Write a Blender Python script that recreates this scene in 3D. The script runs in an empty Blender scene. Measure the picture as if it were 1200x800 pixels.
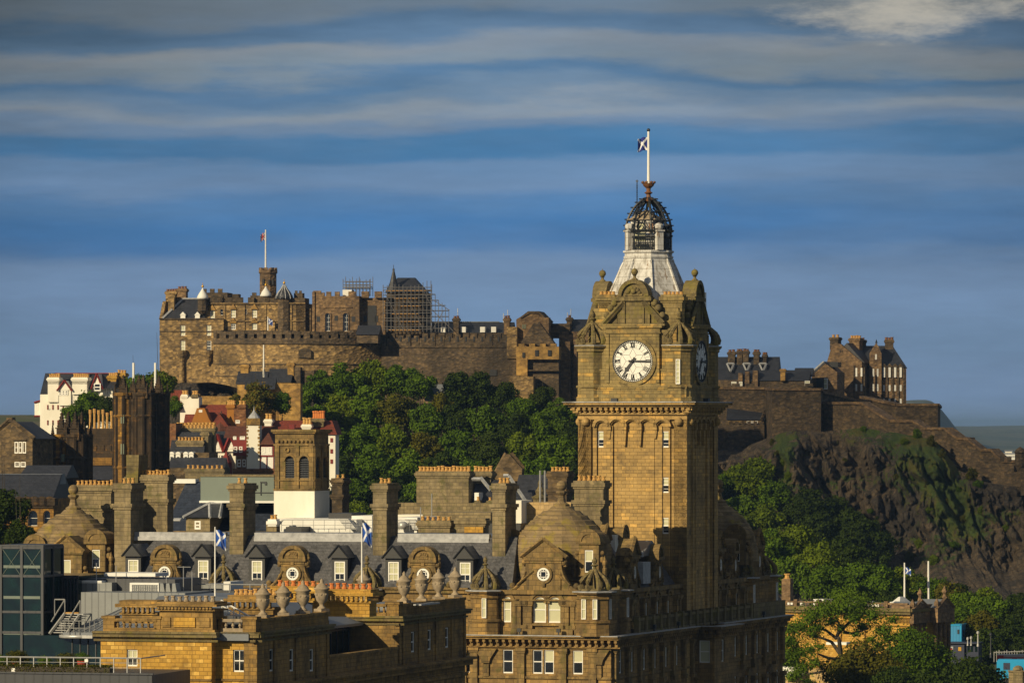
import bpy, math, random
import numpy as np
from mathutils import Matrix, Vector, noise as mnoise
R = math.radians
PI = math.pi
random.seed(7)

# ------------------------------------------------------------ camera, sky, sun
scene = bpy.context.scene
col = scene.collection
FPX = 6500.0            # focal length in pixels of a 1200 px wide picture
CAMZ = 40.0
cam_d = bpy.data.cameras.new('camera')
cam_d.sensor_width = 36.0
cam_d.lens = 36.0 * FPX / 1200.0
cam_d.shift_y = 97.0 / 1200.0
cam_d.clip_start = 1.0
cam_d.clip_end = 60000.0
cam = bpy.data.objects.new('camera', cam_d)
cam.location = (0, 0, CAMZ)
cam.rotation_euler = (R(90), 0, 0)
col.objects.link(cam)
scene.camera = cam

SUN_AZ = 43.0           # degrees to the left of straight behind the camera
SUN_EL = 23.0
sv = Vector((-math.sin(R(SUN_AZ)) * math.cos(R(SUN_EL)), -math.cos(R(SUN_AZ)) * math.cos(R(SUN_EL)), math.sin(R(SUN_EL))))
sun_d = bpy.data.lights.new('sun', 'SUN')
sun_d.energy = 4.9
sun_d.angle = R(0.5)
sun_d.color = (1.0, 0.81, 0.50)
sun = bpy.data.objects.new('sun', sun_d)
sun.rotation_euler = (-sv).to_track_quat('-Z', 'Y').to_euler()
sun.location = (-200, -200, 300)
col.objects.link(sun)

world = bpy.data.worlds.new('World')
scene.world = world
world.use_nodes = True
def build_world():
    nt = world.node_tree
    nt.nodes.clear()
    N = nt.nodes.new; L = nt.links.new
    out = N('ShaderNodeOutputWorld')
    sky = N('ShaderNodeTexSky'); sky.sky_type = 'NISHITA'; sky.sun_disc = False
    sky.sun_elevation = R(SUN_EL); sky.sun_rotation = R(180 + SUN_AZ)
    sky.altitude = 100; sky.air_density = 1.0; sky.dust_density = 1.0
    bg1 = N('ShaderNodeBackground'); bg1.inputs['Strength'].default_value = 0.05
    L(sky.outputs[0], bg1.inputs['Color'])
    tc = N('ShaderNodeTexCoord')
    sep = N('ShaderNodeSeparateXYZ'); L(tc.outputs['Generated'], sep.inputs[0])
    def math_(op, a, b=None, c=None):
        m = N('ShaderNodeMath'); m.operation = op
        for i, x in enumerate((a, b, c)):
            if x is None: continue
            if isinstance(x, (int, float)): m.inputs[i].default_value = x
            else: L(x, m.inputs[i])
        return m.outputs[0]
    def noise(sx, sz, detail, rough, seed):
        cx = N('ShaderNodeCombineXYZ')
        L(math_('MULTIPLY', sep.outputs['X'], sx), cx.inputs[0])
        cx.inputs[1].default_value = seed
        L(math_('MULTIPLY', sep.outputs['Z'], sz), cx.inputs[2])
        n = N('ShaderNodeTexNoise'); n.inputs['Scale'].default_value = 1
        n.inputs['Detail'].default_value = detail; n.inputs['Roughness'].default_value = rough
        L(cx.outputs[0], n.inputs['Vector'])
        return n.outputs['Fac']
    n1 = noise(9, 60, 3, .5, 1.3)
    n2 = noise(30, 260, 4, .55, 7.7)
    # elevation of the cloud banks, bent by the noise
    t = math_('MULTIPLY', sep.outputs['Z'], 1 / 0.0766)
    zcl = math_('MINIMUM', math_('MAXIMUM', sep.outputs['Z'], 0.0), .08)
    amp = math_('ADD', .05, math_('MULTIPLY', zcl, 3.2))
    t = math_('ADD', t, math_('MULTIPLY', math_('SUBTRACT', n1, .5), amp))
    n5 = noise(26, 120, 6, .62, 4.4)
    t = math_('ADD', t, math_('MULTIPLY', math_('SUBTRACT', n5, .5), math_('MULTIPLY', amp, .42)))
    t = math_('ADD', t, math_('MULTIPLY', math_('SUBTRACT', n2, .5), .035))
    t = math_('SUBTRACT', t, math_('MULTIPLY', sep.outputs['X'], .10))
    r = N('ShaderNodeValToRGB'); r.color_ramp.interpolation = 'EASE'
    L(t, r.inputs[0])
    def lin(c):
        return tuple(((x / 255 + .055) / 1.055) ** 2.4 if x > 10 else x / 255 / 12.92 for x in c) + (1,)
    # fraction of the picture height above the horizon -> colour of the cloud bank there
    stops = [(0.0, (116, 138, 166)), (.06, (112, 136, 168)), (.20, (111, 140, 173)), (.32, (113, 141, 176)), (.375, (110, 139, 175)),
             (.44, (68, 117, 169)), (.475, (64, 118, 172)), (.52, (80, 126, 174)), (.56, (106, 138, 176)), (.61, (100, 136, 176)),
             (.645, (56, 118, 168)), (.685, (60, 120, 168)), (.72, (112, 136, 164)), (.75, (142, 152, 162)), (.785, (104, 130, 156)),
             (.81, (78, 116, 152)), (.845, (124, 138, 150)), (.885, (134, 142, 150)), (.925, (86, 116, 146)), (.96, (74, 104, 134)), (1.0, (104, 118, 132))]
    cr = r.color_ramp
    cr.elements[0].position = stops[0][0]; cr.elements[0].color = lin(stops[0][1])
    cr.elements[1].position = 1.0; cr.elements[1].color = lin(stops[-1][1])
    for p, c in stops[1:-1]:
        e = cr.elements.new(p); e.color = lin(c)
    # the banks fade out and merge in places
    fm = N('ShaderNodeMapRange'); L(noise(12, 46, 4, .6, 6.1), fm.inputs[0]); fm.inputs[1].default_value = .42; fm.inputs[2].default_value = .68; fm.inputs[4].default_value = .5
    fx = N('ShaderNodeMix'); fx.data_type = 'RGBA'; L(fm.outputs[0], fx.inputs['Factor']); L(r.outputs[0], fx.inputs['A']); fx.inputs['B'].default_value = lin((100, 132, 168))
    # broad lighter and darker patches along each bank
    n3 = noise(16, 90, 7, .62, 3.1)
    n4 = noise(60, 420, 3, .6, 5.5)
    k = math_('ADD', math_('MULTIPLY', n3, .62), math_('MULTIPLY', n4, .20))
    k = math_('ADD', k, .60)
    # vignette painted into the sky: darker towards both upper corners
    ex = math_('MULTIPLY', math_('MULTIPLY', sep.outputs['X'], sep.outputs['X']), 62.0)
    k = math_('SUBTRACT', k, math_('MULTIPLY', math_('MINIMUM', ex, .6), math_('MULTIPLY', zcl, 11.0)))
    mul = N('ShaderNodeVectorMath'); mul.operation = 'SCALE'
    L(fx.outputs['Result'], mul.inputs[0]); L(k, mul.inputs['Scale'])
    # a lit cream cloud high up on the right, and thin cream streaks
    dx = math_('MULTIPLY', math_('SUBTRACT', sep.outputs['X'], .071), 1 / .020)
    dz = math_('MULTIPLY', math_('SUBTRACT', sep.outputs['Z'], .0742), 1 / .0050)
    d2 = math_('ADD', math_('MULTIPLY', dx, dx), math_('MULTIPLY', dz, dz))
    d2 = math_('ADD', d2, math_('MULTIPLY', math_('SUBTRACT', noise(55, 190, 7, .66, 9.2), .5), 4.5))
    g = N('ShaderNodeMapRange'); g.interpolation_type = 'SMOOTHERSTEP'
    L(d2, g.inputs[0]); g.inputs[1].default_value = 1.9; g.inputs[2].default_value = -.6
    g.inputs[3].default_value = 0; g.inputs[4].default_value = .75
    mx = N('ShaderNodeMix'); mx.data_type = 'RGBA'
    L(g.outputs[0], mx.inputs['Factor']); L(mul.outputs[0], mx.inputs['A']); mx.inputs['B'].default_value = lin((198, 190, 174))
    # overhead the layer thins to a bright grey
    hi = N('ShaderNodeMapRange'); L(sep.outputs['Z'], hi.inputs[0]); hi.inputs[1].default_value = .09; hi.inputs[2].default_value = .35
    mx2 = N('ShaderNodeMix'); mx2.data_type = 'RGBA'; L(hi.outputs[0], mx2.inputs['Factor']); L(mx.outputs['Result'], mx2.inputs['A']); mx2.inputs['B'].default_value = lin((108, 112, 118))
    mx = mx2
    bg2 = N('ShaderNodeBackground'); bg2.inputs['Strength'].default_value = 1.03
    L(mx.outputs['Result'], bg2.inputs['Color'])
    add = N('ShaderNodeAddShader')
    # clear Nishita air shows through behind the cloud layer
    mixs = N('ShaderNodeMixShader'); mixs.inputs[0].default_value = .93
    L(bg1.outputs[0], mixs.inputs[1]); L(bg2.outputs[0], mixs.inputs[2])
    L(mixs.outputs[0], out.inputs['Surface'])
build_world()
scene.view_settings.view_transform = 'Standard'
scene.view_settings.look = 'None'
scene.view_settings.exposure = 0.0
scene.view_settings.gamma = 1.0
scene.cycles.max_bounces = 6
scene.cycles.diffuse_bounces = 2
scene.cycles.use_denoising = True

# ------------------------------------------------------------ helpers
def tag(o, label=None, cat=None, group=None, kind=None):
    if label: o['label'] = label
    if cat: o['category'] = cat
    if group: o['group'] = group
    if kind: o['kind'] = kind
    return o

class Frame:
    """a building's own axes: u to the right along its front, v into depth, z up; px/py are measured on the photograph"""
    def __init__(s, px, Y, th=0.0, zb=0.0):
        s.X = (px - 600) / FPX * Y; s.Y = Y; s.th = R(th); s.c = math.cos(s.th); s.s = math.sin(s.th); s.zb = zb
    def u(s, px, v=0.0):
        k = (px - 600) / FPX
        return (k * (s.Y + v * s.c) - s.X - v * s.s) / (s.c + k * s.s)
    def v(s, px, u=0.0):
        k = (px - 600) / FPX
        return (s.X + u * s.c - k * (s.Y - u * s.s)) / (k * s.c - s.s)
    def z(s, py, u=0.0, v=0.0):
        return CAMZ + (497 - py) / FPX * (s.Y - u * s.s + v * s.c) - s.zb
    def place(s, o):
        o.location = (s.X, s.Y, s.zb); o.rotation_euler = (0, 0, -s.th)

def thing(name, F, label, cat, group=None):
    o = bpy.data.objects.new(name, None); col.objects.link(o)
    o.empty_display_size = 2
    F.place(o)
    return tag(o, label, cat, group)

class MB:
    def __init__(s):
        s.V = []; s.Fc = []; s.M = []; s.S = []; s.T = Matrix.Identity(4)
    def add(s, vs, fs, m=0, smooth=False):
        b = len(s.V); T = s.T
        s.V.extend([tuple(T @ Vector(v)) for v in vs])
        for f in fs:
            s.Fc.append(tuple(b + i for i in f)); s.M.append(m); s.S.append(smooth)
    def box(s, x0, x1, y0, y1, z0, z1, m=0):
        if x1 < x0: x0, x1 = x1, x0
        if y1 < y0: y0, y1 = y1, y0
        if z1 < z0: z0, z1 = z1, z0
        s.frus((x0, x1, y0, y1), (x0, x1, y0, y1), z0, z1, m)
    def frus(s, a, b, z0, z1, m=0):
        v = [(a[0], a[2], z0), (a[1], a[2], z0), (a[1], a[3], z0), (a[0], a[3], z0), (b[0], b[2], z1), (b[1], b[2], z1), (b[1], b[3], z1), (b[0], b[3], z1)]
        s.add(v, [(3, 2, 1, 0), (4, 5, 6, 7), (0, 1, 5, 4), (1, 2, 6, 5), (2, 3, 7, 6), (3, 0, 4, 7)], m)
    def prism(s, poly, ax, t0, t1, m=0):
        """polygon in the plane across axis ax ('y': points are (x,z); 'x': (y,z); 'z': (x,y))"""
        if t1 < t0: t0, t1 = t1, t0
        def P(p, t):
            return (p[0], t, p[1]) if ax == 'y' else (t, p[0], p[1]) if ax == 'x' else (p[0], p[1], t)
        ar = sum(poly[i][0] * poly[(i + 1) % len(poly)][1] - poly[(i + 1) % len(poly)][0] * poly[i][1] for i in range(len(poly)))
        if ar < 0: poly = poly[::-1]
        n = len(poly)
        vs = [P(p, t0) for p in poly] + [P(p, t1) for p in poly]
        fs = [tuple(range(n)), tuple(range(2 * n - 1, n - 1, -1))] + [(i, n + i, n + (i + 1) % n, (i + 1) % n) for i in range(n)]
        if ax != 'y': fs = [f[::-1] for f in fs]
        s.add(vs, fs, m)
    def lathe(s, prof, c=(0, 0, 0), n=12, m=0, smooth=None, rot=0.0, a0=0.0, a1=360.0, sy=1.0):
        full = abs(a1 - a0) >= 359.9
        k = n if full else n + 1
        vs = []
        for r, z in prof:
            for i in range(k):
                a = R(a0 + (a1 - a0) * i / n + rot)
                vs.append((c[0] + r * math.cos(a), c[1] + r * math.sin(a) * sy, c[2] + z))
        fs = []
        for j in range(len(prof) - 1):
            for i in range(n):
                i2 = (i + 1) % k
                fs.append((j * k + i, j * k + i2, (j + 1) * k + i2, (j + 1) * k + i))
        if prof[0][0] > 1e-4: fs.append(tuple(range(k))[::-1])
        if prof[-1][0] > 1e-4: fs.append(tuple((len(prof) - 1) * k + i for i in range(k)))
        s.add(vs, fs, m, (n > 10) if smooth is None else smooth)
    def tube(s, pts, r, n=5, m=0):
        if isinstance(r, (int, float)): r = [r] * len(pts)
        P = [Vector(p) for p in pts]
        vs = []
        for i, p in enumerate(P):
            d = (P[min(i + 1, len(P) - 1)] - P[max(i - 1, 0)])
            if d.length < 1e-6: d = Vector((0, 0, 1))
            d.normalize()
            a = d.cross(Vector((0, 0, 1)) if abs(d.z) < .95 else Vector((1, 0, 0))).normalized(); b = d.cross(a)
            for j in range(n):
                t = 2 * PI * j / n
                vs.append(tuple(p + a * (r[i] * math.cos(t)) + b * (r[i] * math.sin(t))))
        fs = [(i * n + j, (i + 1) * n + j, (i + 1) * n + (j + 1) % n, i * n + (j + 1) % n) for i in range(len(P) - 1) for j in range(n)]
        fs += [tuple(range(n)), tuple(range((len(P) - 1) * n, len(P) * n))[::-1]]
        s.add(vs, fs, m, n > 6)
    def bar(s, a, b, w, m=0):
        s.tube([a, b], w * .707, 4, m)
    def ball(s, c, r, m=0, n=10, sz=1.0):
        s.lathe([(r * math.sin(PI * i / 6), -r * sz * math.cos(PI * i / 6)) for i in range(7)], c, n, m, True)
    def gable(s, x0, x1, y0, y1, z0, zr, ridge='x', m=0, me=None, over=0.0):
        """solid gable roof; me = material of the gable ends"""
        if me is None: me = m
        if ridge == 'x':
            ym = (y0 + y1) / 2
            v = [(x0, y0, z0), (x1, y0, z0), (x1, y1, z0), (x0, y1, z0), (x0, ym, zr), (x1, ym, zr)]
            s.add(v, [(0, 1, 5, 4), (2, 3, 4, 5), (3, 2, 1, 0)], m); s.add(v, [(3, 0, 4), (1, 2, 5)], me)
        else:
            xm = (x0 + x1) / 2
            v = [(x0, y0, z0), (x1, y0, z0), (x1, y1, z0), (x0, y1, z0), (xm, y0, zr), (xm, y1, zr)]
            s.add(v, [(1, 2, 5, 4), (3, 0, 4, 5), (3, 2, 1, 0)], m); s.add(v, [(0, 1, 4), (2, 3, 5)], me)
    def wall(s, x0, x1, z0, z1, holes=(), y=0.0, m=0, dep=.3):
        """a wall sheet at depth y with real openings and reveals; holes (x0,x1,z0,z1,arched)"""
        xs = sorted({x0, x1, *[min(max(h[i], x0), x1) for h in holes for i in (0, 1)]})
        zs = sorted({z0, z1, *[min(max(h[i], z0), z1) for h in holes for i in (2, 3)]})
        vs = []; fs = []
        for i in range(len(xs) - 1):
            for j in range(len(zs) - 1):
                cx = (xs[i] + xs[i + 1]) / 2; cz = (zs[j] + zs[j + 1]) / 2
                if any(h[0] < cx < h[1] and h[2] < cz < h[3] for h in holes): continue
                b = len(vs)
                vs += [(xs[i], y, zs[j]), (xs[i + 1], y, zs[j]), (xs[i + 1], y, zs[j + 1]), (xs[i], y, zs[j + 1])]
                fs.append((b, b + 1, b + 2, b + 3))
        for h in holes:
            a, b_, c, d = h[:4]; e = y + dep
            b = len(vs)
            vs += [(a, y, c), (b_, y, c), (b_, y, d), (a, y, d), (a, e, c), (b_, e, c), (b_, e, d), (a, e, d)]
            fs += [(b, b + 4, b + 5, b + 1), (b + 1, b + 5, b + 6, b + 2), (b + 2, b + 6, b + 7, b + 3), (b + 3, b + 7, b + 4, b)]
            if len(h) > 4 and h[4]:
                r = (b_ - a) / 2; xm = (a + b_) / 2; zc = d - r; K = 6
                for sg in (-1, 1):
                    pts = [(xm + sg * r, d)] + [(xm + sg * r * math.sin(PI / 2 * k / K), zc + r * math.cos(PI / 2 * k / K)) for k in range(K + 1)]
                    s.prism(pts, 'y', y + .002, y + dep, m)
        s.add(vs, fs, m)
    def body(s, x0, x1, y0, y1, z0, z1, front=(), side=(), m=0, left=(), dep=.3, top=True):
        s.wall(x0, x1, z0, z1, front, y0, m, dep)
        T = s.T
        s.T = T @ SD(x1); s.wall(y0, y1, z0, z1, side, 0, m, dep)
        s.T = T @ LF(x0); s.wall(-y1, -y0, z0, z1, left, 0, m, dep)
        s.T = T
        s.add([(x0, y1, z0), (x1, y1, z0), (x1, y1, z1), (x0, y1, z1)], [(1, 0, 3, 2)], m)
        if top: s.add([(x0, y0, z1), (x1, y0, z1), (x1, y1, z1), (x0, y1, z1)], [(0, 1, 2, 3)], m)
    def cren(s, x0, x1, y0, y1, z, h, pitch, m=0, axis='x', gap=.45):
        L = (x1 - x0) if axis == 'x' else (y1 - y0)
        n = max(1, int(round(abs(L) / pitch)))
        for i in range(n):
            a = (i + gap / 2) / n; b = (i + 1 - gap / 2) / n
            if axis == 'x': s.box(x0 + L * a, x0 + L * b, y0, y1, z, z + h, m)
            else: s.box(x0, x1, y0 + L * a, y0 + L * b, z, z + h, m)
    def arc(s, xc, zc, r0, r1, y0, y1, a0=0, a1=180, n=12, m=0, sz=1.0):
        """an arch ring in the x-z plane"""
        vs = []
        for i in range(n + 1):
            a = R(a0 + (a1 - a0) * i / n); ca = math.cos(a); sa = math.sin(a) * sz
            vs += [(xc + r0 * ca, y0, zc + r0 * sa), (xc + r1 * ca, y0, zc + r1 * sa), (xc + r1 * ca, y1, zc + r1 * sa), (xc + r0 * ca, y1, zc + r0 * sa)]
        fs = []
        for i in range(n):
            b = i * 4
            for j in range(4): fs.append((b + j, b + (j + 1) % 4, b + 4 + (j + 1) % 4, b + 4 + j))
        fs += [(3, 2, 1, 0), tuple(n * 4 + j for j in range(4))]
        s.add(vs, fs, m)
    def mark(s): s.marks = getattr(s, 'marks', []) + [(len(s.V), len(s.Fc))]
    def build_each(s, name, mats, parent=None):
        """one object for every stretch between two marks"""
        mk = getattr(s, 'marks', []) + [(len(s.V), len(s.Fc))]; v0 = f0 = 0
        for v1, f1 in mk:
            if f1 > f0:
                q = MB(); q.V = s.V[v0:v1]; q.Fc = [tuple(i - v0 for i in f) for f in s.Fc[f0:f1]]; q.M = s.M[f0:f1]; q.S = s.S[f0:f1]; o = q.build(name, mats, parent)
            v0, f0 = v1, f1
        return o
    def build(s, name, mats, parent=None, fixn=True):
        me = bpy.data.meshes.new(name)
        me.from_pydata(s.V, [], s.Fc)
        if not isinstance(mats, (list, tuple)): mats = [mats]
        for m_ in mats: me.materials.append(m_)
        me.polygons.foreach_set('material_index', s.M)
        me.polygons.foreach_set('use_smooth', s.S)
        me.update()
        o = bpy.data.objects.new(name, me); col.objects.link(o)
        if parent: o.parent = parent
        return o

def SD(u1): return Matrix.Translation((u1, 0, 0)) @ Matrix.Rotation(R(90), 4, 'Z')
def LF(u0): return Matrix.Translation((u0, 0, 0)) @ Matrix.Rotation(R(-90), 4, 'Z')
def TR(x, y, z=0): return Matrix.Translation((x, y, z))
def RZ(a): return Matrix.Rotation(R(a), 4, 'Z')

def kids(o): return [c for c in col.objects if c.parent == o]
_kids = {}
def copy_tree(o, parent=None, M=None):
    c = o.copy(); col.objects.link(c)
    if parent is not None: c.parent = parent
    if M is not None: c.matrix_basis = M
    ch = _kids.get(o.name)
    if ch is None: ch = _kids[o.name] = kids(o)
    for k in ch: copy_tree(k, c)
    return c
def put(mesh_obj, parent, M=None, name=None):
    c = mesh_obj.copy(); col.objects.link(c); c.parent = parent
    if M is not None: c.matrix_basis = M
    if name: c.name = name
    return c

# ------------------------------------------------------------ materials
def srgb(r, g, b, a=1.0):
    f = lambda x: ((x / 255 + .055) / 1.055) ** 2.4 if x > 10 else x / 255 / 12.92
    return (f(r), f(g), f(b), a)
class NT:
    def __init__(s, name):
        s.m = bpy.data.materials.new(name); s.m.use_nodes = True
        s.t = s.m.node_tree; s.b = s.t.nodes['Principled BSDF']
        s.co = s.t.nodes.new('ShaderNodeTexCoord').outputs['Object']
    def n(s, typ, **kw):
        x = s.t.nodes.new(typ)
        for k, v in kw.items():
            if hasattr(x, k): setattr(x, k, v)
            else: s.set(x.inputs[k.replace('_', ' ')], v)
        return x
    def set(s, inp, v):
        if isinstance(v, bpy.types.NodeSocket): s.t.links.new(v, inp)
        elif isinstance(v, tuple) and len(v) == 3 and inp.type == 'RGBA': inp.default_value = v + (1,)
        else: inp.default_value = v
    def math(s, op, a, b=0.0, clamp=False):
        x = s.t.nodes.new('ShaderNodeMath'); x.operation = op; x.use_clamp = clamp
        s.set(x.inputs[0], a); s.set(x.inputs[1], b); return x.outputs[0]
    def noise(s, scale, detail=3, rough=.55, vec=None, stretch=None):
        v = vec or s.co
        if stretch:
            mp = s.t.nodes.new('ShaderNodeMapping'); mp.inputs['Scale'].default_value = stretch; s.set(mp.inputs[0], v); v = mp.outputs[0]
        x = s.t.nodes.new('ShaderNodeTexNoise'); x.inputs['Scale'].default_value = scale; x.inputs['Detail'].default_value = detail
        x.inputs['Roughness'].default_value = rough; s.set(x.inputs['Vector'], v); return x.outputs['Fac']
    def ramp(s, fac, stops):
        x = s.t.nodes.new('ShaderNodeValToRGB'); s.set(x.inputs[0], fac); e = x.color_ramp.elements
        e[0].position = stops[0][0]; e[0].color = stops[0][1]; e[1].position = stops[-1][0]; e[1].color = stops[-1][1]
        for p, c in stops[1:-1]: k = e.new(p); k.color = c
        return x.outputs[0]
    def rng(s, fac, a, b, c=0.0, d=1.0):
        x = s.t.nodes.new('ShaderNodeMapRange'); s.set(x.inputs[0], fac)
        for i, v in enumerate((a, b, c, d)): x.inputs[i + 1].default_value = v
        return x.outputs[0]
    def mix(s, f, a, b, mode='MIX'):
        x = s.t.nodes.new('ShaderNodeMix'); x.data_type = 'RGBA'; x.blend_type = mode
        s.set(x.inputs['Factor'], f); s.set(x.inputs['A'], a); s.set(x.inputs['B'], b); return x.outputs['Result']
    def bump(s, h, dist=.05, strength=.6):
        x = s.t.nodes.new('ShaderNodeBump'); x.inputs['Strength'].default_value = strength; x.inputs['Distance'].default_value = dist
        s.set(x.inputs['Height'], h); s.t.links.new(x.outputs[0], s.b.inputs['Normal'])
    def wallvec(s):
        sp = s.t.nodes.new('ShaderNodeSeparateXYZ'); s.set(sp.inputs[0], s.co)
        cb = s.t.nodes.new('ShaderNodeCombineXYZ')
        s.set(cb.inputs[0], s.math('ADD', sp.outputs[0], sp.outputs[1])); s.set(cb.inputs[1], sp.outputs[2]); return cb.outputs[0]
    def done(s, c, rough=.85, metal=0.0):
        s.set(s.b.inputs['Base Color'], c); s.set(s.b.inputs['Roughness'], rough); s.b.inputs['Metallic'].default_value = metal
        return s.m

def ashlar(name, a, b, dark, bw=.95, bh=.42, soot=.5, moss=None, mossamt=.3, warm=None, streak=.5):
    """coursed stone: every block its own tone, soot in blotches and run-down streaks, lichen"""
    t = NT(name); wv = t.wallvec()
    def brick(c1, c2, mo, off):
        k = t.n('ShaderNodeTexBrick'); k.offset = .5; t.set(k.inputs['Vector'], wv)
        t.set(k.inputs['Color1'], c1); t.set(k.inputs['Color2'], c2); t.set(k.inputs['Mortar'], mo)
        k.inputs['Scale'].default_value = 1; k.inputs['Mortar Size'].default_value = .018; k.inputs['Brick Width'].default_value = bw; k.inputs['Row Height'].default_value = bh
        k.inputs['Bias'].default_value = off
        return k
    k1 = brick(a, b, tuple(x * .55 for x in b[:3]) + (1,), 0)
    c = k1.outputs['Color']
    if warm:   # scattered replaced blocks of fresher stone
        k2 = brick((0, 0, 0, 1), (1, 1, 1, 1), (0, 0, 0, 1), 0)
        w = t.rng(k2.outputs['Color'], .66, .86); w = t.math('MULTIPLY', w, t.rng(t.noise(.5, 3), .44, .56))
        c = t.mix(w, c, warm)
    k3 = brick((0, 0, 0, 1), (1, 1, 1, 1), (.5, .5, .5, 1), 0); k3.offset_frequency = 3
    c = t.mix(t.rng(k3.outputs['Color'], .0, .3, .55, 0), c, dark)
    s1 = t.rng(t.noise(.55, 5, .65), .62 - soot * .25, .78 - soot * .18)
    s2 = t.rng(t.noise(1.0, 4, .6, stretch=(1.6, 1.6, .14)), .64 - streak * .2, .76 - streak * .16)
    s = t.math('MAXIMUM', s1, t.math('MULTIPLY', s2, .75))
    c = t.mix(t.math('MULTIPLY', s, .85), c, dark)
    # broad weathering: paler washed faces and grey-olive grime
    c = t.mix(t.rng(t.noise(.17, 4, .6), .5, .72, 0, .5), c, tuple(x * .42 for x in (b[0], b[1] * 1.08, b[2] * 1.15)) + (1,))
    c = t.mix(t.rng(t.noise(.23, 5, .7), .52, .68, 0, .35), c, (min(1, a[0] * 1.3), min(1, a[1] * 1.38), min(1, a[2] * 1.7), 1))
    fine = t.noise(3.2, 5, .8); c = t.mix(t.rng(fine, .4, .68, 0, .6), c, tuple(x * .55 for x in a[:3]) + (1,))
    if moss:
        mm = t.rng(t.noise(.8, 4, .6), .66 - mossamt * .3, .76 - mossamt * .2)
        c = t.mix(t.math('MULTIPLY', mm, .8), c, moss)
    h = t.math('ADD', t.math('MULTIPLY', k1.outputs['Fac'], -.6), t.math('MULTIPLY', fine, .5)); t.bump(h, .06, .7)
    return t.done(c, .9)

def rubble(name, cols, scale=1.2,  dark=(.02, .017, .014, 1), soot=.5, joint=.3):
    """random rubble walling, stones of mixed tone"""
    t = NT(name)
    v = t.n('ShaderNodeTexVoronoi'); v.inputs['Scale'].default_value = scale
    mp = t.n('ShaderNodeMapping'); mp.inputs['Scale'].default_value = (1, 1, 1.7); t.set(mp.inputs[0], t.co); t.set(v.inputs['Vector'], mp.outputs[0])
    sp = t.n('ShaderNodeSeparateColor'); t.set(sp.inputs[0], v.outputs['Color'])
    n = len(cols); c = t.ramp(sp.outputs[0], [(i / (n - 1), k) for i, k in enumerate(cols)])
    c = t.mix(t.rng(v.outputs['Distance'], .45, .75, 0, joint), c, dark)
    s1 = t.rng(t.noise(.11, 5, .68), .63 - soot * .3, .8 - soot * .25)
    s2 = t.rng(t.noise(.35, 4, .6, stretch=(1, 1, .2)), .68 - soot * .2, .84 - soot * .16)
    c = t.mix(t.math('MULTIPLY', t.math('MAXIMUM', s1, s2), .8), c, dark)
    c = t.mix(t.rng(t.noise(.8, 6, .85), .46, .62, 0, .75), c, tuple(x * .32 for x in cols[0][:3]) + (1,))
    c = t.mix(t.rng(t.noise(.45, 6, .85, stretch=(1.1, 1.1, 1.5)), .56, .68, 0, .55), c, tuple(min(1, x * 1.35) for x in cols[2][:3]) + (1,))
    t.bump(v.outputs['Distance'], .25, .6)
    return t.done(c, .92)

def slate(name, a, b, rough=.55, bw=.5, bh=.28, patch=.5):
    t = NT(name); wv = t.wallvec()
    k = t.n('ShaderNodeTexBrick'); t.set(k.inputs['Vector'], wv); t.set(k.inputs['Color1'], a); t.set(k.inputs['Color2'], b)
    t.set(k.inputs['Mortar'], tuple(x * .4 for x in a[:3]) + (1,)); k.inputs['Scale'].default_value = 1; k.inputs['Mortar Size'].default_value = .02
    k.inputs['Brick Width'].default_value = bw; k.inputs['Row Height'].default_value = bh
    c = t.mix(t.rng(t.noise(.7, 5, .7), .35, .7, 0, patch), k.outputs['Color'], tuple(x * 1.7 for x in b[:3]) + (1,))
    c = t.mix(t.rng(t.noise(2.2, 6, .85), .47, .60, 0, .7), c, tuple(x * .4 for x in a[:3]) + (1,))
    c = t.mix(t.rng(t.noise(3.1, 5, .85, stretch=(1, 1, 1.4)), .55, .66, 0, patch), c, tuple(x * 2.3 for x in b[:3]) + (1,))
    t.bump(k.outputs['Fac'], .03, -.5)
    return t.done(c, rough)

def plain(name, a, b=None, rough=.7, metal=0.0, scale=1.5, amt=.6, stretch=None, bumpd=0.0):
    t = NT(name); b = b or tuple(x * .7 for x in a[:3]) + (1,)
    f = t.noise(scale, 4, .6, stretch=stretch); c = t.mix(t.rng(f, .35, .7, 0, amt), a, b)
    if bumpd: t.bump(f, bumpd, .5)
    return t.done(c, rough, metal)

def grooved(name, a, b, pitch=.6, axis=0, rough=.5, metal=0.0):
    """sheet metal with standing seams"""
    t = NT(name); sp = t.n('ShaderNodeSeparateXYZ'); t.set(sp.inputs[0], t.co)
    x = sp.outputs[axis] if axis < 3 else t.math('ADD', sp.outputs[0], sp.outputs[1])
    f = t.math('FRACT', t.math('DIVIDE', x, pitch)); g = t.math('LESS_THAN', f, .16)
    c = t.mix(g, a, b); c = t.mix(t.rng(t.noise(.8, 4), .35, .7, 0, .4), c, tuple(q * .65 for q in a[:3]) + (1,))
    t.bump(g, .04, .5)
    return t.done(c, rough, metal)

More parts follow.
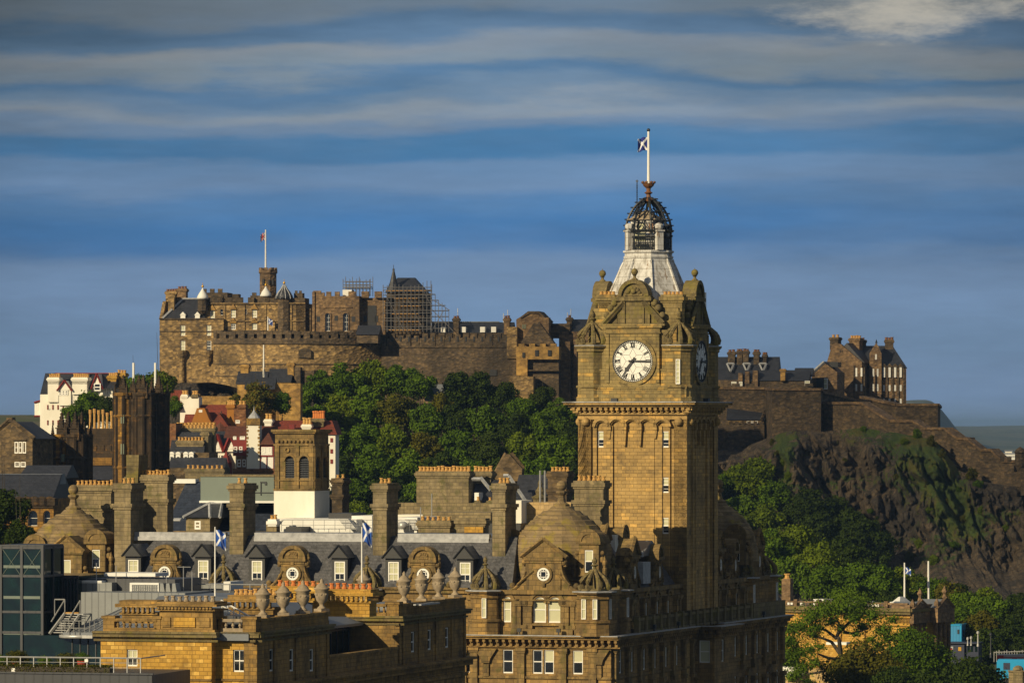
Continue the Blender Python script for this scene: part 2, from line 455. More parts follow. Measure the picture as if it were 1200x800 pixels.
M = {}
M['hotel'] = ashlar('hotel_sandstone', (.36, .23, .075, 1), (.20, .125, .045, 1), (.040, .030, .018, 1), .8, .36, soot=.62, moss=(.075, .07, .018, 1), mossamt=.25, warm=(.46, .28, .08, 1), streak=.5)
M['trim'] = ashlar('hotel_carved_sandstone', (.32, .215, .075, 1), (.18, .12, .048, 1), (.036, .028, .018, 1), .7, .5, soot=.6, moss=(.10, .085, .02, 1), mossamt=.35, warm=(.42, .26, .08, 1), streak=.7)
M['tower'] = ashlar('tower_sandstone', (.52, .34, .115, 1), (.33, .22, .085, 1), (.085, .065, .04, 1), .78, .34, soot=.42, warm=(.66, .41, .12, 1), streak=.3)
M['tower_up'] = ashlar('upper_tower_sandstone', (.36, .27, .10, 1), (.22, .165, .07, 1), (.06, .05, .03, 1), .72, .34, soot=.6, moss=(.14, .12, .03, 1), mossamt=.3, warm=(.62, .38, .09, 1), streak=.6)
M['mossy'] = ashlar('mossy_sandstone', (.26, .20, .085, 1), (.16, .125, .055, 1), (.04, .034, .02, 1), .6, .4, soot=.55, moss=(.16, .135, .025, 1), mossamt=.5, streak=.5)
M['dome'] = ashlar('dome_sandstone', (.33, .235, .11, 1), (.19, .14, .075, 1), (.045, .036, .022, 1), 1.5, .33, soot=.6, moss=(.27, .21, .03, 1), mossamt=.45, streak=.3)
M['stack'] = ashlar('chimney_sandstone', (.32, .25, .13, 1), (.20, .16, .09, 1), (.055, .046, .033, 1), .8, .4, soot=.5, moss=(.10, .095, .03, 1), mossamt=.4, streak=.6)
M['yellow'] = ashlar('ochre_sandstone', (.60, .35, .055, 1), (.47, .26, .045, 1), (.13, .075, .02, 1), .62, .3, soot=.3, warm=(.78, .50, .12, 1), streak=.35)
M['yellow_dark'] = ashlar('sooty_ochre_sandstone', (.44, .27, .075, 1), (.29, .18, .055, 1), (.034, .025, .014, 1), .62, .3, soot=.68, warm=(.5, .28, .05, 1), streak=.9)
M['urn'] = plain('weathered_pale_stone', (.36, .29, .20, 1), (.16, .13, .09, 1), .9, scale=3, amt=.8, bumpd=.05)
M['pot'] = plain('buff_clay', (.56, .33, .10, 1), (.22, .12, .04, 1), .85, scale=2)
M['pot_red'] = plain('orange_clay', (.58, .20, .05, 1), (.36, .11, .03, 1), .85, scale=2)
M['pot_dark'] = plain('sooty_red_clay', (.20, .09, .04, 1), (.10, .05, .03, 1), .85, scale=2)
M['slate'] = slate('grey_slate', (.045, .046, .052, 1), (.085, .085, .092, 1), .5)
M['slate_blue'] = slate('blue_black_slate', (.022, .03, .05, 1), (.035, .045, .072, 1), .45, patch=.25)
M['slate_far'] = slate('dark_slate', (.022, .025, .034, 1), (.035, .038, .05, 1), .5, bw=1.0, bh=.5, patch=.3)
M['lead'] = plain('lead_flashing', (.42, .43, .45, 1), (.22, .23, .25, 1), .45, scale=2.0, amt=.9)
M['lead_dark'] = grooved('dark_lead_sheet', (.05, .056, .07, 1), (.10, .11, .13, 1), .3, 0, .45)
def spire_mat():
    t = NT('white_lead_sheet')
    sp = t.n('ShaderNodeSeparateXYZ'); t.set(sp.inputs[0], t.co)
    s = t.rng(t.noise(1.4, 5, .7, stretch=(1.6, 1.6, .22)), .46, .68)
    c = t.mix(s, (.58, .58, .57, 1), (.18, .16, .13, 1))
    c = t.mix(t.rng(t.noise(2.2, 4, .7, stretch=(1, 1, .3)), .58, .66, 0, .8), c, (.20, .12, .05, 1))
    f = t.math('FRACT', t.math('DIVIDE', sp.outputs[2], .75)); g = t.math('LESS_THAN', f, .07); c = t.mix(t.math('MULTIPLY', g, .6), c, (.16, .15, .14, 1))
    return t.done(c, .6)
M['spire'] = spire_mat()
M['white'] = plain('white_paint', (.80, .80, .77, 1), (.66, .65, .60, 1), .5, scale=2, amt=.4)
M['render'] = plain('white_harling', (.82, .80, .72, 1), (.62, .58, .48, 1), .85, scale=.5, amt=.5, stretch=(1, 1, .4))
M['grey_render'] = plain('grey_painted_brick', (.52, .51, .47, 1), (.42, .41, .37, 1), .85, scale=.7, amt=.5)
M['roofwhite'] = plain('white_roof_panel', (.74, .75, .74, 1), (.55, .55, .52, 1), .6, scale=.5, amt=.6)
M['iron'] = plain('black_painted_iron', (.012, .016, .022, 1), (.03, .036, .045, 1), .45, metal=0, scale=4)
M['rust'] = plain('rusted_gilt_iron', (.20, .085, .03, 1), (.06, .03, .015, 1), .6, scale=3, amt=.8)
M['steel'] = plain('galvanised_steel', (.45, .46, .46, 1), (.3, .3, .31, 1), .4, metal=.3, scale=4)
M['black'] = plain('black_surround', (.012, .014, .018, 1), (.022, .024, .03, 1), .5)
M['zinc'] = grooved('zinc_cladding', (.20, .215, .225, 1), (.12, .13, .14, 1), .55, 3, .45, .2)
M['zinc_dark'] = grooved('dark_zinc_cladding', (.045, .05, .062, 1), (.03, .034, .042, 1), .7, 3, .45, .1)
M['zincroof'] = plain('grey_standing_sheet', (.17, .19, .22, 1), (.11, .125, .15, 1), .4, metal=.2, scale=.6)
M['greenpanel'] = plain('grey_green_panel', (.16, .20, .18, 1), (.11, .14, .125, 1), .7, scale=.5, stretch=(1, 1, .3))
M['gold'] = plain('gilding', (.75, .45, .06, 1), (.5, .28, .04, 1), .35, metal=.6)
def glass_mat(name, base, rough, tint=None):
    t = NT(name); c = t.mix(t.rng(t.noise(.9, 2), .4, .65), base, tint or tuple(x * 2.2 for x in base[:3]) + (1,))
    t.b.inputs['Specular IOR Level'].default_value = .6
    return t.done(c, rough)
M['glass'] = glass_mat('window_glass', (.008, .010, .012, 1), .08)
M['blind'] = plain('cream_blind', (.52, .52, .36, 1), (.40, .40, .26, 1), .9, scale=1, amt=.5)
M['net'] = plain('net_curtain', (.20, .23, .17, 1), (.10, .12, .09, 1), .9, scale=2.5, amt=.9, stretch=(3, 3, .2))

# ------------------------------------------------------------ repeated building parts
_wc = {}
_wn = [0]
def window(parent, T, x, z, w, h, arched=False, kind=None, bars=(1, 1), y=.16, name='window', fr=.09, round_=False):
    """sash window, origin at the middle of its sill; T is the wall's matrix"""
    _wn[0] += 1
    kind = kind or random.choice(['dark', 'dark', 'blind', 'net', 'half'])
    key = (round(w, 2), round(h, 2), arched, kind, bars, fr)
    if key not in _wc:
        b = MB(); r = w / 2
        zt = h - (r if arched else 0)
        b.box(-w / 2, -w / 2 + fr, -.04, .08, 0, zt); b.box(w / 2 - fr, w / 2, -.04, .08, 0, zt); b.box(-w / 2 + fr, w / 2 - fr, -.05, .08, 0, fr * 1.3)
        if arched: b.arc(0, zt, r - fr, r, -.04, .08, 0, 180, 10)
        else: b.box(-w / 2 + fr, w / 2 - fr, -.04, .08, h - fr, h)
        nx, nz = bars
        b.box(-w / 2 + fr, w / 2 - fr, -.03, .06, h * .5 - fr * .5, h * .5 + fr * .5)
        for i in range(1, nx):
            xx = -w / 2 + w * i / nx; b.box(xx - .022, xx + .022, -.01, .05, fr, h - fr * .6)
        for i in range(1, nz * 2):
            if i == nz: continue
            zz = h * i / (nz * 2); b.box(-w / 2 + fr, w / 2 - fr, -.008, .048, zz - .02, zz + .02)
        f = b.build('window', M['white'])
        g = MB()
        poly = [(-w / 2 + fr * .5, .02), (w / 2 - fr * .5, .02)]
        if arched: poly += [((r - .04) * math.cos(R(a)), zt + (r - .04) * math.sin(R(a))) for a in range(0, 181, 20)]
        else: poly += [(w / 2 - fr * .5, h - .02), (-w / 2 + fr * .5, h - .02)]
        g.prism(poly, 'y', .03, .05)
        p = g.build('pane', M['glass' if kind in ('dark', 'half') else kind], f)
        out = [f, p]
        if kind == 'half':
            q = MB(); q.box(-w / 2 + fr, w / 2 - fr, .022, .028, h * .52, zt if arched else h - fr)
            out.append(q.build('blind', M['blind'], f))
        _wc[key] = f; _kids[f.name] = out[1:]
        _wc[key + ('used',)] = False
    proto = _wc[key]
    Mx = T @ TR(x, y, z)
    if not _wc[key + ('used',)]:
        proto.parent = parent; proto.matrix_basis = Mx; _wc[key + ('used',)] = True
        proto.name = name
        _kids[proto.name] = kids(proto)
        _wc[key] = proto
        return proto
    c = copy_tree(proto, parent, Mx)
    return c

_pots = {}
def pot_mesh(kind='pot', r=.2, h=.75):
    k = (kind, r, h)
    if k not in _pots:
        b = MB(); b.lathe([(r * 1.15, 0), (r * 1.15, .1), (r * .85, .16), (r * .8, h * .72), (r * 1.1, h * .8), (r * 1.12, h), (r * .75, h), (r * .7, h * .8)], n=8, smooth=False)
        o = b.build('chimney_pot', M[kind]); _pots[k] = [o, False]
    return _pots[k]
def pots(parent, pts, kind='pot', r=.17, h=.46):
    for p in pts:
        P = pot_mesh(kind, r, h)
        hv = random.uniform(.85, 1.1)
        Mx = TR(*p) @ Matrix.Diagonal((1, 1, hv, 1))
        if not P[1]: P[0].parent = parent; P[0].matrix_basis = Mx; P[1] = True
        else: put(P[0], parent, Mx, 'chimney_pot')
def chimney(parent, u0, u1, v0, v1, z0, z1, n, mat='stack', band=True, kind='pot', r=.17, h=.46, name='chimney', row='x', drop=1.9):
    b = MB(); e = .22
    b.box(u0, u1, v0, v1, z0, z1 - .55)
    b.box(u0 - e, u1 + e, v0 - e, v1 + e, z1 - .55, z1 - .2); b.box(u0 - e * .4, u1 + e * .4, v0 - e * .4, v1 + e * .4, z1 - .2, z1)
    b.box(u0 - .1, u1 + .1, v0 - .1, v1 + .1, z1 - .75, z1 - .55)
    if band:
        b.box(u0 - e, u1 + e, v0 - e, v1 + e, z1 - drop - .32, z1 - drop); b.box(u0 - .1, u1 + .1, v0 - .1, v1 + .1, z1 - drop - .55, z1 - drop - .32)
    o = b.build(name, M[mat], parent)
    if n:
        um, vm = (u0 + u1) / 2, (v0 + v1) / 2
        if row == 'x': pts = [(u0 + (u1 - u0) * (i + .5) / n, vm, z1) for i in range(n)]
        else: pts = [(um, v0 + (v1 - v0) * (i + .5) / n, z1) for i in range(n)]
        pots(o, pts, kind, r, h)
    return o
def baluster_row(b, x0, x1, y, z0, z1, pitch=.45, r=.1, m=0, n=6):
    h = z1 - z0; k = max(1, int(abs(x1 - x0) / pitch))
    for i in range(k):
        x = x0 + (x1 - x0) * (i + .5) / k
        b.lathe([(r * .7, 0), (r * .7, h * .1), (r * .5, h * .16), (r * 1.1, h * .36), (r * .5, h * .8), (r * .7, h * .86), (r * .7, h)], (x, y, z0), n, m, False)
def flag_on_pole(name, px, Y, zb, zt, flag, label, glabel, r=.07, fy=None, fw=1.6, fh=1.2, group='flagpoles on the roofs', fkind='saltire', fx=1, fz=None, kmat='white'):
    F = Frame(px, Y, 0, zb)
    t = thing('flagpole', F, label, 'flagpole', group)
    b = MB(); b.lathe([(r * 1.6, 0), (r * 1.6, .3), (r, .32), (r * .7, zt - zb - .2)], n=8); b.build('pole', M[kmat], t)
    g = MB(); g.ball((0, 0, zt - zb - .1), r * 1.5); g.build('ball_finial', M['gold'], t)
    if flag:
        F2 = Frame(px, Y, 0, fz or (zt - fh - .4))
        make_flag(F2, fw, fh, fkind, glabel, fx, r)
    return t
def solidc(name, c, rough=.8):
    t = NT(name); return t.done(c, rough)
M['flagblue'] = plain('blue_flag_cloth', (.015, .09, .42, 1), (.01, .05, .28, 1), .8, scale=2)
M['flagdeep'] = plain('deep_blue_flag_cloth', (.008, .02, .22, 1), (.006, .015, .14, 1), .8, scale=2)
M['flagwhite'] = plain('white_flag_cloth', (.75, .77, .82, 1), (.55, .6, .7, 1), .8, scale=2)
M['flagred'] = plain('red_flag_cloth', (.42, .02, .03, 1), (.25, .01, .02, 1), .8, scale=2)

def make_flag(F, w, h, kind, label, side=1, r=.07, droop=.5):
    """a cloth that hangs from its pole in folds; side -1 hangs to the left"""
    nx, nz = 22, 22; b = MB(); vs = []; fs = []
    for j in range(nz + 1):
        for i in range(nx + 1):
            a = i / nx; t = j / nz
            x = side * (r + a * w * (1 - .25 * droop)); y = .18 * math.sin(a * 9 + t * 2) * a * h
            z = t * h - droop * a * a * h * 1.1 - .04 * math.sin(a * 11)
            vs.append((x, y, z))
    for j in range(nz):
        for i in range(nx):
            k = j * (nx + 1) + i
            fs.append((k, k + 1, k + nx + 2, k + nx + 1))
    for q, f in enumerate(fs):
        j, i = divmod(q, nx); a = (i + .5) / nx; t = (j + .5) / nz
        d = min(abs(a - t), abs(a - (1 - t)))
        if kind == 'saltire': m = 1 if d < .11 else 0
        elif kind == 'union':
            c = min(abs(a - .5), abs(t - .5)); m = 2 if c < .08 else 1 if c < .15 else 2 if d < .04 else 1 if d < .11 else 0
        else: m = 0
        b.Fc.append(f); b.M.append(m); b.S.append(True)
    b.V = vs
    mats = [M['flagdeep' if kind == 'union' or label.find('deep') >= 0 else 'flagblue'], M['flagwhite'], M['flagred']]
    o = b.build('flag', mats)
    sm = o.modifiers.new('cloth thickness', 'SOLIDIFY'); sm.thickness = .02
    F.place(o); tag(o, label, 'flag')
    return o

# ============================================================ THE HOTEL
H = Frame(716, 500, 18)
hotel = thing('grand_hotel', H, 'huge ornate sandstone hotel with slate mansard, domes and crown turrets below the clock tower', 'hotel')
I4 = Matrix.Identity(4)
zC = H.z(745)        # top of the main cornice
zB = 0.0
zA = H.z(686) - .55   # top of attic storey
zR = H.z(628, -20, 7)  # mansard top
uL = -47.5
V_END = 59.0
FW = I4
# ---- main walls below the cornice
def front_wall():
    b = MB()
    def wx(a, c): return H.u(a), H.u(c)
    holes = []; wins = []
    rows = [(790, 762)] + []
    zs = [(H.z(790), H.z(762))]
    for k in range(1, 5): zs.append((zs[0][0] - 4.4 * k, zs[0][1] - 4.4 * k + .3))
    cols = [(589, 601), (624, 635.5), (637.5, 649), (671, 683)]
    cols2 = [(541, 552.5)]
    us = [wx(a, c) for a, c in cols + cols2]
    x = us[-1][0]
    for k in range(12):                  # rooms further along, behind the nearer building
        x -= 3.6
        us.append((x, x + .95))
    for (a, c) in us:
        if a < uL + 1: continue
        for (z0, z1) in zs:
            holes.append((a, c, z0, z1)); wins.append((a, c, z0, z1))
    # the return of the corner: side wall
    sh = []; sw = []
    for vv in [3.0, 6.6, 10.5, 14.0, 17.6, 21.2, 37.5, 41.5, 45.5, 49.5, 53.5, 57.0]:
        for (z0, z1) in zs:
            sh.append((vv - .48, vv + .48, z0, z1)); sw.append((vv, z0, z1))
    b.body(uL, 0, 0, V_END, zB, zC - .25, holes, sh, 0)
    o = b.build('lower_wall', M['hotel'], hotel)
    # low storeys stay out of the frame except the first row
    random.seed(11)
    for (a, c, z0, z1) in wins:
        if z0 < zs[1][0] - .1 and a < -20: continue
        window(hotel, FW, (a + c) / 2, z0, c - a, z1 - z0, kind=random.choice(['dark', 'half', 'net', 'dark']), bars=(1, 1))
    for (vv, z0, z1) in sw:
        if z0 < zs[2][0] - .1: continue
        window(hotel, SD(0), vv, z0, .96, z1 - z0, kind=random.choice(['dark', 'net', 'half']))
front_wall()

def cornice(b, x0, x1, z, y=0, out=.9, m=0, lead=1, dent=True, h=1.0, T=None, pitch=.62):
    """heavy cornice with brackets on a wall in the x-z plane; front face of the wall at y"""
    T0 = b.T
    if T is not None: b.T = T0 @ T
    b.box(x0, x1, y - out, y + .05, z - .16, z - .03, m)
    b.box(x0, x1, y - out - .06, y + .05, z - .03, z + .04, lead)
    b.box(x0, x1, y - out * .78, y + .05, z - .34, z - .16, m)
    b.box(x0, x1, y - out * .25, y + .05, z - h - .12, z - h, m)
    if dent:
        n = int((x1 - x0) / pitch)
        for i in range(n):
            x = x0 + (x1 - x0) * (i + .5) / n
            b.box(x - .13, x + .13, y - out * .66, y + .05, z - .62, z - .34, m)
            b.box(x - .13, x + .13, y - out * .36, y + .05, z - h, z - .62, m)
    b.T = T0

def hotel_cornices():
    b = MB()
    cornice(b, uL - .9, .9, zC, 0)
    cornice(b, -.05, 26.8, zC, 0, T=SD(0)); cornice(b, 34.2, V_END + .9, zC, 0, T=SD(0))
    # the projecting bay under the tower
    cornice(b, 0, 2.9, zC, 27, T=None); cornice(b, 26.95, 34.1, zC, 0, T=SD(2))
    b.build('main_cornice', [M['hotel'], M['lead']], hotel)
    b = MB()
    zz = H.z(790) - .25
    for k in range(3):     # sill bands and window hoods
        z0 = zz - 4.4 * k
        b.box(uL, .12, -.12, .02, z0 - .2, z0, 0)
        T = b.T; b.T = SD(0); b.box(-.12, V_END, -.12, .02, z0 - .2, z0, 0); b.T = T
        for px in (595, 677): b.prism([(H.u(px) - 1.1, z0 - 1.9), (H.u(px) + 1.1, z0 - 1.9), (H.u(px), z0 - .75)], 'y', -.3, .02, 0)
        b.arc(H.u(636.5), z0 - 2.3, 1.3, 1.65, -.3, .02, 0, 180, 12, 0)
    b.build('string_course', M['trim'], hotel)
hotel_cornices()

def pilaster(b, x, z0, z1, w=.55, y=0, d=.28, m=0):
    b.box(x - w / 2, x + w / 2, y - d, y + .02, z0 + .4, z1 - .45, m)
    b.box(x - w / 2 - .1, x + w / 2 + .1, y - d - .1, y + .02, z0, z0 + .4, m)
    b.box(x - w / 2 - .08, x + w / 2 + .08, y - d - .08, y + .02, z1 - .45, z1 - .3, m)
    b.box(x - w / 2 - .14, x + w / 2 + .14, y - d - .14, y + .02, z1 - .3, z1, m)

def low_pilasters():
    b = MB(); zt = zC - 1.15
    for px in (543, 556, 611, 660, 695):
        for z1, z0 in ((zt, zt - 3.6), (zt - 4.4, zt - 8.0)): pilaster(b, H.u(px), z0, z1, .7); b.mark()
    for px in (570, 702):       # carved drop panels
        x = H.u(px)
        b.prism([(x - 1.05, zt - .1), (x + 1.05, zt - .1), (x + .45, zt - 1.0), (x + .35, zt - 1.4), (x - .35, zt - 1.4), (x - .45, zt - 1.0)], 'y', -.3, .02)
        b.box(x - .28, x + .28, -.2, .02, zt - 2.6, zt - 1.5); b.mark()
    b.T = SD(0)
    for v in (.8, 4.8, 8.6, 12.3, 15.8, 19.4, 23, 25.8, 35.5, 39.5, 43.5, 47.5, 51.5, 55.2, 58.3):
        for z1, z0 in ((zt, zt - 3.6), (zt - 4.4, zt - 8.0)): pilaster(b, v, z0, z1, .7, 0, .35); b.mark()
    for v in (6.6, 17.6, 45.5, 53.5):
        b.prism([(v - .8, zt - 4.3), (v + .8, zt - 4.3), (v, zt - 3.5)], 'y', -.35, .02); b.mark()
    b.build_each('pilaster', M['trim'], hotel)
low_pilasters()

# ---- attic storey, v set back a little; two pavilions stand forward
def attic():
    b = MB(); z0 = zC; z1 = zA
    zw0, zw1 = H.z(730, 0, .6), H.z(700, 0, .6)
    uP0 = H.u(545); back = .7
    # left long range
    hl = []
    x = uP0 - 1.9
    wl = []
    for k in range(13):
        hl.append((x - .6, x + .6, zw0 - .5, zw1 - .6, True)); wl.append(x); x -= 3.1
    b.body(uL, uP0, back + .5, 14, z0, z1, [h for h in hl if h[0] > uL + .5], (), 0, top=True)
    # right pavilion front between the turrets
    hp = [(H.u(587), H.u(596), zw0, zw1, True), (H.u(622), H.u(637), zw0, zw1, True), (H.u(639.5), H.u(654.5), zw0, zw1, True), (H.u(664.5), H.u(673), zw0, zw1, True)]
    hs = [(v - .45, v + .45, zw0, zw1, True) for v in (9.6, 13.2, 16.8, 20.4, 37.5, 40.5, 44.0)]
    b.body(uP0, -.6, back, V_END - 1, z0, z1 + .02, hp[:3], hs, 0)
    # plain sill course
    b.build('attic_wall', M['hotel'], hotel)
    for i, h in enumerate(hp[:3]): window(hotel, TR(0, back), (h[0] + h[1]) / 2, h[2], h[1] - h[0], h[3] - h[2], True, kind='blind')
    for h in hs: window(hotel, SD(-.6), (h[0] + h[1]) / 2, h[2], h[1] - h[0], h[3] - h[2], True, kind=random.choice(['blind', 'dark', 'net']))
    for x in wl:
        if x - 1 > uL: window(hotel, TR(0, back + .5), x, zw0 - .5, 1.2, zw1 - zw0 - .1, True, kind='blind')
    t = MB()
    t.box(uL, uP0 + .0, back + .25, 1.0, z1 - .3, z1 + .05); t.box(uL, uP0, back + .05, back + .52, z1 + .02, z1 + .22)
    t.box(uP0, -.4, back - .3, back + .05, z1 - .3, z1 + .08)
    t.box(uP0, -.4, back - .15, back + .05, z1 - .9, z1 - .75)
    t.T = SD(-.6); t.box(0, V_END - 1, -.25, .02, z1 - .3, z1 + .08); t.box(0, V_END - 1, -.12, .02, z1 - .9, z1 - .75); t.T = I4
    for px in (606, 613.5, 618.5, 657.5, 662, 669): pilaster(t, H.u(px), z0 + .5, z1 - .9, .42, back)
    t.arc(H.u(629.5), zw1 - .55, .75, 1.0, back - .12, back + .02); t.arc(H.u(647), zw1 - .55, .75, 1.0, back - .12, back + .02)
    t.arc(H.u(591.5), zw1 - .35, .5, .72, back - .12, back + .02)
    t.box(H.u(606), H.u(670), back - .45, back + .02, z0, z0 + .55); t.box(H.u(617), H.u(660), back - .25, back + .02, zw0 - .28, zw0 - .08)
    # half-round column shafts
    for px in (676, 601):
        t.lathe([(.45, z0), (.45, z0 + .5), (.36, z0 + .6), (.34, z1 - .9), (.45, z1 - .75)], (H.u(px), back - .05, 0), 12)
    t.T = SD(-.6)
    for v in (7.6, 8.3, 11.4, 15.0, 18.6, 22.2, 23.2, 36.4, 39.0, 42.3, 45.6, 46.5): pilaster(t, v, z0 + .4, z1 - .9, .45, 0, .4)
    for v in (9.6, 13.2, 16.8, 20.4, 37.5, 40.5, 44.0): t.arc(v, zw1 - .45, .5, .75, -.2, .02)
    t.build('attic_trim', M['trim'], hotel)
attic()

def turret_body(u, v, rad=1.95):
    """square-ish corner turret with slit windows, chamfered; crown of ribs on top"""
    b = MB(); r = rad / math.cos(PI / 8)
    b.lathe([(r, zC), (r, zA - .7), (r + .14, zA - .65), (r + .14, zA - .5), (r, zA - .45), (r, zA - .2)], (u, v, 0), 8, 0, False, rot=22.5)
    b.lathe([(r + .28, zA - .2), (r + .42, zA - .05)], (u, v, 0), 8, 0, False, rot=22.5)
    b.lathe([(r + .46, zA - .05), (r + .46, zA + .04), (r * .9, zA + .09)], (u, v, 0), 8, 1, False, rot=22.5)
    b.lathe([(r + .12, zC), (r + .12, zC + 1.15), (r + .25, zC + 1.2), (r + .25, zC + 1.4), (r, zC + 1.45)], (u, v, 0), 8, 0, False, rot=22.5)
    o = b.build('turret', [M['hotel'], M['lead']], hotel)
    return o
def crown_cap():
    b = MB(); H_ = 2.6; r = 1.75
    b.lathe([(r + .1, 0), (r + .1, .25), (r - .1, .3)], n=8, smooth=False, rot=22.5)
    for i in range(8):
        a = R(i * 45 + 22.5); ca, sa = math.cos(a), math.sin(a)
        prof = [(r * .98, .2), (r * 1.06, .65), (r * .98, 1.15), (r * .75, 1.65), (r * .45, 2.1), (r * .22, 2.5)]
        b.tube([(p * ca, p * sa, z) for p, z in prof], [.34, .34, .30, .26, .22, .2], 6)
        b.ball((.9 * r * ca, .9 * r * sa, 1.55), .17, 0, 6)
    b.lathe([(.22, .2), (.16, 2.0)], n=6, smooth=False)       # slim core
    b.lathe([(.5, 2.3), (.55, 2.5), (.25, 2.7), (.2, 2.95), (.42, 3.1), (.42, 3.2), (.16, 3.3), (.3, 3.5), (.34, 3.72), (.2, 3.95), (.1, 4.1), (0, 4.15)], n=8, smooth=False)
    return b.build('crown_finial', M['mossy'], hotel)
cap = None
turret_spots = [(H.u(570, .9), .6), (H.u(699, .9), .3), (-1.5, 5.6), (H.u(430, 1.2), 1.2), (H.u(262, 1.2), 1.2), (-1.45, 48.3), (-1.45, 56.8)]
RAD = [1.25, 1.45, 1.35, 1.25, 1.25, 1.4, 1.4]
for i, (u, v) in enumerate(turret_spots):
    turret_body(u, v, RAD[i])
    k = RAD[i] / 1.95; Mx = TR(u, v, zA + .05) @ Matrix.Diagonal((k, k, .74, 1)) @ RZ(i * 11)
    if cap is None: cap = crown_cap(); cap.matrix_basis = Mx
    else: put(cap, hotel, Mx)
for i, dx in ((0, .35), (1, -.55), (1, .5), (2, .1), (5, .15), (6, .2)):
    u, v = turret_spots[i]; window(hotel, TR(0, v - RAD[i]), u + dx * RAD[i] * .7, H.z(725), .42, 1.8, kind='blind', y=-.06, fr=.06)
for i in (1, 2, 5, 6):
    u, v = turret_spots[i]; window(hotel, SD(u + RAD[i]), v, H.z(725), .45, 1.8, kind='dark', y=-.06, fr=.07)

# ---- ornate attic gables
def ornate_gable(w=4.6, h=3.9, top='round', oc=True, mat='trim'):
    """front at y=0, base z=0; carved gable with a round or pointed pediment, scrolls and an oculus"""
    b = MB(); d = 1.1; hw = w / 2; bw = hw * (.43 if top == 'round' else .52)
    b.box(-bw, bw, 0, d, 0, h * .62)
    # sweeping sides
    K = 8
    for sg in (-1, 1):
        pts = [(sg * bw, 0), (sg * hw * 1.05, 0)] + [(sg * (hw * 1.05 - (hw * 1.05 - bw) * math.sin(PI / 2 * k / K) ** .8), h * .55 * (k / K) ** 1.25) for k in range(1, K + 1)]
        b.prism(pts, 'y', .12, d - .1)
        b.tube([(sg * (hw * 1.05 - (hw * 1.05 - bw) * math.sin(PI / 2 * k / K) ** .8), .1, h * .55 * (k / K) ** 1.25) for k in range(0, K + 1)], .14, 5)
        b.ball((sg * hw * .98, .25, .45), .3, 0, 8); b.ball((sg * (bw + .25), .2, h * .56), .28, 0, 8)
        b.lathe([(.2, 0), (.2, .5), (.12, .6), (.18, .8), (0, 1.3)], (sg * (bw + .35), .3, h * .48), 6, 0, False)
    b.box(-bw - .25, bw + .25, -.22, d, h * .60, h * .67); b.box(-bw - .1, bw + .1, -.1, d, h * .55, h * .6)
    if top == 'round':
        b.prism([((bw + .1) * math.cos(R(a)), h * .67 + (bw + .1) * .92 * math.sin(R(a))) for a in range(0, 181, 15)], 'y', .0, d)
        b.arc(0, h * .67, bw - .12, bw + .22, -.2, d + .1, 0, 180, 14, 0, .95)
        for a in (40, 65, 90, 115, 140): b.ball((bw * .45 * math.cos(R(a)), -.02, h * .68 + bw * .45 * math.sin(R(a))), .14, 0, 6)
        b.box(-.45, .45, -.08, .1, h * .68, h * .80)
    else:
        b.prism([(-bw - .5, h * .67), (bw + .5, h * .67), (0, h * 1.0)], 'y', .0, d)
        b.bar((-bw - .6, -.08, h * .67), (0, -.08, h * 1.03), .26); b.bar((bw + .6, -.08, h * .67), (0, -.08, h * 1.03), .26)
    if oc:
        b.arc(0, h * .33, .62, .86, -.14, .02, 0, 360, 18); b.box(-.16, .16, -.2, .02, h * .33 + .8, h * .33 + 1.2); b.box(-.16, .16, -.2, .02, h * .33 - 1.1, h * .33 - .8)
        for sg in (-1, 1): b.bar((sg * .95, -.05, h * .40), (sg * bw * 1.55, -.05, h * .12), .14)
    return b
def oculus(parent, T):
    b = MB(); b.arc(0, 0, .42, .6, -.06, .06, 0, 360, 18)
    b.box(-.27, .27, -.05, .02, -.28, -.22); b.box(-.27, .27, -.05, .02, .22, .28); b.box(-.28, -.22, -.05, .02, -.22, .22); b.box(.22, .28, -.05, .02, -.22, .22)
    for q in (-1, 1): b.box(min(q * .28, q * .44), max(q * .28, q * .44), -.05, .02, -.03, .03); b.box(-.03, .03, -.05, .02, min(q * .28, q * .44), max(q * .28, q * .44))
    f = b.build('round_window', M['white'], parent); f.matrix_basis = T
    g = MB(); g.prism([(.5 * math.cos(R(a)), .5 * math.sin(R(a))) for a in range(0, 360, 20)], 'y', .0, .03); g.build('pane', M['glass'], f)
    return f
g0 = ornate_gable(4.9, 4.1, 'round').build('carved_gable', M['trim'], hotel); oculus(g0, TR(0, -.03, 4.1 * .33))
gab_y = 1.0
gspots = [H.u(343, gab_y), H.u(193, gab_y), H.u(496, gab_y)]
g0.location = (gspots[0], gab_y, zA)
for x in gspots[1:]: copy_tree(g0, hotel, TR(x, gab_y, zA))
g1 = ornate_gable(6.2, 4.6, 'point').build('pointed_gable', M['trim'], hotel); oculus(g1, TR(0, -.03, 4.6 * .33)); g1.location = (H.u(637, .6), .6, zA)
# side gables, round topped, turned to the street on the right
for i, (v, tt) in enumerate([(9.6, 'p'), (17.5, 'r'), (38.5, 'p'), (43.6, 'r'), (52.6, 'p')]):
    Mx = SD(-.75) @ TR(v, 0, zA)
    copy_tree(g0 if tt == 'r' else g1, hotel, Mx @ Matrix.Diagonal((.72, 1.6 if tt == 'r' else 1.2, 1.0, 1)))

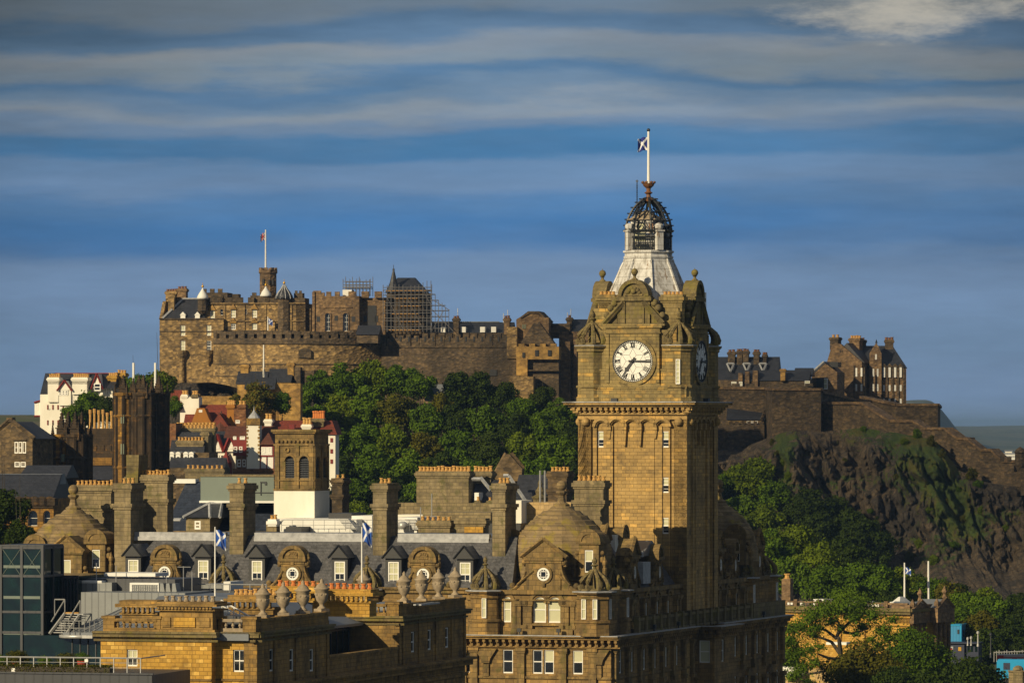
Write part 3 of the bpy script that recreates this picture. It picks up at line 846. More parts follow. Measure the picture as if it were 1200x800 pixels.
# ---- mansard roof with white lead ridge
def mansard():
    b = MB(); u0 = H.u(160, 2); u1 = H.u(590, 2)
    v0, vt = 1.3, 4.6
    b.frus((u0 - 2, u1 + 1, v0, 22), (u0 + 1.2, u1 + .5, vt, 19), zA + .05, zR, 0)
    b.build('mansard_roof', M['slate'], hotel)
    r = MB()
    for (pa, pb) in ((155, 265), (299, 434), (467, 574)):
        r.box(H.u(pa, vt), H.u(pb, vt), vt - .35, vt + .5, zR - .5, zR - .15); r.box(H.u(pa, vt), H.u(pb, vt), vt - .2, vt + .4, zR - .15, zR + .28)
    r.build('lead_ridge', M['lead'], hotel)
    f = MB()
    f.box(u0 + 1.2, u1 + .3, vt + .5, 19, zR, zR + .06); f.build('flat_roof', M['zincroof'], hotel)
mansard()

def dormer():
    b = MB(); w = 1.55; h = 2.7; d = 3.6
    # black cheeks with an opening, lead gable roof
    b.box(-w / 2, -.54, 0, d, -.4, h); b.box(.54, w / 2, 0, d, -.4, h); b.box(-.54, .54, 0, .35, h - .3, h); b.box(-.54, .54, .35, d, -.4, h - .05); b.box(-.54, .54, 0, .35, -.4, .16)
    b.gable(-w / 2 - .2, w / 2 + .2, -.3, d, h, h + 1.15, 'y', 1, 0)
    b.bar((-w / 2 - .25, -.33, h), (0, -.33, h + 1.18), .14, 0); b.bar((w / 2 + .25, -.33, h), (0, -.33, h + 1.18), .14, 0)
    o = b.build('dormer', [M['black'], M['lead_dark']], hotel)
    return o
random.seed(5)
dvs = 1.75
dk = ['blind', 'half', 'half', 'half', 'blind', 'half']
for i, px in enumerate((156, 238, 301, 398, 461, 545)):
    d = dormer(); d.location = (H.u(px, dvs), dvs, zA + .12)
    window(d, I4, 0, .18, 1.02, 2.2, kind=dk[i], bars=(2, 2), y=.06, fr=.10)

# ---- chimney stacks of the mansard
vq = 3.4
def st(pa, pb, ytop, v, dv, n, base=None, **k):
    return chimney(hotel, H.u(pa, v), H.u(pb, v), v, v + dv, base if base is not None else zA, H.z(ytop, H.u(pa, v), v), n, **k)
st(134, 153, 566, vq, 3.2, 3, row='y'); st(269, 285, 566, vq, 3.2, 2, row='y'); st(437, 453, 566, vq, 3.2, 3, row='y'); st(577, 592, 566, vq, 3.2, 3, row='y')
st(86, 130, 568, 12, 1.5, 9); st(149, 196, 556, 17, 1.6, 11, drop=2.3)
st(673, 707, 563, 13, 1.8, 6, drop=1.8)
# buttress against the tall stack
b = MB(); x0, x1 = H.u(150, 17), H.u(160, 17); zt = H.z(534, 0, 17)
b.prism([(x0, zR - 2), (x1, zR - 2), (x1 + .4, zt), (x1 - .9, zt), (x0, zt - 2.2)], 'y', 16.6, 19); b.build('stack_buttress', M['mossy'], hotel)

# ---- domes
def stepped_dome(px, ypts, v, name='dome', n=16, rot=18):
    """ypts: (photo row, half width in photo px) from the top down"""
    b = MB(); u = H.u(px, v); s = (H.Y + v * H.c) / FPX
    prof = []
    ys = [p[0] for p in ypts]; ws = [p[1] for p in ypts]
    N = 17
    for i in range(N + 1):
        y = ys[-1] + (ys[0] - ys[-1]) * i / N
        w = np.interp(y, ys, ws) * s / math.cos(PI / n) ** .5
        z = H.z(y, u, v)
        prof.append((w, z))
        if i < N:
            y2 = ys[-1] + (ys[0] - ys[-1]) * (i + 1) / N
            w2 = np.interp(y2, ys, ws) * s / math.cos(PI / n) ** .5; prof.append((w * .55 + .45 * w2, H.z(y2, u, v) - .07))
    b.lathe(prof, (u, v, 0), n, 0, False, rot=rot)
    zt = prof[-1][1]
    b.lathe([(.75, zt - .2), (.8, zt + .1), (.45, zt + .3), (.3, zt + .9), (.55, zt + 1.15), (.55, zt + 1.3), (.3, zt + 1.4)], (u, v, 0), 8, 0, False)
    b.ball((u, v, zt + 1.8), .5, 0, 10)
    return b.build(name, M['dome'], hotel), u
prof_big = [(592, 5), (602, 25), (616, 43), (628, 53), (645, 60), (664, 63), (686, 64)]
stepped_dome(658, prof_big, 7.5)
stepped_dome(86, [(596, 5), (606, 24), (620, 41), (632, 50), (648, 56), (668, 60), (690, 61)], 8)
stepped_dome(842, [(588, 5), (597, 18), (607, 30), (618, 38), (630, 43), (645, 46), (670, 48)], 50)

def aedicule(u, v, z0, T=I4, w=1.9, h=2.6, top='round', ys=1.0):
    b = MB(); hw = w / 2
    b.box(-hw, -.4, 0, 2.4, 0, h); b.box(.4, hw, 0, 2.4, 0, h); b.box(-.4, .4, .0, 2.4, h - .5, h); b.box(-.4, .4, .3, 2.4, 0, h - .5); b.box(-.4, .4, 0, .3, 0, .3)
    b.box(-hw - .2, hw + .2, -.2, 2.6, h, h + .25)
    if top == 'round': b.prism([((hw + .1) * math.cos(R(a)), h + .25 + (hw + .1) * .85 * math.sin(R(a))) for a in range(0, 181, 15)], 'y', -.12, 3.0); b.arc(0, h + .25, hw * .7, hw + .2, -.22, -.1, 0, 180, 12)
    else: b.prism([(-hw - .3, h + .25), (hw + .3, h + .25), (0, h + 1.7)], 'y', -.15, 3.0); b.bar((-hw - .35, -.2, h + .28), (0, -.2, h + 1.75), .22); b.bar((hw + .35, -.2, h + .28), (0, -.2, h + 1.75), .22)
    for sg in (-1, 1):
        b.lathe([(.22, 0), (.22, .7), (.14, .8), (.24, 1.1), (.24, 1.3), (.1, 1.6), (0, 1.9)], (sg * (hw + .5), .2, 0), 6, 0, False)
        b.ball((sg * (hw + .25), .3, 1.5), .3, 0, 7); b.ball((sg * (hw + .25), .3, 2.1), .22, 0, 7)
    o = b.build('dome_aedicule', M['trim'], hotel); o.matrix_basis = T @ TR(u, v, z0)
    window(o, I4, 0, .35, .8, h - .9, kind='half', y=.1, fr=.08)
    return o
zD = H.z(682, 0, 3)
aedicule(H.u(601, 5), 5.4, zD, top='round', h=3.3); aedicule(H.u(690, 2.5), 2.5, H.z(676), top='round', h=2.9)
aedicule(H.u(46, 5), 4, zD - .6, h=3.2); aedicule(H.u(117, 4), 3, H.z(676), h=2.6)
aedicule(H.u(80, 2), 1.6, zD - 1.2, top='point', w=3.0, h=3.4)
aedicule(H.u(864, 47), 46.5, H.z(662, 0, 46), h=2.6)
aedicule(8.0, 3.0, H.z(680), T=SD(0), top='point', h=3.2); aedicule(52, 3.4, H.z(668, 0, 52), T=SD(0), h=3.2); aedicule(14, 3.0, H.z(680), T=SD(0), h=3.4)
# square attic blocks under the domes
b = MB(); b.lathe([(5.3, zA - 1), (5.3, zA + .8), (5.45, zA + .9), (5.3, zA + 1.0)], (H.u(658, 7.5), 7.5, 0), 8, 0, False, rot=40.5); b.mark()
b.lathe([(5.2, 0), (5.2, zA + .4)], (H.u(86, 8), 8, 0), 8, 0, False, rot=40.5); b.mark(); b.lathe([(4.3, zA - 1), (4.3, zA + 1.6)], (H.u(842, 50), 50, 0), 8, 0, False, rot=40.5)
b.build_each('dome_drum', M['trim'], hotel)
b = MB(); b.body(H.u(40, 3), H.u(132, 1), 1.2, 15, 0, zA - .4, [], [], 0); b.build('end_pavilion_wall', M['hotel'], hotel)

# ---- bay under the tower on the street side
b = MB(); wz0, wz1 = H.z(776, 1, 27), H.z(750, 1, 27)
b.T = TR(0, 0); b.body(-.2, 2.0, 27, 34, 0, zC - .25, [(.5, 1.55, wz0, wz1), (.5, 1.55, wz0 - 4.2, wz1 - 4.2)], [(30 - .5, 30 + .5, wz0, wz1)], 0)
b.build('projecting_bay', M['hotel'], hotel)
window(hotel, TR(0, 27), 1.02, wz0, 1.05, wz1 - wz0, kind='blind'); window(hotel, TR(0, 27), 1.02, wz0 - 4.2, 1.05, wz1 - wz0, kind='dark'); window(hotel, SD(2), 30, wz0, 1.0, wz1 - wz0, kind='dark')
# parapet of panels and piers on the cornice, street side and front
def parapet():
    b = MB(); b.T = SD(0); h = 1.35
    v = 7.6
    while v < V_END - 12:
        if 26 < v < 35: v += .01
        b.box(v, v + .55, -.35, .15, zC, zC + h + .2)
        b.box(v + .55, v + 2.4, -.2, .02, zC + h - .25, zC + h)
        for q in range(4): b.box(v + .7 + q * .42, v + .88 + q * .42, -.16, 0, zC + .2, zC + h - .25)
        b.box(v + .55, v + 2.4, -.25, .05, zC, zC + .2)
        v += 2.4
    b.T = SD(0)
    b.box(47, 58.9, -.3, 0, zC, zC + 1.5)
    b.build('parapet', M['mossy'], hotel)
parapet()
def stepped_roof_right():
    b = MB()
    b.frus((-11.5, -1, 10, 24), (-10, -3.6, 11.5, 24), zA + .05, H.z(640, 0, 14), 0); b.frus((-11.5, -1, 35.8, 48), (-10, -3.2, 35.8, 47), zA + .05, H.z(650, 0, 42), 0)
    b.build('side_mansard', M['slate'], hotel)
    b = MB(); x0 = H.u(713, 15); x1 = H.u(755, 15); zt = H.z(640, 0, 15)
    b.gable(x0, x1, 14, 21, zt - .9, zt + .5, 'x', 0); b.box(x0, x1 + .2, 13.8, 14.1, zt - .95, zt - .4, 1)
    b.box(x0 + 1, x1 + .6, 12.6, 15, zt - 3.4, zt - 1.4, 1)
    b.build('lead_roof_light', [M['zincroof'], M['lead']], hotel)
    b = MB(); x = H.u(716, 12); b.box(x - .4, x + .4, 12, 13, zt - .5, zt + 1.1, 0); b.build('roof_vent', M['render'], hotel)
stepped_roof_right()
# floodlights on the cornice
fl = MB(); fl.box(-.18, .18, -.15, .1, .25, .6); fl.box(-.05, .05, -.05, .05, 0, .3)
f0 = fl.build('floodlight', M['black'], hotel); f0.location = (H.u(609, -.3), -.4, zC + .05)
for px in (655, 565, 694): put(f0, hotel, TR(H.u(px, -.3), -.4, zC + .05))
for v in (12, 20, 50): put(f0, hotel, SD(0) @ TR(v, -.5, zC + .05))
# ============================================================ THE CLOCK TOWER
TU, TV = -5.35, 29.8
TX = H.X + TU * H.c + TV * H.s; TY = H.Y - TU * H.s + TV * H.c
class TF(Frame):
    def __init__(s): s.X, s.Y, s.th = TX, TY, R(18); s.c = math.cos(s.th); s.s = math.sin(s.th); s.zb = 0
TW = TF()
tower = thing('clock_tower', TW, 'tall sandstone clock tower with white clocks and a black iron crown above the hotel', 'clock tower')
A = 5.35                 # half width of the shaft
def tz(py): return TW.z(py, 0, -A)
def ax(py): return TW.z(py, 0, 0)
def tu(px): return TW.u(px, -A)
zs_top = tz(483); z_corn = tz(471.5)
ROT = [RZ(90 * k) for k in range(4)]
cu = tu(740)             # middle of the front
def shaft():
    b = MB(); wins = []
    sx = A * .64
    def h(x, y0, y1): return (x - .42, x + .42, tz(y1), tz(y0))
    # front: strips of slit windows left and right of a recessed panel
    hf = [h(tu(779) - cu, 505, 524), h(tu(779) - cu, 559, 577), h(tu(779) - cu, 606, 625), h(tu(703.5) - cu, 505, 524)]
    for k, T in enumerate(ROT):
        b.T = T
        b.wall(-A, A, 14, zs_top, hf if k in (0, 1) else (), -A + .25, 0, .3)
        # corner piers and raised panel frames
        for x0, x1 in ((-A, -A + 1.25), (A - 1.25, A)): b.box(x0, x1, -A - .02 if k % 2 else -A - .0, -A + 1.25, 14, zs_top, 0)
        for x0, x1 in ((-A + 1.65, -A + 1.8), (A - 1.8, A - 1.65), (-2.15, -1.95), (1.95, 2.15)): b.box(x0, x1, -A + .05, -A + .3, 14, tz(499), 0)
        for x0, x1 in ((-2.9, -2.15), (2.15, 2.9)): b.box(x0, x1, -A + .12, -A + .3, 14, tz(499), 0)
    b.T = I4
    b.build('shaft', M['tower'], tower)
    for k in (0, 1):
        for (a, c, z0, z1) in hf: window(tower, ROT[k] @ TR(0, -A + .25), (a + c) / 2, z0, c - a, z1 - z0, kind='half' if k == 0 else 'dark', bars=(1, 2), y=.1, fr=.1)
    # blind arcade
    b = MB()
    for T in ROT:
        b.T = T
        for i, px in enumerate((704, 722, 739.5, 757, 775)):
            x = (tu(px) - cu)
            r = .62 if i in (0, 4) else .72
            b.arc(x, tz(500), r, r + .28, -A - .18, -A + .28, 0, 180, 12)
            b.arc(x, tz(500), r - .12, r, -A - .02, -A + .28, 0, 180, 12)
            # spandrels up to the frieze
            zt = tz(491.5)
            for sg in (-1, 1):
                pts = [(x + sg * .73, tz(500)), (x + sg * .73, zt), (x, zt), (x, tz(500) + r)] + [(x + sg * r * math.sin(R(a)), tz(500) + r * math.cos(R(a))) for a in (15, 30, 45, 60, 75, 90)]
                b.prism(pts, 'y', -A - .05, -A + .28)
        for px in (712.5, 730.5, 748.5, 766.5):
            x = tu(px) - cu; L = 1.5 if px in (730.5, 748.5) else .8
            b.box(x - .22, x + .22, -A - .16, -A + .28, tz(500) - .3, tz(500) + .1)
            b.prism([(x - .2, tz(500) - .3), (x + .2, tz(500) - .3), (x + .1, tz(500) - .3 - L), (x - .1, tz(500) - .3 - L)], 'y', -A - .05, -A + .28)
        for sg in (-1, 1): b.ball((sg * (A - .75), -A - .1, tz(494)), .42, 0, 8)
        b.box(-A - .05, A + .05, -A - .06, -A + .2, tz(491.5), zs_top - .35)
    b.T = I4
    b.build('blind_arcade', M['tower'], tower)
shaft()
def tower_cornice():
    b = MB()
    for k, T in enumerate(ROT):
        b.T = T; e = .0 if k % 2 else .004
        W = A + 1.15
        b.box(-W, W, -W, -A + .1, z_corn - .22 + e, z_corn + e, 0)
        b.box(-W - .1, W + .1, -W - .1, -A, z_corn + e, z_corn + .09 + e, 1)
        b.box(-A - .8, A + .8, -A - .8, -A + .1, z_corn - .42 + e, z_corn - .22 + e, 0)
        n = 22
        for i in range(n):
            x = -A - .6 + (2 * A + 1.2) * (i + .5) / n
            b.box(x - .15, x + .15, -A - .65, -A + .1, z_corn - .72, z_corn - .42, 0); b.box(x - .13, x + .13, -A - .35, -A + .1, z_corn - .98, z_corn - .72, 0)
        b.box(-A - .22, A + .22, -A - .22, -A + .1, z_corn - 1.15 + e, z_corn - .98 + e, 0)
        b.box(-1.8 - .0, -1.2, -A - 1.1, -A - .6, z_corn + .09, z_corn + .4, 2)
    b.T = I4
    b.box(-A - .9, A + .9, -A - .9, A + .9, z_corn - .2, z_corn + .05, 1); b.box(-A + .02, A - .02, -A + .02, A - .02, zs_top - .4, z_corn - .21, 0)
    b.build('tower_cornice', [M['tower'], M['lead'], M['black']], tower)
tower_cornice()
# ---- clock stage
z1 = tz(451); z2 = tz(384); z3 = tz(405)
Wc = 4.9
def clock_stage():
    b = MB()
    b.box(-A + .05, A - .05, -A + .05, A - .05, z_corn + .05, z1)
    b.box(-A - .02, A + .02, -A - .02, A + .02, z1 - .35, z1 - .1)
    b.box(-Wc + .5, Wc - .5, -Wc + .5, Wc - .5, z1, z2 + .3)
    for T in ROT:
        b.T = T
        b.box(-2.65, 2.65, -Wc - .25, -Wc + 1.5, z1, z2)          # clock panel
        b.box(-2.9, 2.9, -Wc - .45, -Wc + 1.5, z2, z2 + .3); b.box(-2.75, 2.75, -Wc - .35, -Wc + .5, z2 - .55, z2 - .42)
        b.box(-3.35, -2.65, -Wc, -Wc + 1, z1, z2 - .2); b.box(2.65, 3.35, -Wc, -Wc + 1, z1, z2 - .2)
        b.arc(0, tz(423), 2.0, 2.32, -Wc - .42, -Wc - .2, 0, 360, 32)
        b.box(-2.62, -2.35, -Wc - .36, -Wc - .2, z1 + .2, z2 - .6); b.box(2.35, 2.62, -Wc - .36, -Wc - .2, z1 + .2, z2 - .6)
        # low walls between turret and panel
        b.box(-3.6, 3.6, -Wc - .12, -Wc + .4, z1, tz(432)); b.box(-3.75, 3.75, -Wc - .2, -Wc + .3, tz(432) - .16, tz(432))
    b.T = I4
    b.build('clock_stage', M['tower_up'], tower)
    # corner turrets with slits
    b = MB(); r = 1.28 / math.cos(PI / 8)
    for sx in (-1, 1):
        for sy in (-1, 1):
            c = (sx * (A - 1.05), sy * (A - 1.05), 0)
            b.lathe([(r + .12, z_corn + .05), (r + .12, z_corn + .5), (r, z_corn + .6), (r, z1 - .3), (r + .15, z1 - .25), (r + .15, z1 - .05), (r - .03, z1), (r - .03, z3 - .6), (r + .1, z3 - .5), (r + .1, z3 - .3), (r + .3, z3 - .12), (r + .32, z3)], c, 8, 0, False, rot=22.5)
            b.lathe([(r + .34, z3), (r + .34, z3 + .07), (r - .2, z3 + .1)], c, 8, 1, False, rot=22.5); b.mark()
    b.build_each('corner_turret', [M['tower_up'], M['lead']], tower)
    first = None
    for sx in (-1, 1):
        for sy in (-1, 1):
            Mx = TR(sx * (A - 1.05), sy * (A - 1.05), z3 + .08) @ Matrix.Diagonal((.76, .76, .80, 1))
            c = put(cap, tower, Mx, 'crown_finial')
clock_stage()
for sx in (1,):
    window(tower, TR(A - 1.05, -A - .28), .28, tz(450), .42, tz(421) - tz(450), kind='blind', bars=(1, 3), y=-.02, fr=.07)
window(tower, SD(0) @ TR(0, 0), 0, 0, .01, .01) if False else None

M['dial'] = plain('opal_dial_glass', (.80, .80, .76, 1), (.66, .66, .62, 1), .35, scale=.8, amt=.5)
def clock_face(T, first=None):
    if first is not None: return copy_tree(first, tower, T)
    r = 1.93; b = MB()
    b.prism([(r * math.cos(R(a)), r * math.sin(R(a))) for a in range(0, 360, 6)], 'y', -.06, .1, 0)
    o = b.build('clock_dial', M['dial'], tower); o.matrix_basis = T
    b = MB(); y0, y1 = -.10, -.062
    b.arc(0, 0, r - .02, r + .1, -.14, .05, 0, 360, 48); b.arc(0, 0, r - .17, r - .13, y0, y1, 0, 360, 48)
    for i in range(60):
        a = R(i * 6); ca, sa = math.cos(a), math.sin(a)
        b.bar(((r - .15) * ca, -.08, (r - .15) * sa), ((r - .02) * ca, -.08, (r - .02) * sa), .045)
    b.build('minute_track', M['black'], o)
    # roman numerals out of bars
    nums = ['XII', 'I', 'II', 'III', 'IIII', 'V', 'VI', 'VII', 'VIII', 'IX', 'X', 'XI']
    hn = .47; wI, wV, wX = .10, .22, .22; st_ = .07
    for i, s in enumerate(nums):
        b = MB(); a = R(90 - i * 30); rc = r - .42
        b.T = TR(rc * math.cos(a), 0, rc * math.sin(a)) @ Matrix.Rotation(R(i * 30), 4, 'Y')
        W = sum({'I': wI, 'V': wV, 'X': wX}[c] for c in s) + .02 * (len(s) - 1); x = -W / 2
        for c in s:
            w = {'I': wI, 'V': wV, 'X': wX}[c]; xm = x + w / 2; y = -.08
            if c == 'I': b.box(xm - .037, xm + .037, y0, y1, -hn / 2, hn / 2)
            elif c == 'V': b.bar((xm - w * .4, y, hn / 2), (xm, y, -hn / 2), st_ * 1.1); b.bar((xm + w * .4, y, hn / 2), (xm, y, -hn / 2), st_ * .7)
            else: b.bar((xm - w * .42, y, hn / 2), (xm + w * .42, y, -hn / 2), st_ * 1.1); b.bar((xm + w * .42, y, hn / 2), (xm - w * .42, y, -hn / 2), st_ * .7)
            b.box(xm - w * .5, xm + w * .5, y0 + .005, y1 - .003, hn / 2 - .03, hn / 2); b.box(xm - w * .5, xm + w * .5, y0 + .005, y1 - .003, -hn / 2, -hn / 2 + .03)
            x += w + .02
        b.build('numeral', M['black'], o)
    # astragal bars of the glass, a six-petal star
    b = MB(); q = r - .72
    b.arc(0, 0, q - .0, q + .035, -.075, -.062, 0, 360, 36)
    for i in range(12):
        a = R(i * 30 + 15); b.bar((q * math.cos(a), -.066, q * math.sin(a)), ((r - .2) * math.cos(a), -.066, (r - .2) * math.sin(a)), .022)
    for i in range(6):
        a = R(i * 60); m_ = R(i * 60 + 30)
        b.bar((0, -.066, 0), (q * .55 * math.cos(a), -.066, q * .55 * math.sin(a)), .028)
        for d in (-30, 30):
            e = R(i * 60 + d); b.bar((q * .55 * math.cos(a), -.066, q * .55 * math.sin(a)), (q * math.cos(e), -.066, q * math.sin(e)), .028)
    b.build('glazing_bars', M['steel'], o)
    # hands: hour points just past seven, minute at quarter past
    for nm, ang, L, w in (('minute_hand', 91, r - .12, .075), ('hour_hand', 217, r - .62, .11)):
        b = MB(); b.T = TR(0, 0, 0) @ Matrix.Rotation(R(ang), 4, 'Y')
        b.prism([(-w * 1.3, -.4), (w * 1.3, -.4), (w, 0), (w * 1.3, L * .68), (0, L), (-w * 1.3, L * .68), (-w, 0)], 'y', -.17 if nm[0] == 'm' else -.145, -.155 if nm[0] == 'm' else -.12)
        if nm[0] == 'h': b.prism([(-.06, L * .6), (-.24, L * .72), (0, L), (.24, L * .72), (.06, L * .6)], 'y', -.146, -.121)
        b.build(nm, M['black'], o)
    b = MB(); b.T = Matrix.Rotation(R(90), 4, 'X'); b.lathe([(.16, .1), (.16, .19)], n=12); b.build('boss', M['black'], o)
    return o
c0 = clock_face(TR(0, -Wc - .26, tz(423)))
for k in (1, 2, 3): clock_face(ROT[k] @ TR(0, -Wc - .26, tz(423)), c0)

# ---- the four gables over the clocks
def clock_gable():
    b = MB(); y0 = -Wc - .15; y1 = -Wc + .75; zb = z2 + .3; zt = tz(350.5)
    b.box(-1.6, 1.6, y0 + .1, y1, zb, zt)
    b.prism([(-3.0, zb), (-1.7, zb), (-1.7, zt - .2), (-1.95, zt - .5), (-2.05, zb + 1.6), (-2.6, zb + .9)], 'y', y0 + .3, y1)
    b.prism([(3.0, zb), (1.7, zb), (1.7, zt - .2), (1.95, zt - .5), (2.05, zb + 1.6), (2.6, zb + .9)], 'y', y0 + .3, y1)
    for sg in (-1, 1):
        b.bar((sg * 2.95, y0 - .05, zb + .12), (sg * 1.0, y0 - .05, zt - .25), .3)
        b.bar((sg * 2.7, y0 - .02, zb + .05), (sg * 1.0, y0 - .02, zt - .55), .14)
        b.ball((sg * 2.35, y0 + .4, zb + 1.6), .35, 0, 8); b.ball((sg * 2.75, y0 + .4, zb + .9), .32, 0, 8)
        b.ball((sg * 1.98, y0 + .4, zt - .35), .38, 0, 8)
        b.box(sg * .95 - .12, sg * .95 + .12, y0 - .02, y0 + .2, zb, zt - .2)
    b.box(-3.15, 3.15, y0 - .25, y1, zb - .12, zb + .1)
    b.box(-1.8, 1.8, y0 - .15, y1 + .1, zt - .15, zt + .2); b.box(-1.7, 1.7, y0 - .05, y1, zt + .2, zt + .3)
    zr = zt + .3
    b.prism([(1.35 * math.cos(R(a)), zr + 1.4 * math.sin(R(a))) for a in range(0, 181, 12)], 'y', y0 + .12, y1 + .25)
    b.arc(0, zr, 1.15, 1.52, y0 - .12, y1 + .35, 0, 180, 18, 0, 1.04)
    b.box(-.9, .9, y0 + .02, y0 + .2, zr + .05, zr + .2)
    for a in range(20, 161, 28): b.ball((.62 * math.cos(R(a)), y0 + .12, zr + .1 + .62 * math.sin(R(a))), .2, 0, 7)
    b.ball((0, y0 + .1, zr + .45), .3, 0, 8)
    zf = zr + 1.52
    b.lathe([(.3, zf - .1), (.32, zf + .1), (.14, zf + .25), (.14, zf + .4), (.26, zf + .48)], (0, y0 + .45, 0), 8, 0, False); b.ball((0, y0 + .45, zf + .78), .34, 0, 10); b.lathe([(.06, 1.05), (0, 1.3)], (0, y0 + .45, zf), 6, 0, False)
    return b.build('clock_gable', M['mossy'], tower)
g = clock_gable()
for k in (1, 2, 3): put(g, tower, ROT[k])
# square stage behind gables and chimney stacks at the corners
b = MB(); b.box(-4.2, 4.2, -4.2, 4.2, z2, ax(362)); b.box(-3.8, 3.8, -3.8, 3.8, ax(362), ax(356)); b.build('upper_stage', M['tower_up'], tower)
for k, (x, y) in enumerate(((-3.15, -3.3), (3.55, -3.5))):
    if k == 0: chimney(tower, x - .75, x + .85, y - .5, y + .5, z2, tz(344.5), 4, mat='tower_up', r=.17, h=.3, kind='pot', drop=2.6, band=False)
    else: chimney(tower, x - 1.05, x + .95, y - .5, y + .5, z2, tz(345), 5, mat='tower_up', r=.17, h=.32, kind='pot', drop=2.6, band=False)
# white tank boxes behind
b = MB(); b.box(3.0, 4.6, .5, 4, ax(362), ax(342)); b.box(-4.6, -2.6, .5, 4, ax(362), ax(340)); b.build('roof_housing', M['white'], tower)

def spire():
    b = MB()
    s = ax(0) - ax(1)
    prof = [(53, 366), (47.5, 352), (42, 339), (36, 325), (31, 313), (28.5, 308), (27.5, 304)]
    b.lathe([(w * s * 1.02, ax(y)) for w, y in prof], (0, 0, 0), 8, 0, False, rot=22.5)
    for i in range(8):
        a = R(22.5 + 45 * i); b.tube([(w * s * 1.03 * math.cos(a), w * s * 1.03 * math.sin(a), ax(y)) for w, y in prof], .13, 5, 0)
    b.lathe([(26 * s, ax(306)), (29 * s, ax(303)), (29.5 * s, ax(301)), (28 * s, ax(300)), (28 * s, ax(297)), (30 * s, ax(296)), (30 * s, ax(294)), (26 * s, ax(293.5))], n=8, m=0, smooth=False, rot=22.5)
    b.build('lead_spire', M['spire'], tower)
    # balcony piers, rails
    b = MB()
    for i in range(8):
        if i % 2: continue
        b.T = RZ(45 + 45 * i) @ TR(25.5 * s, 0, ax(293.5))
        b.box(-.32, .32, -.32, .32, 0, 1.75, 0); b.box(-.42, .42, -.42, .42, 1.75, 1.9, 0); b.lathe([(.25, 1.9), (.42, 2.1), (.45, 2.35), (.3, 2.5), (0, 2.6)], n=8, m=0); b.mark()
    b.T = I4
    b.build_each('balcony_pier', M['spire'], tower)
    b = MB()
    P = [(25 * s * math.cos(R(22.5 + 45 * i)), 25 * s * math.sin(R(22.5 + 45 * i))) for i in range(9)]
    zb = ax(293.5)
    for i in range(8):
        (xa, ya), (xb, yb) = P[i], P[i + 1]
        b.bar((xa, ya, zb + 1.25), (xb, yb, zb + 1.25), .16); b.bar((xa, ya, zb + .12), (xb, yb, zb + .12), .1); b.bar((xa, ya, zb + .7), (xb, yb, zb + .7), .07)
        for q in range(1, 9):
            x = xa + (xb - xa) * q / 9; y = ya + (yb - ya) * q / 9; b.bar((x, y, zb + .1), (x, y, zb + 1.25), .055)
            if q < 8: x2 = xa + (xb - xa) * (q + 1) / 9; y2 = ya + (yb - ya) * (q + 1) / 9; b.bar((x, y, zb + .15), (x2, y2, zb + .7), .05); b.bar((x2, y2, zb + .15), (x, y, zb + .7), .05)
        b.bar((xa, ya, zb + 1.75), (xb, yb, zb + 1.75), .09)
        b.box(xa * 1.03 - .05, xa * 1.12 + .05, ya * 1.03 - .05, ya * 1.12 + .05, zb + 1.3, zb + 1.45)
    b.build('balcony_rail', M['iron'], tower)
    # lantern with a small gabled housing and round port
    b = MB(); zb = ax(293.5)
    b.box(-1.35, .95, -1.4, 1.2, zb, ax(258), 0); b.frus((-1.6, 1.2, -1.65, 1.45), (-.35, -.05, -.15, .15), ax(258), ax(246), 1)
    b.box(-.95, .1, -1.46, -1.35, ax(283), ax(273), 2); b.box(-.85, .15, -1.46, -1.35, ax(291), ax(287), 2)
    b.box(.45, .9, -1.42, -1.3, ax(272), ax(262), 3)
    b.T = TR(-.3, -1.45, ax(266)); b.arc(0, 0, .3, .45, -.08, .1, 0, 360, 16, 4); b.prism([(.32 * math.cos(R(a)), .32 * math.sin(R(a))) for a in range(0, 360, 30)], 'y', -.03, .1, 2)
    b.T = I4
    b.build('lantern', [M['spire'], M['urn'], M['blind'], M['rust'], M['iron']], tower)
    # open iron crown of eight double ribs with crockets
    for i in range(8):
        b = MB(); b.T = RZ(22.5 + 45 * i)
        pr = [(27, 272), (26.5, 266), (25, 259), (22, 252), (18, 245), (13, 239), (8, 235), (4, 232)]
        pin = [(20, 272), (20, 266), (19, 260), (17, 254), (14, 248), (10, 243), (6, 239), (3, 236)]
        b.tube([(w * s, 0, ax(y)) for w, y in pr], .12, 5); b.tube([(w * s, 0, ax(y)) for w, y in pin], .055, 5)
        for (w, y), (w2, y2) in zip(pr, pin): b.bar((w * s, 0, ax(y)), (w2 * s, 0, ax(y2)), .06)
        for k in range(7):
            w, y = pr[k]; w2, y2 = pin[k + 1]; 
            b.box(w * s + .02, w * s + .26, -.06, .06, ax(y) + .08, ax(y) + .2)
        for sg in (-1, 1):      # side scrolls
            b.tube([(24 * s, sg * .1, ax(271)), (22 * s, sg * .55, ax(264)), (17 * s, sg * .6, ax(256)), (11 * s, sg * .4, ax(249)), (5 * s, sg * .15, ax(244))], .05, 4)
            b.tube([(27 * s, sg * .05, ax(272)), (27 * s, sg * .6, ax(269)), (25 * s, sg * .8, ax(265))], .045, 4)
        b.bar((26 * s, 0, ax(293)), (26 * s, 0, ax(270)), .1)
        b.build('crown_rib', M['iron'], tower)
    b = MB()
    P = [(28 * s * math.cos(R(22.5 + 45 * i)), 28 * s * math.sin(R(22.5 + 45 * i))) for i in range(9)]
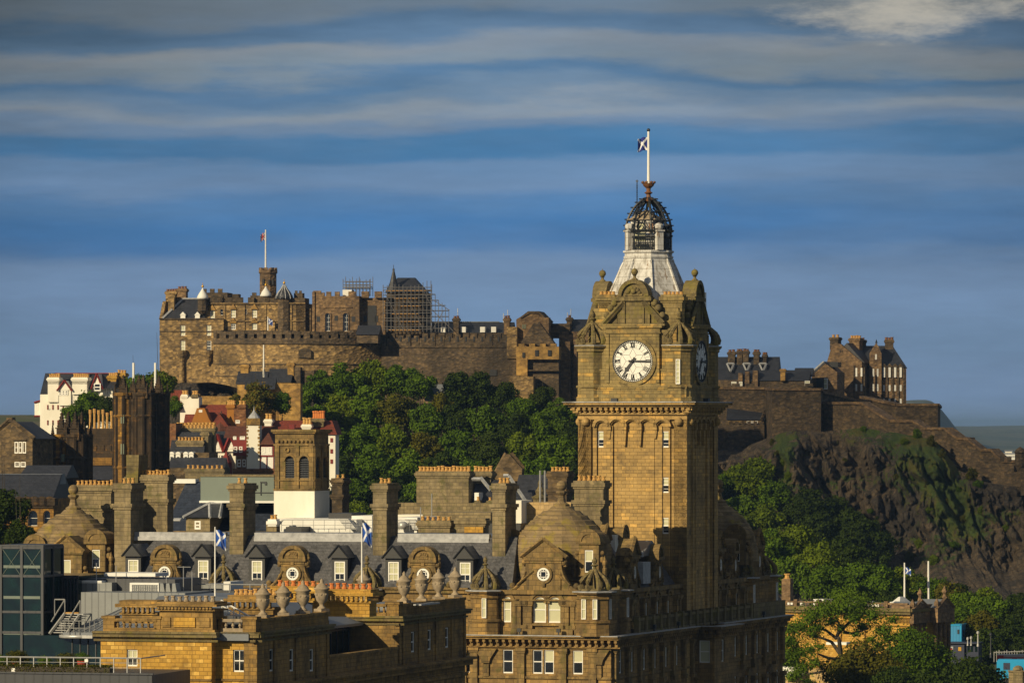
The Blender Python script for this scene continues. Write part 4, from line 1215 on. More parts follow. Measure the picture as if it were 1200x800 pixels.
    for i in range(8): b.bar((*P[i], ax(271)), (*P[i + 1], ax(271)), .16); b.bar((*[q * .93 for q in P[i]], ax(259)), (*[q * .93 for q in P[i + 1]], ax(259)), .07); b.bar((*[q * .72 for q in P[i]], ax(248.5)), (*[q * .72 for q in P[i + 1]], ax(248.5)), .07)
    b.build('crown_ring', M['iron'], tower)
    b = MB()
    b.lathe([(.5, ax(236)), (.55, ax(234)), (.25, ax(231)), (.2, ax(228)), (.42, ax(226)), (.2, ax(224)), (.22, ax(221)), (.5, ax(218)), (.62, ax(215)), (.5, ax(215.5)), (.1, ax(218))], n=10, m=0)
    for i in range(8): a = R(45 * i); b.ball((.6 * math.cos(a), .6 * math.sin(a), ax(213.8)), .13, 0, 6)
    b.tube([(0, 0, ax(243)), (0, 0, ax(229))], .1, 6, 1)
    b.build('crown_finial_cup', [M['rust'], M['gold']], tower)
    b = MB(); x, y = TW.u(743, 0), 0
    b.tube([(x, 1, ax(240)), (x, 1, ax(213))], .045, 4)
    for k in range(9): b.ball((x, 1, ax(238 - k * 2.6)), .07, 0, 5)
    b.box(x - .05, x + .05, .95, 1.05, ax(213), ax(210)); b.box(x - .14, x + .14, .96, 1.04, ax(212), ax(211.2)); b.build('lightning_rod', M['iron'], tower)
spire()
b = MB(); b.lathe([(.14, 0), (.10, ax(153) - ax(217))], n=8)
fp = b.build('flagpole', M['white']); fp.location = (TX, TY, ax(217)); tag(fp, 'tall white flagpole on the very top of the clock tower crown', 'flagpole')
b = MB(); b.ball((0, 0, ax(152.6) - ax(217)), .17); b.build('pole_cap', M['iron'], fp)
FF = Frame(757, TY, 0, ax(176)); FF.X = TX
make_flag(FF, .95, 1.25, 'saltire', 'small deep blue and white saltire flag flying above the clock tower', -1, .12, .18)
flags = {}
def bx(b, F, pa, pb, yt, yb, v=0.0, dv=2.0, m=0, zlo=None):
    """box whose front face covers photo columns pa..pb and rows yt..yb when it stands at depth v of the frame"""
    u0, u1 = F.u(pa, v), F.u(pb, v); um = (u0 + u1) / 2
    b.box(u0, u1, v, v + dv, F.z(yb, um, v) if zlo is None else zlo, F.z(yt, um, v), m)
    return u0, u1
def fwin(parent, F, pa, pb, yt, yb, v=0.0, kind='dark', arched=False, bars=(1, 1), fr=.1, y=.05, name='window'):
    u0, u1 = F.u(pa, v), F.u(pb, v); um = (u0 + u1) / 2
    z0, z1 = F.z(yb, um, v), F.z(yt, um, v)
    return window(parent, TR(0, v), um, z0, u1 - u0, z1 - z0, arched, kind, bars, y, name, fr)
def swin(parent, F, pxm, yt, yb, u, w=1.0, kind='dark', arched=False, bars=(1, 1), fr=.1, y=.05):
    v = F.v(pxm, u); z0, z1 = F.z(yb, u, v), F.z(yt, u, v)
    return window(parent, SD(u), v, z0, w, z1 - z0, arched, kind, bars, y, 'window', fr)
# ============================================================ OCHRE BUILDING IN FRONT
G = Frame(300, 400, 16)
gb = thing('sandstone_building', G, 'ochre sandstone building with balustrades and a row of stone urns, at the bottom left', 'building')
def g_build():
    zc = G.z(742); zt = G.z(727); V1 = G.v(385); V2 = G.v(467); V3 = G.v(545)
    b = MB(); uL_ = G.u(118, -1); uM = G.u(248, -1)
    w1 = (G.u(148.5, -1), G.u(161, -1), G.z(782, 0, -1), G.z(762, 0, -1)); w2 = (G.u(273, 0), G.u(287, 0), G.z(787), G.z(761))
    b.wall(uL_, uM, 0, zc, [w1], -1, 0, .3)
    b.T = SD(uM); b.wall(-1, 0, 0, zc); b.T = I4
    b.wall(uM, 0, 0, zc, [w2], 0, 0, .3)
    b.T = LF(uL_); b.wall(-8, 1, 0, zc); b.T = I4
    b.build('front_wall', M['yellow'], gb)
    window(gb, TR(0, -1), (w1[0] + w1[1]) / 2, w1[2], w1[1] - w1[0], w1[3] - w1[2], kind='half', bars=(2, 1)); window(gb, I4, (w2[0] + w2[1]) / 2, w2[2], w2[1] - w2[0], w2[3] - w2[2], kind='dark', bars=(2, 1), fr=.08)
    b = MB(); sw = []
    for px in (318.5, 342, 365.5): sw.append((G.v(px), G.z(786, 0, G.v(px)), G.z(760, 0, G.v(px))))
    for px in (484, 503.5, 524): sw.append((G.v(px), sw[0][1], sw[0][2]))
    hs = [(v - .5, v + .5, z0, z1) for v, z0, z1 in sw]
    zl = G.z(792, 0, V1)      # top of the lower cornice along the link
    b.T = SD(0); b.wall(0, V1, 0, zc, hs[:3], 0); b.wall(V2, V3, 0, zc, hs[3:], 0); b.wall(V1, V2, 0, zl, [], 0)
    b.T = I4
    b.wall(-5, 0, zl, zc, [], V2); b.T = SD(0)
    b.T = I4; b.add([(0, V3, 0), (-8, V3, 0), (-8, V3, zc), (0, V3, zc)], [(0, 1, 2, 3)], 0)
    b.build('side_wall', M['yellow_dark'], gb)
    for v, z0, z1 in sw: window(gb, SD(0), v, z0, 1.0, z1 - z0, kind='dark', y=.12)
    # corner piers and flat strips
    b = MB()
    b.box(-.9, .1, -.08, .9, 0, zc - .2); b.box(-.9, .1, V2 - .08, V2 + .9, 0, zc - .2)
    b.T = SD(0)
    for v in (.9, 3.9, 8.9, 13.8, V1 - .6): b.box(v, v + .5, -.1, .02, zl, zc - .3)
    for v in (V2 + .5, V2 + 5.2, V2 + 9.8, V2 + 14.2, V3 - .5): b.box(v, v + .5, -.1, .02, zl, zc - .3)
    b.box(0, V3 + .5, -.9, .02, zl - .15, zl + .05); b.box(0, V3 + .3, -.6, .02, zl - .6, zl - .15); b.box(0, V3, -.15, .02, zl - 1.5, zl - 1.2)
    b.T = I4; b.box(uL_, .12, -1.14 + 1, .02, G.z(795) - .15, G.z(795)); b.box(uL_, uM, -1.1, -.98, G.z(795) - .15, G.z(795))
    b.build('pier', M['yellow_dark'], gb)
    # cornices
    b = MB()
    def cor(x0, x1, y, T=None):
        T0 = b.T; b.T = T or T0
        b.box(x0, x1, y - .5, y + .3, zc - .02, zc + .12, 0); b.box(x0, x1, y - .38, y + .3, zc - .28, zc - .02, 0); b.box(x0, x1, y - .12, y + .3, zc - .6, zc - .45, 0)
        b.T = T0
    cor(uL_ - .5, uM + .5, -1); cor(uM + .5, .5, 0); cor(-.5, V1 + .3, 0, SD(0)); b.mark(); cor(V2 - .3, V3 + .5, 0, SD(0)); cor(-5, .5, V2)
    b.build_each('cornice', M['mossy'], gb)
    # balustrades: dark plinth, rail, balusters
    hz = zt - zc
    def balustrade(name, x0, x1, y, T=I4, solid=False, z=zc + .12, h=hz, mat='yellow_dark'):
        b = MB(); b.T = T
        b.box(x0, x1, y - .05, y + .4, z, z + .25); b.box(x0, x1, y - .1, y + .45, z + h - .22, z + h)
        if solid: b.box(x0, x1, y, y + .3, z + .25, z + h - .22)
        else: baluster_row(b, x0, x1, y + .15, z + .25, z + h - .22, .42, .13)
        return b.build(name, M[mat], gb)
    p0, p1 = G.u(121, -1), G.u(134, -1)
    b = MB()
    for x0, x1, y in ((p0, p1, -1), (G.u(184, -1) - .2, G.u(188, -1), -1), (G.u(256, 0), G.u(260, 0), 0), (-1.0, 0, 0)):
        b.box(x0, x1, y - .05, y + .8, zc + .1, zt + .1); b.box(x0 - .1, x1 + .1, y - .15, y + .9, zt + .1, zt + .3); b.mark()
    b.box(-1.0, 0, V2, V2 + .8, zc + .1, zt + .1); b.box(-1.1, .1, V2 - .1, V2 + .9, zt + .1, zt + .3)
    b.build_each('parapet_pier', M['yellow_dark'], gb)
    balustrade('balustrade', p1, G.u(184, -1), -1); balustrade('balustrade', G.u(260, 0), -1, 0, mat='urn')
    balustrade('balustrade', .8, V1, 0, SD(0), True); balustrade('balustrade', V2 + .8, V3, 0, SD(0), True)
    balustrade('balustrade', G.u(427, V2), -1, V2)
    balustrade('balustrade', V1, V2, 0, SD(0), True, zl + .05, 1.5)
    # urns
    def urn():
        b = MB()
        b.box(-.42, .42, -.42, .42, 0, .22)
        b.lathe([(.38, .22), (.3, .32), (.16, .45), (.2, .6), (.42, .85), (.5, 1.15), (.5, 1.35), (.44, 1.4), (.5, 1.45), (.5, 1.6), (.62, 1.68), (.62, 1.76), (.45, 1.82), (.4, 1.95), (.24, 2.1), (.12, 2.2), (.15, 2.32), (.08, 2.42), (0, 2.5)], n=14)
        for i in range(8): b.ball((.47 * math.cos(i * PI / 4), .47 * math.sin(i * PI / 4), 1.3), .09, 0, 6)
        return b.build('urn', M['urn'], gb)
    u0 = urn(); spots = []
    for px in (308, 332, 355, 377): spots.append((-.45, G.v(px, -.45)))
    for px in (473.5, 494, 514, 533.5): spots.append((-.45, G.v(px, -.45)))
    spots.append((-4.6, V2 + 5.5))
    for i, (x, v) in enumerate(spots):
        Mx = TR(x, v, zt + .12)
        if i == 0: u0.matrix_basis = Mx
        else: put(u0, gb, Mx @ RZ(i * 20))
    pl = MB()
    for x, v in spots[:8]: pl.box(x - .5, x + .5, v - .5, v + .5, zt, zt + .14)
    pl.box(-5.1, -4.1, spots[8][1] - .5, spots[8][1] + .5, zc, zt + .14)
    pl.build('urn_plinth', M['yellow_dark'], gb)
    # roof decks
    b = MB(); b.box(uL_ + .3, -.4, -.5, V1 - .5, zc - .5, zc + .1, 0); b.box(-12, -.4, V2 + .3, V3, zc - .5, zc + .1, 0); b.box(-14, -.3, V1 - .4, V2 + .3, zl - .6, zl - .1, 0)
    b.box(G.u(190, 5), G.u(300, 5), 5.5, 12, zc, G.z(722, 0, 5), 1)
    b.build('roof_deck', [M['zincroof'], M['zinc_dark']], gb)
    # big chimney block on the front
    b = MB(); x0, x1 = G.u(187, -1), G.u(249, -1)
    z = lambda y: G.z(y, 0, -1)
    b.box(x0 - .4, x1 + .2, -1.1, 1.6, zc + .1, z(738)); b.box(x0, x1, -1, 1.5, z(738), z(716)); 
    for k, (a, c) in enumerate(((190, 200), (204, 229), (233, 246))):
        ua, uc = G.u(a, -1), G.u(c, -1); b.box(ua, uc, -1.1, -.98, z(735), z(724), 1 if k == 1 else 0)
    b.box(x0 - .25, x1 + .25, -1.25, 1.75, z(716), z(714)); n = 16
    for i in range(n): xx = x0 - .1 + (x1 - x0 + .2) * (i + .5) / n; b.box(xx - .09, xx + .09, -1.4, -1.2, z(714), z(710.5))
    b.box(x0 - .5, x1 + .5, -1.55, 2.0, z(710.5), z(708)); b.box(x0 - .2, x1 + .2, -1.2, 1.7, z(708), z(705.5))
    o = b.build('chimney', [M['yellow_dark'], M['yellow']], gb)
    pots(o, [(x0 + (x1 - x0) * (i + .5) / 8, -.2, z(705.5)) for i in range(8)], 'urn', .17, .42)
    def bigstack(pa, pb, yt, yb, v, n, kind, mat='yellow_dark', ydent=None):
        b = MB(); x0, x1 = G.u(pa, v), G.u(pb, v); z = lambda y: G.z(y, (x0 + x1) / 2, v)
        b.box(x0, x1, v, v + 1.8, z(yb), z(yt) - 1.0)
        b.box(x0 - .15, x1 + .15, v - .15, v + 1.95, z(yt) - 1.05, z(yt) - .9)
        n_ = int((x1 - x0) / .38)
        for i in range(n_): xx = x0 + (x1 - x0) * (i + .5) / n_; b.box(xx - .09, xx + .09, v - .32, v, z(yt) - .9, z(yt) - .5)
        b.box(x0 - .4, x1 + .4, v - .45, v + 2.2, z(yt) - .5, z(yt) - .25); b.box(x0 - .15, x1 + .15, v - .2, v + 2.0, z(yt) - .25, z(yt))
        o = b.build('chimney', M[mat], gb)
        pots(o, [(x0 + (x1 - x0) * (i + .5) / n, v + .9, z(yt)) for i in range(n)], kind, .18, .42)
    bigstack(143, 183, 703, 730, 6, 0, 'pot'); bigstack(270, 320, 697, 725, 9, 9, 'pot')
    bigstack(320, 367, 686.5, 705, 22, 6, 'pot_red', 'yellow'); bigstack(366, 433, 690, 722, V1 + 8, 9, 'pot_red', 'yellow')
    # glass link between the pavilions with a low metal roof
    vg = V1 + .6; b = MB(); za = G.z(733, 0, vg)
    uA, uB = -11.0, G.u(428, V2 - 1)
    b.box(uA, -3.9, vg, V2 - .4, zl, za - .4, 0)
    for i in range(12):
        v = vg + (V2 - .6 - vg) * i / 11; b.box(-3.95, -3.85, v - .06, v + .06, zl, za - .4, 1)
    b.box(-4.05, -3.8, vg, V2 - .4, za - .9, za - .75, 1)
    b.build('glazed_link', [M['glasswall'], M['zinc_dark']], gb)
    b = MB(); b.frus((-16, -2.9, vg - .8, V2 - .3), (-15, -8.5, vg + 3.5, V2 - 4), za - .35, za + 2.0); b.box(-16, -2.8, vg - .9, V2 - .25, za - .55, za - .34)
    b.build('metal_roof', M['zincroof'], gb)
    b = MB(); v = V2 + 3; u1 = G.u(480, v); u0 = G.u(440, v); zz = G.z(709, 0, v)
    b.box(u0 - 2, u1 - 1, v, v + 9, zz - .4, zz); b.build('roof_light_deck', M['zincroof'], gb)
    b = MB()
    for i in range(9): b.box(u0 + i * .45, u0 + i * .45 + .2, v - .1, v + 5, zz, zz + .12)
    b.build('roof_light', M['lead'], gb)
    # white rails of an access stair
    b = MB(); w = .035
    def q(px, py, v): return (G.u(px, v), v, G.z(py, G.u(px, v), v))
    for v in (3.0, 4.2):
        b.bar(q(259, 703, v), q(300, 726, v), .09); b.bar(q(259, 709, v), q(296, 729, v), .06)
        for k in range(6): x = 260 + k * 7; b.bar(q(x, 703 + k * 4.0, v), q(x, 718 + k * 3, v), .06)
    b.bar(q(259, 703, 3), q(259, 703, 4.2), .06)
    for k in range(8): xx = 262 + k * 4.6; a = q(xx, 717 + k * 1.6, 3.0); c = q(xx, 717 + k * 1.6, 4.2); b.box(a[0], a[0] + .3, 3, 4.2, a[2], a[2] + .05)
    b.build('stair_rail', M['white'], gb)
M['glasswall'] = glass_mat('dark_green_glass', (.006, .014, .014, 1), .06, (.007, .024, .021, 1))
g_build()

# ============================================================ GREEN GLASS BLOCK, ZINC PLANT ROOM, TERRACE
K = Frame(50, 430, 17)
gl = thing('glass_building', K, 'dark green glass stair tower with grey zinc plant roofs at the left edge', 'building')
def glass_building():
    s = .0662
    b = MB(); u0 = K.u(1.5); zt = K.z(640); zb = 0; d = K.v(73)
    b.box(u0, 0, 0, d, zb, zt, 0)
    zt2 = K.z(676); d2 = 7; u2 = K.u(91, d)
    b.box(-3, u2, d, d + 8, zb, zt2, 0)
    b.build('glass_skin', M['glasswall'], gl)
    b = MB()
    for x in (u0, u0 / 2, 0): b.box(x - .1, x + .1, -.12, .1, zb, zt)
    for z in (zt - .12, K.z(675), K.z(717), K.z(741)): b.box(u0, 0, -.09, .1, z - .08, z + .1); b.box(-.1, .09, 0, d, z - .08, z + .1)
    for v in (0, d / 2, d): b.box(-.1, .11, v - .08, v + .08, zb, zt)
    for x in np.linspace(.2, u2, 5): b.box(x - .05, x + .05, d - .08, d, zb, zt2)
    b.box(0, u2 + .1, d - .1, d, zt2 - .2, zt2 + .05); b.box(u0 - .1, .1, -.1, d, zt, zt + .12)
    b.build('mullions', M['zinc_dark'], gl)
    b = MB()
    for z in (K.z(664), K.z(700), K.z(742)): b.box(u0 + .2, -.2, -.035, -.005, z - .1, z + .12)
    b.build('floor_edge', M['greenpanel'], gl)
    # faint bracing seen through the glass
    b = MB()
    for (xa, xb) in ((u0, u0 / 2), (u0 / 2, 0)):
        b.bar((xa + .1, -.03, zt - .2), (xb - .1, -.03, K.z(674)), .035); b.bar((xb - .1, -.03, zt - .2), (xa + .1, -.03, K.z(674)), .035)
    b.build('bracing', M['greenpanel'], gl)
    # steel stair and curved platform
    b = MB()
    def q(px, py, v): u = K.u(px, v); return (u, v, K.z(py, u, v))
    c = q(76, 744, -3)
    b.lathe([(1.62, -.25), (1.7, -.2), (1.7, 0), (1.6, .02)], (c[0] + .6, -1.2, c[2]), 24, 0, sy=.9); b.box(c[0] + .6, c[0] + 2.1, -2.6, .2, c[2] - .22, c[2])
    for v in (-2.4, -1.0):
        b.bar(q(58, 742, v), q(76, 718, v), .16); b.bar(q(77, 743, v), q(93, 720, v), .16) if v < -2 else None
        b.bar(q(60, 728, v), q(76, 702, v), .07); b.bar(q(76, 702, v), q(64, 702, v), .07); b.bar(q(76, 702, v), q(76, 717, v), .06); b.bar(q(64, 702, v), q(64, 722, v), .05)
        b.bar(q(80, 726, v), q(94, 703, v), .07); b.bar(q(94, 703, v), q(94, 718, v), .06)
    for k in range(9): p = q(60 + k * 2.2, 741 - k * 2.7, -2.3); b.box(p[0], p[0] + 1.4, -2.3, -1.0, p[2], p[2] + .05)
    for i in range(15):
        a = R(150 + i * 15); x = c[0] + .6 + 1.62 * math.cos(a); y = -1.2 + 1.46 * math.sin(a); b.bar((x, y, c[2]), (x, y, c[2] + 1.1), .045)
        a2 = R(165 + i * 15); x2 = c[0] + .6 + 1.62 * math.cos(a2); y2 = -1.2 + 1.46 * math.sin(a2)
        if i < 14:
            for h in (1.1, .55): b.bar((x, y, c[2] + h), (x2, y2, c[2] + h), .045)
    b.build('steel_stair', M['steel'], gl)
    b = MB(); p0, p1 = q(75, 717.5, -2.35), q(92, 718.5, -2.35); b.box(p0[0], p1[0], -2.35, -2.25, p1[2], p1[2] + .1); b.build('yellow_step_edge', M['pot'], gl)
    # lower glazed pavilion with fan-shaped metal roof
    b = MB(); v = -2; x0, x1 = K.u(82, v), K.u(119, v)
    b.box(x0 - 4, x1, v + .5, v + 6, 0, K.z(744, 0, v), 0); b.build('glazed_pavilion', M['glasswall'], gl)
    b = MB()
    for x in np.linspace(x0, x1, 5): b.box(x - .04, x + .04, v + .42, v + .5, 0, K.z(744, 0, v))
    b.build('pavilion_mullions', M['zinc_dark'], gl)
    b = MB(); b.frus((x0 - .3, K.u(165, v), v - .4, v + 7), (K.u(125, v), K.u(165, v), v + 3.5, v + 5), K.z(740, 0, v), K.z(712, 0, v)); b.box(x0 - .4, K.u(150, v), v - .5, v + 7.1, K.z(743, 0, v), K.z(739.5, 0, v))
    b.build('fan_roof', M['zincroof'], gl)
    b = MB()
    for t in np.linspace(.05, .95, 7):
        xa = x0 + (K.u(160, v) - x0) * t; xb = K.u(125, v) + (K.u(160, v) - K.u(125, v)) * t; b.bar((xa, v - .4, K.z(739, 0, v)), (xb, v + 3.45, K.z(711, 0, v)), .05)
    b.build('roof_seams', M['steel'], gl)
    # zinc plant rooms
    b = MB(); bx(b, K, 95, 217, 694, 745, 1.5, 6, 0, 0); b.build('plant_screen', M['zinc'], gl)
    b = MB(); bx(b, K, 98, 205, 678, 696, 6, 6, 0); bx(b, K, 91, 131, 682, 696, 5, 2, 1); b.build('plant_room', [M['zinc_dark'], M['zinc']], gl)
    b = MB(); bx(b, K, 122, 182, 671, 675, 7, 3, 0); bx(b, K, 90, 119, 680, 683, 5, 2, 0); bx(b, K, 152, 186, 682.5, 693.5, 5, 1.2, 0); b.build('roof_unit', M['roofwhite'], gl)
    b = MB(); u0_, u1_ = K.u(154, 4.9), K.u(184, 4.9)
    for i in range(14): x = u0_ + (u1_ - u0_) * (i + .5) / 14; b.box(x - .02, x + .02, 4.93, 4.99, K.z(692, 0, 5), K.z(684, 0, 5))
    for i in range(5): z = K.z(691 - i * 1.7, 0, 5); b.box(u0_, u1_, 4.93, 4.99, z - .02, z + .02)
    b.build('louvre', M['zinc'], gl)
    b = MB()
    for k in range(3): p = K.u(187 + k * 7, 5); b.prism([(p, K.z(694, 0, 5)), (p + .45, K.z(694, 0, 5)), (p + .3, K.z(682, 0, 5)), (p + .05, K.z(682, 0, 5))], 'y', 5, 6)
    b.build('duct', M['zinc'], gl)
    b = MB()
    for px, a in ((113, 659), (136, 662), (195, 676), (215, 662), (225, 668)):
        x = K.u(px, 6); b.bar((x, 6, K.z(694, 0, 6)), (x, 6, K.z(a, 0, 6)), .05)
    x = K.u(215, 6); b.bar((x - .5, 6, K.z(663, 0, 6)), (x + .6, 6, K.z(663, 0, 6)), .04)
    b.build('aerial', M['steel'], gl)
    # grey deck and rails between the glass block and the hotel
    b = MB(); bx(b, K, 217, 330, 692, 720, 12, 8, 0); bx(b, K, 236, 262, 684, 692, 14, 3, 1); bx(b, K, 262, 270, 681, 692, 14, 3, 2)
    b.build('low_roof', [M['zinc_dark'], M['zinc'], M['roofwhite']], gl)
    b = MB()
    for px in (218, 224, 246, 269, 293, 312): x = K.u(px, 11.5); b.bar((x, 11.5, K.z(694, 0, 11.5)), (x, 11.5, K.z(682, 0, 11.5)), .07)
    b.bar((K.u(218, 11.5), 11.5, K.z(683, 0, 11.5)), (K.u(312, 11.5), 11.5, K.z(683, 0, 11.5)), .06)
    b.build('roof_rail', M['steel'], gl)
glass_building()
TT = Frame(150, 388, 14)
tr_ = thing('roof_terrace', TT, 'dark clad roof terrace with a steel handrail and clipped hedges, bottom left corner', 'roof terrace')
def terrace():
    b = MB(); u0 = TT.u(-40); u1 = TT.u(178)
    zt = TT.z(790)
    b.box(u0, u1, 0, 9, 0, zt, 0); b.box(u0, u1 + .1, -.1, .1, zt, zt + .12, 0)
    b.build('terrace_wall', M['zinc_dark'], tr_)
    b = MB(); n = 14; z0 = zt + .1; z1 = TT.z(771)
    for i in range(n): x = u0 + (TT.u(163) - u0) * i / (n - 1); b.box(x - .03, x + .03, .3, .38, z0, z1)
    b.bar((u0, .34, z1), (TT.u(163), .34, z1), .08); b.bar((u0, .34, z0 + .35), (TT.u(163), .34, z0 + .35), .03); b.bar((u0, .34, z0 + .7), (TT.u(163), .34, z0 + .7), .03)
    b.bar((TT.u(163), .34, z1), (TT.u(163), 6, z1), .06)
    b.build('handrail', M['steel'], tr_)
    b = MB(); b.box(TT.u(98), TT.u(102), .2, .3, TT.z(776), TT.z(772.5)); b.mark(); b.box(TT.u(12), TT.u(16.5), .2, .3, TT.z(788), TT.z(784)); b.build_each('small_notice', M['white'], tr_)
terrace()
# ============================================================ ROOFS BEHIND THE HOTEL AND THE OLD TOWN
def blocks(parent, F, name, mat, L, zlo=None):
    b = MB()
    for q in L: bx(b, F, q[0], q[1], q[2], q[3], q[4], q[5], q[6] if len(q) > 6 else 0, zlo); b.mark()
    return b.build_each(name, [M[m] for m in mat] if isinstance(mat, (list, tuple)) else M[mat], parent)
def slope(b, F, pa, pb, yr, ye, v, dv, inl=0, inr=0, m=0, me=None, ridge='x'):
    """pitched roof: eaves at row ye along the front at depth v, ridge at row yr half way back"""
    u0, u1 = F.u(pa, v), F.u(pb, v); um = (u0 + u1) / 2
    z0 = F.z(ye, um, v); zr = F.z(yr, um, v + dv / 2)
    if ridge == 'y': b.gable(u0, u1, v, v + dv, z0, F.z(yr, um, v), 'y', m, me)
    elif inl or inr: b.frus((u0, u1, v, v + dv), (u0 + inl, u1 - inr, v + dv / 2 - .15, v + dv / 2 + .15), z0, zr, m)
    else: b.gable(u0, u1, v, v + dv, z0, zr, 'x', m, me)
def chim(parent, F, pa, pb, yt, yb, v, n, mat='stack', dv=1.3, r=.18, h=.45, kind='pot', band=False, drop=1.9):
    u0, u1 = F.u(pa, v), F.u(pb, v); um = (u0 + u1) / 2
    return chimney(parent, u0, u1, v, v + dv, F.z(yb, um, v), F.z(yt, um, v), n, mat, band, kind, r, h, drop=drop)

M['oldstone'] = rubble('dark_town_stone', [(.16, .11, .055, 1), (.09, .065, .04, 1), (.22, .15, .07, 1), (.06, .045, .03, 1)], 1.3, soot=.5)
M['brownbase'] = rubble('brown_rubble', [(.24, .10, .04, 1), (.16, .07, .03, 1), (.28, .14, .06, 1)], 1.4, soot=.3)
M['redroof'] = slate('red_tiles', (.20, .034, .014, 1), (.13, .024, .012, 1), .8, .5, .3, .3)
M['brownroof'] = slate('brown_tiles', (.12, .035, .018, 1), (.08, .028, .016, 1), .8, .5, .3, .3)
M['redpaint'] = plain('red_paint', (.19, .014, .012, 1), (.12, .012, .010, 1), .7)
M['orangewall'] = plain('orange_harling', (.34, .14, .02, 1), (.24, .10, .018, 1), .9, scale=.6)
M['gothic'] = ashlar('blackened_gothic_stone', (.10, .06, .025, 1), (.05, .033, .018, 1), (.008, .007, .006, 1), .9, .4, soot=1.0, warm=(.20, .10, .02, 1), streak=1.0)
M['gothic_lit'] = ashlar('lit_ochre_gothic_stone', (.34, .18, .03, 1), (.20, .10, .022, 1), (.02, .014, .008, 1), .9, .4, soot=.65, warm=(.5, .27, .04, 1), streak=.5)  # sunlit turret tone held in the colour; also plain ochre hall stone
M['tan'] = ashlar('fresh_tan_stone', (.56, .40, .19, 1), (.46, .32, .14, 1), (.22, .15, .08, 1), 1.1, .5, soot=.05, warm=(.62, .42, .12, 1), streak=.1)

# --- back ranges directly behind the mansard
B1 = Frame(320, 600, 16)
rb = thing('slate_roofed_building', B1, 'blue slate roofed building with a grey green roof box behind the hotel', 'building')
b = MB(); slope(b, B1, 190, 322, 564, 626, 2, 16, 0, 0); b.build('slate_roof', M['slate_blue'], rb)
blocks(rb, B1, 'lead_ridge', 'roofwhite', [(201, 229, 561, 566, 9.4, 1.2)])
blocks(rb, B1, 'rear_wall', 'oldstone', [(190, 322, 622, 640, 2.1, 15)], 0)
blocks(rb, B1, 'roof_box', 'greenpanel', [(235, 321, 558, 588, 3, 5)])
blocks(rb, B1, 'box_coping', 'stack', [(234, 321, 556, 558.3, 2.9, 5.2)]); blocks(rb, B1, 'box_flashing', 'roofwhite', [(233.5, 321, 586.5, 589, 2.7, 1)])
b = MB()
for a, c, y0, y1 in ((305, 306, 564, 580), (305, 312, 564, 565.5), (310, 312.5, 565, 568), (296, 321, 576.5, 577.5)): bx(b, B1, a, c, y0, y1, 2.9, .1)
b.build('pipework', M['iron'], rb)
blocks(rb, B1, 'dormer_wall', 'stack', [(218, 246, 606, 626, 0, 5)])
b = MB(); u0, u1 = B1.u(216, 0), B1.u(259, 0); b.frus((u0, u1, -.4, 6), ((u0 + u1) / 2 - .2, (u0 + u1) / 2 + 1.2, 2.6, 2.9), B1.z(606.5), B1.z(591)); b.build('dormer_roof', M['slate_far'], rb)
b = MB(); um = (u0 + u1) / 2
for a, c in (((u0, -.4, B1.z(606)), (um - .2, 2.6, B1.z(590.7))), ((um - .1, 2.6, B1.z(590.7)), (u1 - 1.1, -.45, B1.z(606))), ((um + 1.2, 2.9, B1.z(590.7)), (u1, -.4, B1.z(606))), ((um - .2, 2.6, B1.z(590.6)), (um + 1.2, 2.9, B1.z(590.6)))): b.bar(a, c, .26)
b.build('hip_flashing', M['lead'], rb)
fwin(rb, B1, 228, 235, 610, 620, -.05, 'dark', fr=.16)
b = MB(); z0, z1 = B1.z(612, -12, 4), B1.z(602, -12, 7); x0 = B1.u(202, 4)
b.add([(x0, 4.0, z0 + .3), (x0 + .9, 4.0, z0 + .3), (x0 + 1.1, 6.2, z1 + .35), (x0 + .2, 6.2, z1 + .35), (x0, 4.0, z0 - .3), (x0 + .9, 4.0, z0 - .3), (x0 + 1.1, 6.2, z1 - .4), (x0 + .2, 6.2, z1 - .4)], [(0, 1, 2, 3), (4, 7, 6, 5), (0, 4, 5, 1), (1, 5, 6, 2), (2, 6, 7, 3), (3, 7, 4, 0)]); b.build('skylight', M['lead'], rb)

